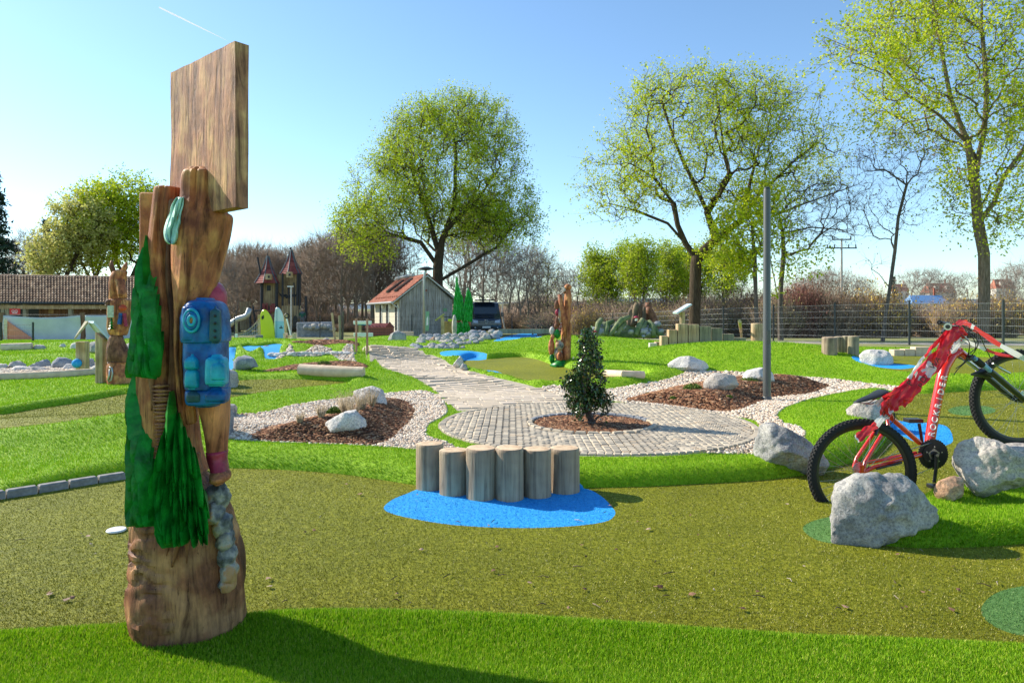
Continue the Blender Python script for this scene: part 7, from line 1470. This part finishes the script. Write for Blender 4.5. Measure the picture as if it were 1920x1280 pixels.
# ---------------------------------------------------------------- shrubs, tufts, cushions
def small_shrub(name, base, cs, n, leafn, size, label, leafm, seed, r0=.003, cat='shrub'):
    rs = np.random.RandomState(seed); att = ell(cs, n, rs, .3); root = empty(name, base, label, cat); Pn, par, tips, nl = grow([[tuple(base), tuple(base+Vector((0, 0, .15)))]], att, .35, seed=seed); r = radii(par, r0)
    tk, th = wood_mesh('stem', Pn, par, r, .006); 
    if tk: link('stem', tk, M_bark_g, root)
    if th: link('twigs', th, M_bark_g, root, kind='stuff')
    c = Pn[rs.choice(np.arange(len(Pn)//6, len(Pn)), leafn)]; V, Fc = leaves(c, size, rs, 1, .028, .62)
    link('foliage', mesh_np('foliage', V, Fc), leafm, root, kind='stuff'); reparent_local(root); return root
bz = P(1110, 794, 6.48); bz.z = .14; Yh = 6.48
small_shrub('holly_shrub', bz, [pe(1105, 705, 26, 85, Yh), pe(1103, 650, 12, 35, Yh), pe(1080, 730, 26, 34, Yh), pe(1118, 760, 28, 34, Yh), pe(1095, 765, 32, 28, Yh), pe(1070, 722, 15, 20, Yh), pe(1125, 720, 16, 24, Yh), pe(1104, 625, 5, 13, Yh)], 700, 6500, .030, 'upright dark green holly-like shrub growing in the ring bed', M_leaf_h, 81)
M_tuft = M_isl('feather_grass', [(.0, (.40, .30, .16)), (.5, (.60, .48, .30)), (1, (.74, .62, .44))], rough=.7, trans=.3); M_cush = M_isl('cushion_leaf', [(.0, (.04, .09, .01)), (.5, (.10, .18, .02)), (1, (.22, .30, .05))], rough=.7)
for i, (u, v, h, w, lb) in enumerate([(648, 776, .28, .5, 'tall feathery tan grass tuft above the front stone on the left mound'), (662, 782, .20, .4, 'lower tan grass tuft hanging over the front stone'), (678, 768, .24, .45, 'tan grass tuft in front of the rear boulder on the left mound'), (697, 762, .24, .4, 'rightmost feathery tan tuft leaning on the rear boulder'), (602, 782, .14, .35, 'small tan grass tuft left of the green cushion'), (562, 792, .10, .3, 'tiny tan grass tuft at the left of the left bark mound')]):
    g = ground_px(u, v); k = 150; rs = np.random.RandomState(i); h *= .8; q = rs.rand(k)*6.28; R = h*w*rs.rand(k); a = np.stack([g.x+np.cos(q)*.02, g.y+np.sin(q)*.02, np.full(k, g.z)], 1); e = a+np.stack([np.cos(q)*R+.03*h, np.sin(q)*R, h*(.55+.5*rs.rand(k))], 1)
    V, Fc = ribbons(a, e, .0022); V2, F2 = ribbons(e, e+np.stack([np.cos(q)*R*.5, np.sin(q)*R*.5, -h*.12*rs.rand(k)], 1), .0016); o = link('grass_tuft', mesh_np('grass_tuft', np.vstack([V, V2]), np.vstack([Fc, F2+len(V)])), M_tuft, label=lb, cat='grass tuft'); to_local(o, g)
for i, (u, v, ru, rv, lb) in enumerate([(626, 776, 15, 9, 'green cushion plant left of the tan tufts on the left mound'), (1299, 730, 19, 8, 'green cushion plant left of the blocky pale boulder'), (1408, 714, 20, 5, 'flat green cushion plant behind the blocky pale boulder'), (608, 684, 15, 5, 'dark green cushion plant in the far bark bed'), (1262, 748, 6, 3, 'tiny green sprig in front of the right bark bed'), (1368, 746, 6, 3, 'tiny green sprig near the lamp post foot'), (1215, 740, 6, 3, 'tiny green sprig at the left of the right bark bed')]):
    g = ground_px(u, v); s = g.y/F; rs = np.random.RandomState(90+i); d = rs.normal(0, 1, (900, 3)); d /= np.linalg.norm(d, axis=1)[:, None]; d[:, 2] = np.abs(d[:, 2]); c = np.array(g)+d*np.array([ru*s, ru*s*.8, rv*s*1.5])*(.6+.4*rs.rand(900, 1)); V, Fc = leaves(c, .022 if ru > 8 else .014, rs, 1, .004, .4); o = link('cushion_plant', mesh_np('cushion_plant', V, Fc), M_cush, label=lb, cat='plant'); to_local(o, g)
# litter
rs = np.random.RandomState(33); mbt = MB(); mbl = MB()
for i in range(120):
    v = 900+rs.rand()**.8*250; u = rs.rand()*1920; x, y = hit(u, v, lambda a, b: 0)
    if not pip(LANE_A, np.array([x]), np.array([y]))[0] or (230 < u < 460): continue
    z = hz(x, y)+.006; a = rs.rand()*6.28
    if i % 3 == 0:
        L = rs.uniform(.02, .07); p = Vector((x, y, z+.004)); d = Vector((math.cos(a), math.sin(a), 0)); mbt.tube([p, p+d*L*.5+Vector((0, 0, .006)), p+d*L+Vector((-.01*math.sin(a), .01*math.cos(a), .002))], [.0018, .0022, .0012], 5)
    else:
        s = rs.uniform(.005, .017); c = Vector((x, y, z+.002)); q = [c+Vector((s*math.cos(a+k*1.25)*(1, .6, 1.1, .7, .9)[k], s*math.sin(a+k*1.25), rs.uniform(0, .010))) for k in range(5)]; mbl.add(q+[c+Vector((0, 0, .008))], [(k, (k+1) % 5, 5) for k in range(5)])
mbt.build('fallen_twigs', M_isl('dry_twig', [(0, (.05, .035, .025)), (.6, (.16, .11, .08)), (1, (.45, .38, .30))]), kind='stuff', label='thin dry twigs scattered on the olive lane', cat='twigs')
mbl.build('dry_leaves', M_isl('dry_leaf', [(0, (.06, .03, .02)), (.5, (.24, .13, .08)), (1, (.52, .40, .30))]), kind='stuff', label='small curled dry leaves scattered on the olive lane', cat='leaves')
# ---------------------------------------------------------------- bicycle (leans in its own upright plane)
def YBk(u): return 4.35+(u-1616)/295.0*.55
def B(u, v, off=0):
    Y = YBk(u); p = P(u, v, Y); return p+Vector((-BN.x*off, -BN.y*off, 0))
_a, _b = P(1616, 800, YBk(1616)), P(1911, 800, YBk(1911)); BD = Vector((1, 0, 0)); BN = Vector((0, 1, 0))   # off > 0: towards the camera
hubR = B(1612, 882); zc = hubR.z
bk = empty('mountain_bike', (hubR.x, hubR.y, 0), 'red mountain bike wrapped in barrier tape, rear wheel sunk in the turf', 'bicycle')
M_fr = M_flat('red_frame_paint', (.62, .02, .012), .22, spec=.6, var=.04, coat=.7, bs=0); M_rub = M_flat('bike_rubber', (.018, .018, .018), .85); M_chr = M_flat('bright_metal', (.5, .5, .5), .25, metal=.9, bs=0); M_blk = M_flat('black_alloy', (.015, .015, .017), .35, spec=.5, bs=0)
def wheel(cu, cv, R, name, rimr=.8):
    c = B(cu, cv); rt = empty(name, (0, 0, 0)); rt.parent = bk; n = 72
    def pt(q, r, o): return c+BD*(r*math.cos(q))+Vector((0, 0, r*math.sin(q)))-BN*o
    mb = MB(); vs = []; m = 10; rr = .026
    for k in range(n):
        q = 2*math.pi*k/n
        for j in range(m): a = 2*math.pi*j/m; vs.append(pt(q, R-rr+rr*math.cos(a), rr*math.sin(a)))
    mb.add(vs, [(k*m+j, k*m+(j+1) % m, ((k+1) % n)*m+(j+1) % m, ((k+1) % n)*m+j) for k in range(n) for j in range(m)]); ty = mb.build('tyre', M_rub, rt, smooth=True)
    mb = MB(); nk = 78
    for k in range(nk):
        for (o, w, dq) in ((0, .009, 0), (-.014, .007, .5), (.014, .007, .5), (-.023, .006, 0), (.023, .006, 0)):
            q = 2*math.pi*(k+dq)/nk; rad = R-(o/.026)**2*.012; h = .0045; dr = .42*2*math.pi/nk
            vs = [pt(q+s*dr*.5, rad+e, o+t*w*.5) for e in (-.004, h) for s, t in ((-1, -1), (1, -1), (1, 1), (-1, 1))]; mb.hexa(vs)
    mb.build('tread_knobs', M_rub, ty, kind='stuff')
    mb = MB(); vs = []; 
    for k in range(n):
        q = 2*math.pi*k/n; vs += [pt(q, R*rimr+e, o) for e, o in ((.0, -.011), (.022, -.013), (.022, .013), (0, .011), (-.006, 0))]
    mb.add(vs, [(k*5+j, k*5+(j+1) % 5, ((k+1) % n)*5+(j+1) % 5, ((k+1) % n)*5+j) for k in range(n) for j in range(5)]); mb.build('rim', M_blk, rt, auto=.6)
    for k in range(32):
        s = 1 if k % 2 else -1; q = 2*math.pi*k/32; qh = q+s*(1 if k % 4 < 2 else -1)*1.25
        MB().tube([pt(qh, .024, .022*s), pt(q, R*rimr, .002*s)], .0011, 4, False).build('spoke', M_chr, rt)
    MB().tube([c-BN*.05, c+BN*.05], .014, 12).build('axle', M_chr, rt); 
    for s in (-1, 1): MB().tube([c-BN*.019*s, c-BN*.024*s], .030, 16).build('hub_flange', M_blk, rt)
    return c, rt, pt
RW = .345
cR, wr, ptR = wheel(1616, 886, .342, 'rear_wheel', .82); cF, wf, ptF = wheel(1911, 747, .350, 'front_wheel', .82)
cR2 = B(1612, 881)
def fr(name, pts, r, mat=None, flat=1., n=12, parent=None):
    mb = MB(); mb.tube([Vector(p) for p in pts], r, n, True, flat); return mb.build(name, mat or M_fr, parent or bk, smooth=False, auto=.7)
fr('seat_tube', [B(1658, 757), B(1672, 784), B(1724, 830)], [.017, .016, .017])
for o in (-.045, .045):
    fr('seat_stay', [B(1660, 762, o*.3), B(1658, 795, o), B(1640, 822, o), B(1614, 862, o*1.2), B(1610, 879, o*1.3)], [.012, .012, .012, .012, .013]); fr('chain_stay', [B(1609, 882, o*1.3), B(1630, 872, o*1.2), B(1722, 851, o*.6)], [.014, .013, .015], flat=.7)
fr('chain_guard', [B(1632, 874, .075), B(1680, 863, .06)], [.006, .008], M_blk)
fr('dropout', [B(1608, 868, .06), B(1609, 886, .06)], [.016, .018], flat=.35)
tt = fr('top_tube', [B(1657, 760), B(1690, 730), B(1740, 682), B(1775, 652), B(1790, 650)], [.022, .024, .026, .028, .027], flat=1.1)
ht = fr('head_tube', [B(1776, 640), B(1786, 648), B(1798, 658), B(1812, 669)], [.024, .023, .023, .025])
dt = fr('down_tube', [B(1800, 658), B(1785, 667), B(1772, 688), B(1765, 712), B(1757, 750), B(1750, 785), B(1744, 822), B(1741, 843)], [.030, .031, .033, .034, .033, .033, .032, .028], flat=1.0)
fr('gusset', [B(1782, 652), B(1778, 668)], [.018, .016], flat=.5)
# drivetrain
bb = B(1740, 848); dd = BD
def disc(name, c, r, o, th, mat, n=40, parent=None): return MB().tube([c-BN*o, c-BN*(o+th)], r, n).build(name, mat, parent or bk, auto=.6)
disc('bottom_bracket', bb, .026, -.04, .09, M_blk)
ch = disc('chain_guard_ring', bb, .098, .052, .006, M_blk)
mb = MB()
for k in range(36): q = 2*math.pi*k/36; p = bb+dd*(.098*math.cos(q))+Vector((0, 0, .098*math.sin(q)))-BN*.055; mb.box(p, (.007, .006, .007))
mb.build('teeth', M_blk, ch); disc('chainring', bb, .072, .046, .018, M_blk, parent=ch); disc('chainring_spider', bb, .040, .060, .006, M_chr, 5, parent=ch); disc('inner_hub', bb, .022, .066, .008, M_blk, parent=ch)
for k in range(5): q = .3+2*math.pi*k/5; c = bb+dd*(.052*math.cos(q))+Vector((0, 0, .052*math.sin(q))); disc('ring_bolt', c, .006, .062, .008, M_chr, 8, parent=ch)
cr_ = fr('crank_arm', [B(1741, 847, .085), B(1740, 872, .088), B(1736, 898, .09)], [.015, .012, .013], M_blk, .5); disc('crank_bolt', B(1741, 848), .010, .085, .012, M_chr, 10)
pd = MB(); pc = B(1734, 902, .14); pd.box(pc, (.10, .09, .026)); pd.build('pedal', M_blk, bk, bevel=.004)
fr('rear_crank_arm', [B(1741, 847, -.06), B(1738, 820, -.065), B(1735, 797, -.07)], [.013, .011, .012], M_blk, .5); MB().box(B(1732, 793, -.12), (.10, .08, .026)).build('pedal', M_blk, bk, bevel=.004)
for k in range(7): disc('cassette_cog', cR2, .058-.005*k, .018+.0045*k, .002, M_chr, 24)
c2 = cR2
fr('derailleur', [B(1612, 886, .07), B(1624, 905, .065), B(1640, 912, .06)], [.012, .011, .010], M_blk, .6)
mb = MB(); 
for (p0, p1) in ((B(1614, 866, .05), B(1741, 826, .05)), (B(1640, 915, .055), B(1741, 872, .055)), (B(1606, 900, .05), B(1640, 905, .055))):
    n = int((p1-p0).length/.0125); 
    for k in range(n): a = p0.lerp(p1, k/n); b = p0.lerp(p1, (k+.7)/n); mb.tube([a, b], .0035, 5)
mb.build('chain', M_chr, bk, kind='stuff')
# seat post and saddle
fr('seat_post', [B(1664, 764), B(1652, 749)], [.014, .014], M_blk)
sadd = [(1601, 755, .012, .004), (1610, 752, .030, .012), (1622, 748, .040, .016), (1634, 744, .050, .018), (1645, 739, .066, .020), (1654, 735, .070, .018), (1659, 733, .055, .010)]
vs = []; n = 16
for u, v, w, h in sadd:
    c = B(u, v)
    for k in range(n): q = 2*math.pi*k/n; vs.append(c+BN*(w*math.cos(q))+Vector((0, 0, (h if math.sin(q) > 0 else h*.8)*math.sin(q))))
mb = MB(); m = len(sadd); mb.add(vs, [(i*n+k, i*n+(k+1) % n, (i+1)*n+(k+1) % n, (i+1)*n+k) for i in range(m-1) for k in range(n)]+[tuple(range(n))[::-1], tuple(range((m-1)*n, m*n))]); mb.build('saddle', M_flat('saddle_vinyl', (.025, .027, .03), .45), bk, smooth=True)
for o in (-.022, .022): fr('saddle_rail', [B(1615, 757, o), B(1632, 756, o), B(1652, 744, o)], .0035, M_chr)
# front end
fr('steerer', [B(1777, 641), B(1771, 622)], [.018, .018], M_blk); fr('stem', [B(1770, 625), B(1777, 611)], [.020, .020], M_blk)
hb0 = B(1777, 611); HV = Vector((hb0.x, hb0.y, 0)).normalized(); HP = Vector((HV.y, -HV.x, 0))
fr('handlebar', [hb0+HV*.33-HP*.05+Vector((0, 0, .02)), hb0+HV*.12+Vector((0, 0, .012)), hb0, hb0-HV*.12+Vector((0, 0, .008)), hb0-HV*.28+HP*.0+Vector((0, 0, .004))], [.013, .013, .016, .013, .013], M_blk)
for s, L in ((-1, .28), (1, .33)):
    e = hb0+HV*(s*L)-HP*(.05 if s > 0 else 0)+Vector((0, 0, .02 if s > 0 else .004)); fr('grip', [e-HV*(s*.11), e], [.016, .017], M_rub); fr('brake_lever', [e-HV*s*.13, e-HV*s*.10+HP*.05, e+HP*.06-HV*s*.02], [.008, .006, .005], M_blk)
MB().tube([hb0-HV*.27, hb0-HV*.285], .023, 20).build('bar_end_ring', M_chr, bk, auto=.6); MB().tube([hb0-HV*.285, hb0-HV*.29], .014, 16).build('bar_end', M_blk, bk, auto=.6)
fr('fork_crown', [B(1812, 669, .07), B(1814, 671, 0), B(1812, 669, -.07)], [.020, .024, .020], M_blk)
for o in (-.062, .062):
    fr('stanchion', [B(1812, 668, o), B(1838, 688, o), B(1856, 703, o)], [.016, .015, .015], M_chr if o < 0 else paint('blue_anodised', (.10, .25, .45), (.30, .48, .68)))
    fk = fr('fork_leg', [B(1845, 694, o), B(1862, 708, o), B(1888, 730, o), B(1911, 749, o)], [.021, .022, .021, .019], M_blk)
fr('fork_boot', [B(1818, 673, .062), B(1830, 683, .062)], [.023, .023], M_rub)
fr('fork_arch', [B(1862, 706, .06), B(1852, 694, .04), B(1853, 694, -.04), B(1864, 706, -.06)], [.012, .014, .014, .012], M_blk)
fr('mudflap', [B(1820, 702, .0), B(1840, 700, 0), B(1862, 700, 0)], [.006, .03, .03], M_blk, .3)
fr('brake_arm', [B(1880, 698, .07), B(1866, 690, .06), B(1852, 680, .05)], [.008, .008, .006], M_chr); fr('brake_arm', [B(1632, 812, .06), B(1640, 795, .05), B(1646, 785, .03)], [.010, .010, .006], M_blk)
def cable(pts, r=.0032, nm='cable'): mb = MB(); q = [Vector(p) for p in pts]; c = cr([tuple(p) for p in q], 6); mb.tube([Vector(p) for p in c], r, 6); return mb.build(nm, M_blk, bk, smooth=True)
cable([B(1790, 618, .08), B(1802, 632, .12), B(1811, 650, .10), B(1808, 662, .05), B(1806, 668, .04)]); cable([B(1785, 614, .15), B(1800, 622, .18), B(1825, 650, .12), B(1850, 678, .07), B(1868, 688, .06)]); cable([B(1796, 620, .1), B(1806, 640, .15), B(1805, 668, .08), B(1790, 690, .04), B(1782, 702, .035)]); cable([B(1770, 616, .1), B(1782, 630, .14), B(1800, 645, .1), B(1802, 675, .045), B(1785, 690, .04)])
cable([B(1674, 772, .02), B(1672, 785, .03), B(1664, 790, .05), B(1650, 798, .05), B(1640, 806, .05)]); cable([B(1764, 700, .035), B(1758, 740, .036), B(1748, 800, .036)], .002)
fr('blue_lace', [B(1834, 680, .07), B(1854, 698, .06)], .006, paint('light_blue', (.25, .4, .6), (.4, .55, .75)))
# lettering
def text(body, size, M, mat, parent, name='lettering', ext=.0006, space=1.0):
    cu = bpy.data.curves.new(name, 'FONT'); cu.body = body; cu.size = size; cu.extrude = ext; cu.space_character = space; cu.align_x = 'CENTER'; cu.align_y = 'CENTER'
    o = bpy.data.objects.new(name, cu); COL.objects.link(o); dg = bpy.context.evaluated_depsgraph_get(); me = bpy.data.meshes.new_from_object(o.evaluated_get(dg)); bpy.data.objects.remove(o); me.transform(M); me.name = name; return link(name, me, mat, parent)
def frame_mat(c, xdir, zdir=None):
    """text lies in the bike plane: x axis xdir, facing the camera"""
    x = Vector(xdir).normalized(); z = -BN; y = z.cross(x).normalized(); z = x.cross(y)
    M = Matrix((x, y, z)).transposed().to_4x4(); M.translation = c; return M
a, b = B(1741.5, 812, .035), B(1764, 707, .038)
word = 'ROCKRIDER'
for i, chh in enumerate(word):
    t = i/(len(word)-1); c = a.lerp(b, t)+Vector((0, 0, 0)); text(chh, .056, frame_mat(c, b-a), M_white, dt, 'letter', .0025)
a, b = B(1893, 731, .087), B(1911, 746, .087); text('80', .038, frame_mat(B(1900, 734, .090), b-a), M_flat('pale_blue_print', (.45, .65, .8), .4), fk, 'lettering')
# ---------------------------------------------------------------- barrier tape
M_tr = M_flat('red_tape', (.70, .015, .03), .35, spec=.5, var=.05); M_tw = M_flat('white_tape', (.78, .76, .76), .35, spec=.5, var=.04)
for m_ in (M_tr, M_tw):
    n = m_.node_tree; b_ = n.nodes['Principled BSDF']; tr = n.nodes.new('ShaderNodeBsdfTranslucent'); tr.inputs[0].default_value = (.8, .05, .06, 1) if m_ is M_tr else (.85, .8, .8, 1); mx = n.nodes.new('ShaderNodeMixShader'); mx.inputs[0].default_value = .3
    n.links.new(b_.outputs[0], mx.inputs[1]); n.links.new(tr.outputs[0], mx.inputs[2]); n.links.new(mx.outputs[0], n.nodes['Material Output'].inputs[0])
tp = empty('barrier_tape', B(1775, 612, .1), 'red and white barrier tape wound from handlebar to saddle of the bicycle', 'barrier tape')
def tape(pts, w, segs, seed=0, crump=.006, rootp=None, twist=.3):
    """pts (u, v, off); segs: list of (t_end, 'r'/'w')"""
    rs = random.Random(seed); q = cr([tuple(B(*p)) for p in pts], 10); n = len(q); d = np.r_[0, np.cumsum(np.linalg.norm(np.diff(q, axis=0), axis=1))]; d /= d[-1]; t0 = 0
    prevd = None; rows = []
    for i in range(n):
        t = Vector(q[min(i+1, n-1)])-Vector(q[max(i-1, 0)]); t.normalize(); s = t.cross(-BN).normalized(); a = twist*math.sin(d[i]*7+seed); s = (s*math.cos(a)+BN*math.sin(a)).normalized(); nn = t.cross(s); row = []
        for k in range(7):
            f = k/6-.5; ww = w*(1+.15*math.sin(i*.7+seed)); row.append(Vector(q[i])+s*(f*ww)+nn*(crump*(math.sin(f*11+i*.45+seed)+.6*math.sin(f*23+i*.3))+crump*.6*noise.noise(Vector((i*.3, f*5, seed)))))
        rows.append(row)
    for te, colr in segs:
        ii = [i for i in range(n) if t0-1e-6 <= d[i] <= te+1e-6]; 
        if ii and ii[-1] < n-1: ii.append(ii[-1]+1)
        mb = MB(); mb.add([p for i in ii for p in rows[i]], [(j*7+k, j*7+k+1, (j+1)*7+k+1, (j+1)*7+k) for j in range(len(ii)-1) for k in range(6)]); mb.build('red_strip' if colr == 'r' else 'white_strip', M_tr if colr == 'r' else M_tw, tp, smooth=True); t0 = te
    return q
tape([(1773,608,.10),(1755,625,.10),(1732,648,.10),(1712,672,.10),(1695,695,.10),(1684,720,.09),(1675,745,.08)], .024, [(.5, 'r'), (.78, 'w'), (1, 'r')], 1, twist=.8)
tape([(1778,616,.12),(1762,628,.12),(1745,652,.12),(1722,684,.12),(1696,714,.11),(1668,740,.09),(1655,752,.07)], .085, [(.60, 'r'), (.66, 'w'), (1, 'r')], 2, .008)
tape([(1768,618,.14),(1750,645,.14),(1733,672,.14),(1716,694,.13),(1700,716,.12),(1688,738,.10),(1676,752,.08)], .070, [(.46, 'r'), (.60, 'w'), (1, 'r')], 3, .008)
tape([(1799,628,.06),(1782,645,.08),(1762,662,.08),(1745,682,.09),(1722,706,.08),(1700,730,.08),(1683,748,.07)], .046, [(.26, 'w'), (.84, 'r'), (.92, 'w'), (1, 'r')], 4, .004)
tape([(1690,712,.10),(1668,728,.09),(1650,740,.08),(1636,757,.04)], .04, [(.8, 'r'), (1, 'w')], 6, twist=.6)
tape([(1652,742,.09),(1642,758,.10),(1650,776,.09),(1658,768,.08),(1650,752,.08),(1640,768,.09),(1652,782,.07)], .035, [(1, 'r')], 5, .008, twist=1.)
tape([(1657,762,.08),(1645,775,.09),(1625,794,.09),(1608,806,.09),(1592,818,.09)], .052, [(.45, 'w'), (.95, 'r'), (1, 'w')], 8, .005)
tape([(1680,742,.09),(1672,752,.08),(1660,762,.07),(1650,772,.07)], .06, [(1, 'r')], 9, .01)
tape([(1775,607,.10),(1788,604,.10),(1802,608,.08),(1834,627,.06),(1884,656,.04),(1950,690,.03),(2010,722,.03)], .036, [(.12, 'r'), (.15, 'w'), (.38, 'r'), (.62, 'w'), (1, 'r')], 10, .002, twist=.15)
tape([(1797,632,.04),(1815,642,.02),(1840,652,0),(1870,663,0),(1900,668,0)], .022, [(.5, 'w'), (1, 'r')], 11, .003)
tape([(1784,616,.08),(1790,628,.08),(1797,640,.07)], .06, [(.7, 'r'), (1, 'w')], 12, .01)
for (u, v, chh, sz, ang, o) in ((1759, 659, 'D', .050, 40, .105), (1766, 650, 'P', .050, 40, .105), (1722, 681, 'W', .052, 50, .17), (1729, 671, 'A', .05, 50, .17), (1704, 707, 'D', .055, 50, .16), (1700, 718, 'P', .05, 55, .16), (1683, 714, 'P', .055, 60, .14), (1639, 772, 'C', .05, 40, .125)):
    c = B(u, v, o); x = BD*math.cos(math.radians(ang))+Vector((0, 0, math.sin(math.radians(ang)))); text(chh, sz, frame_mat(c, x), M_black, tp, 'letter', .0004)
reparent_local(bk); reparent_local(tp)
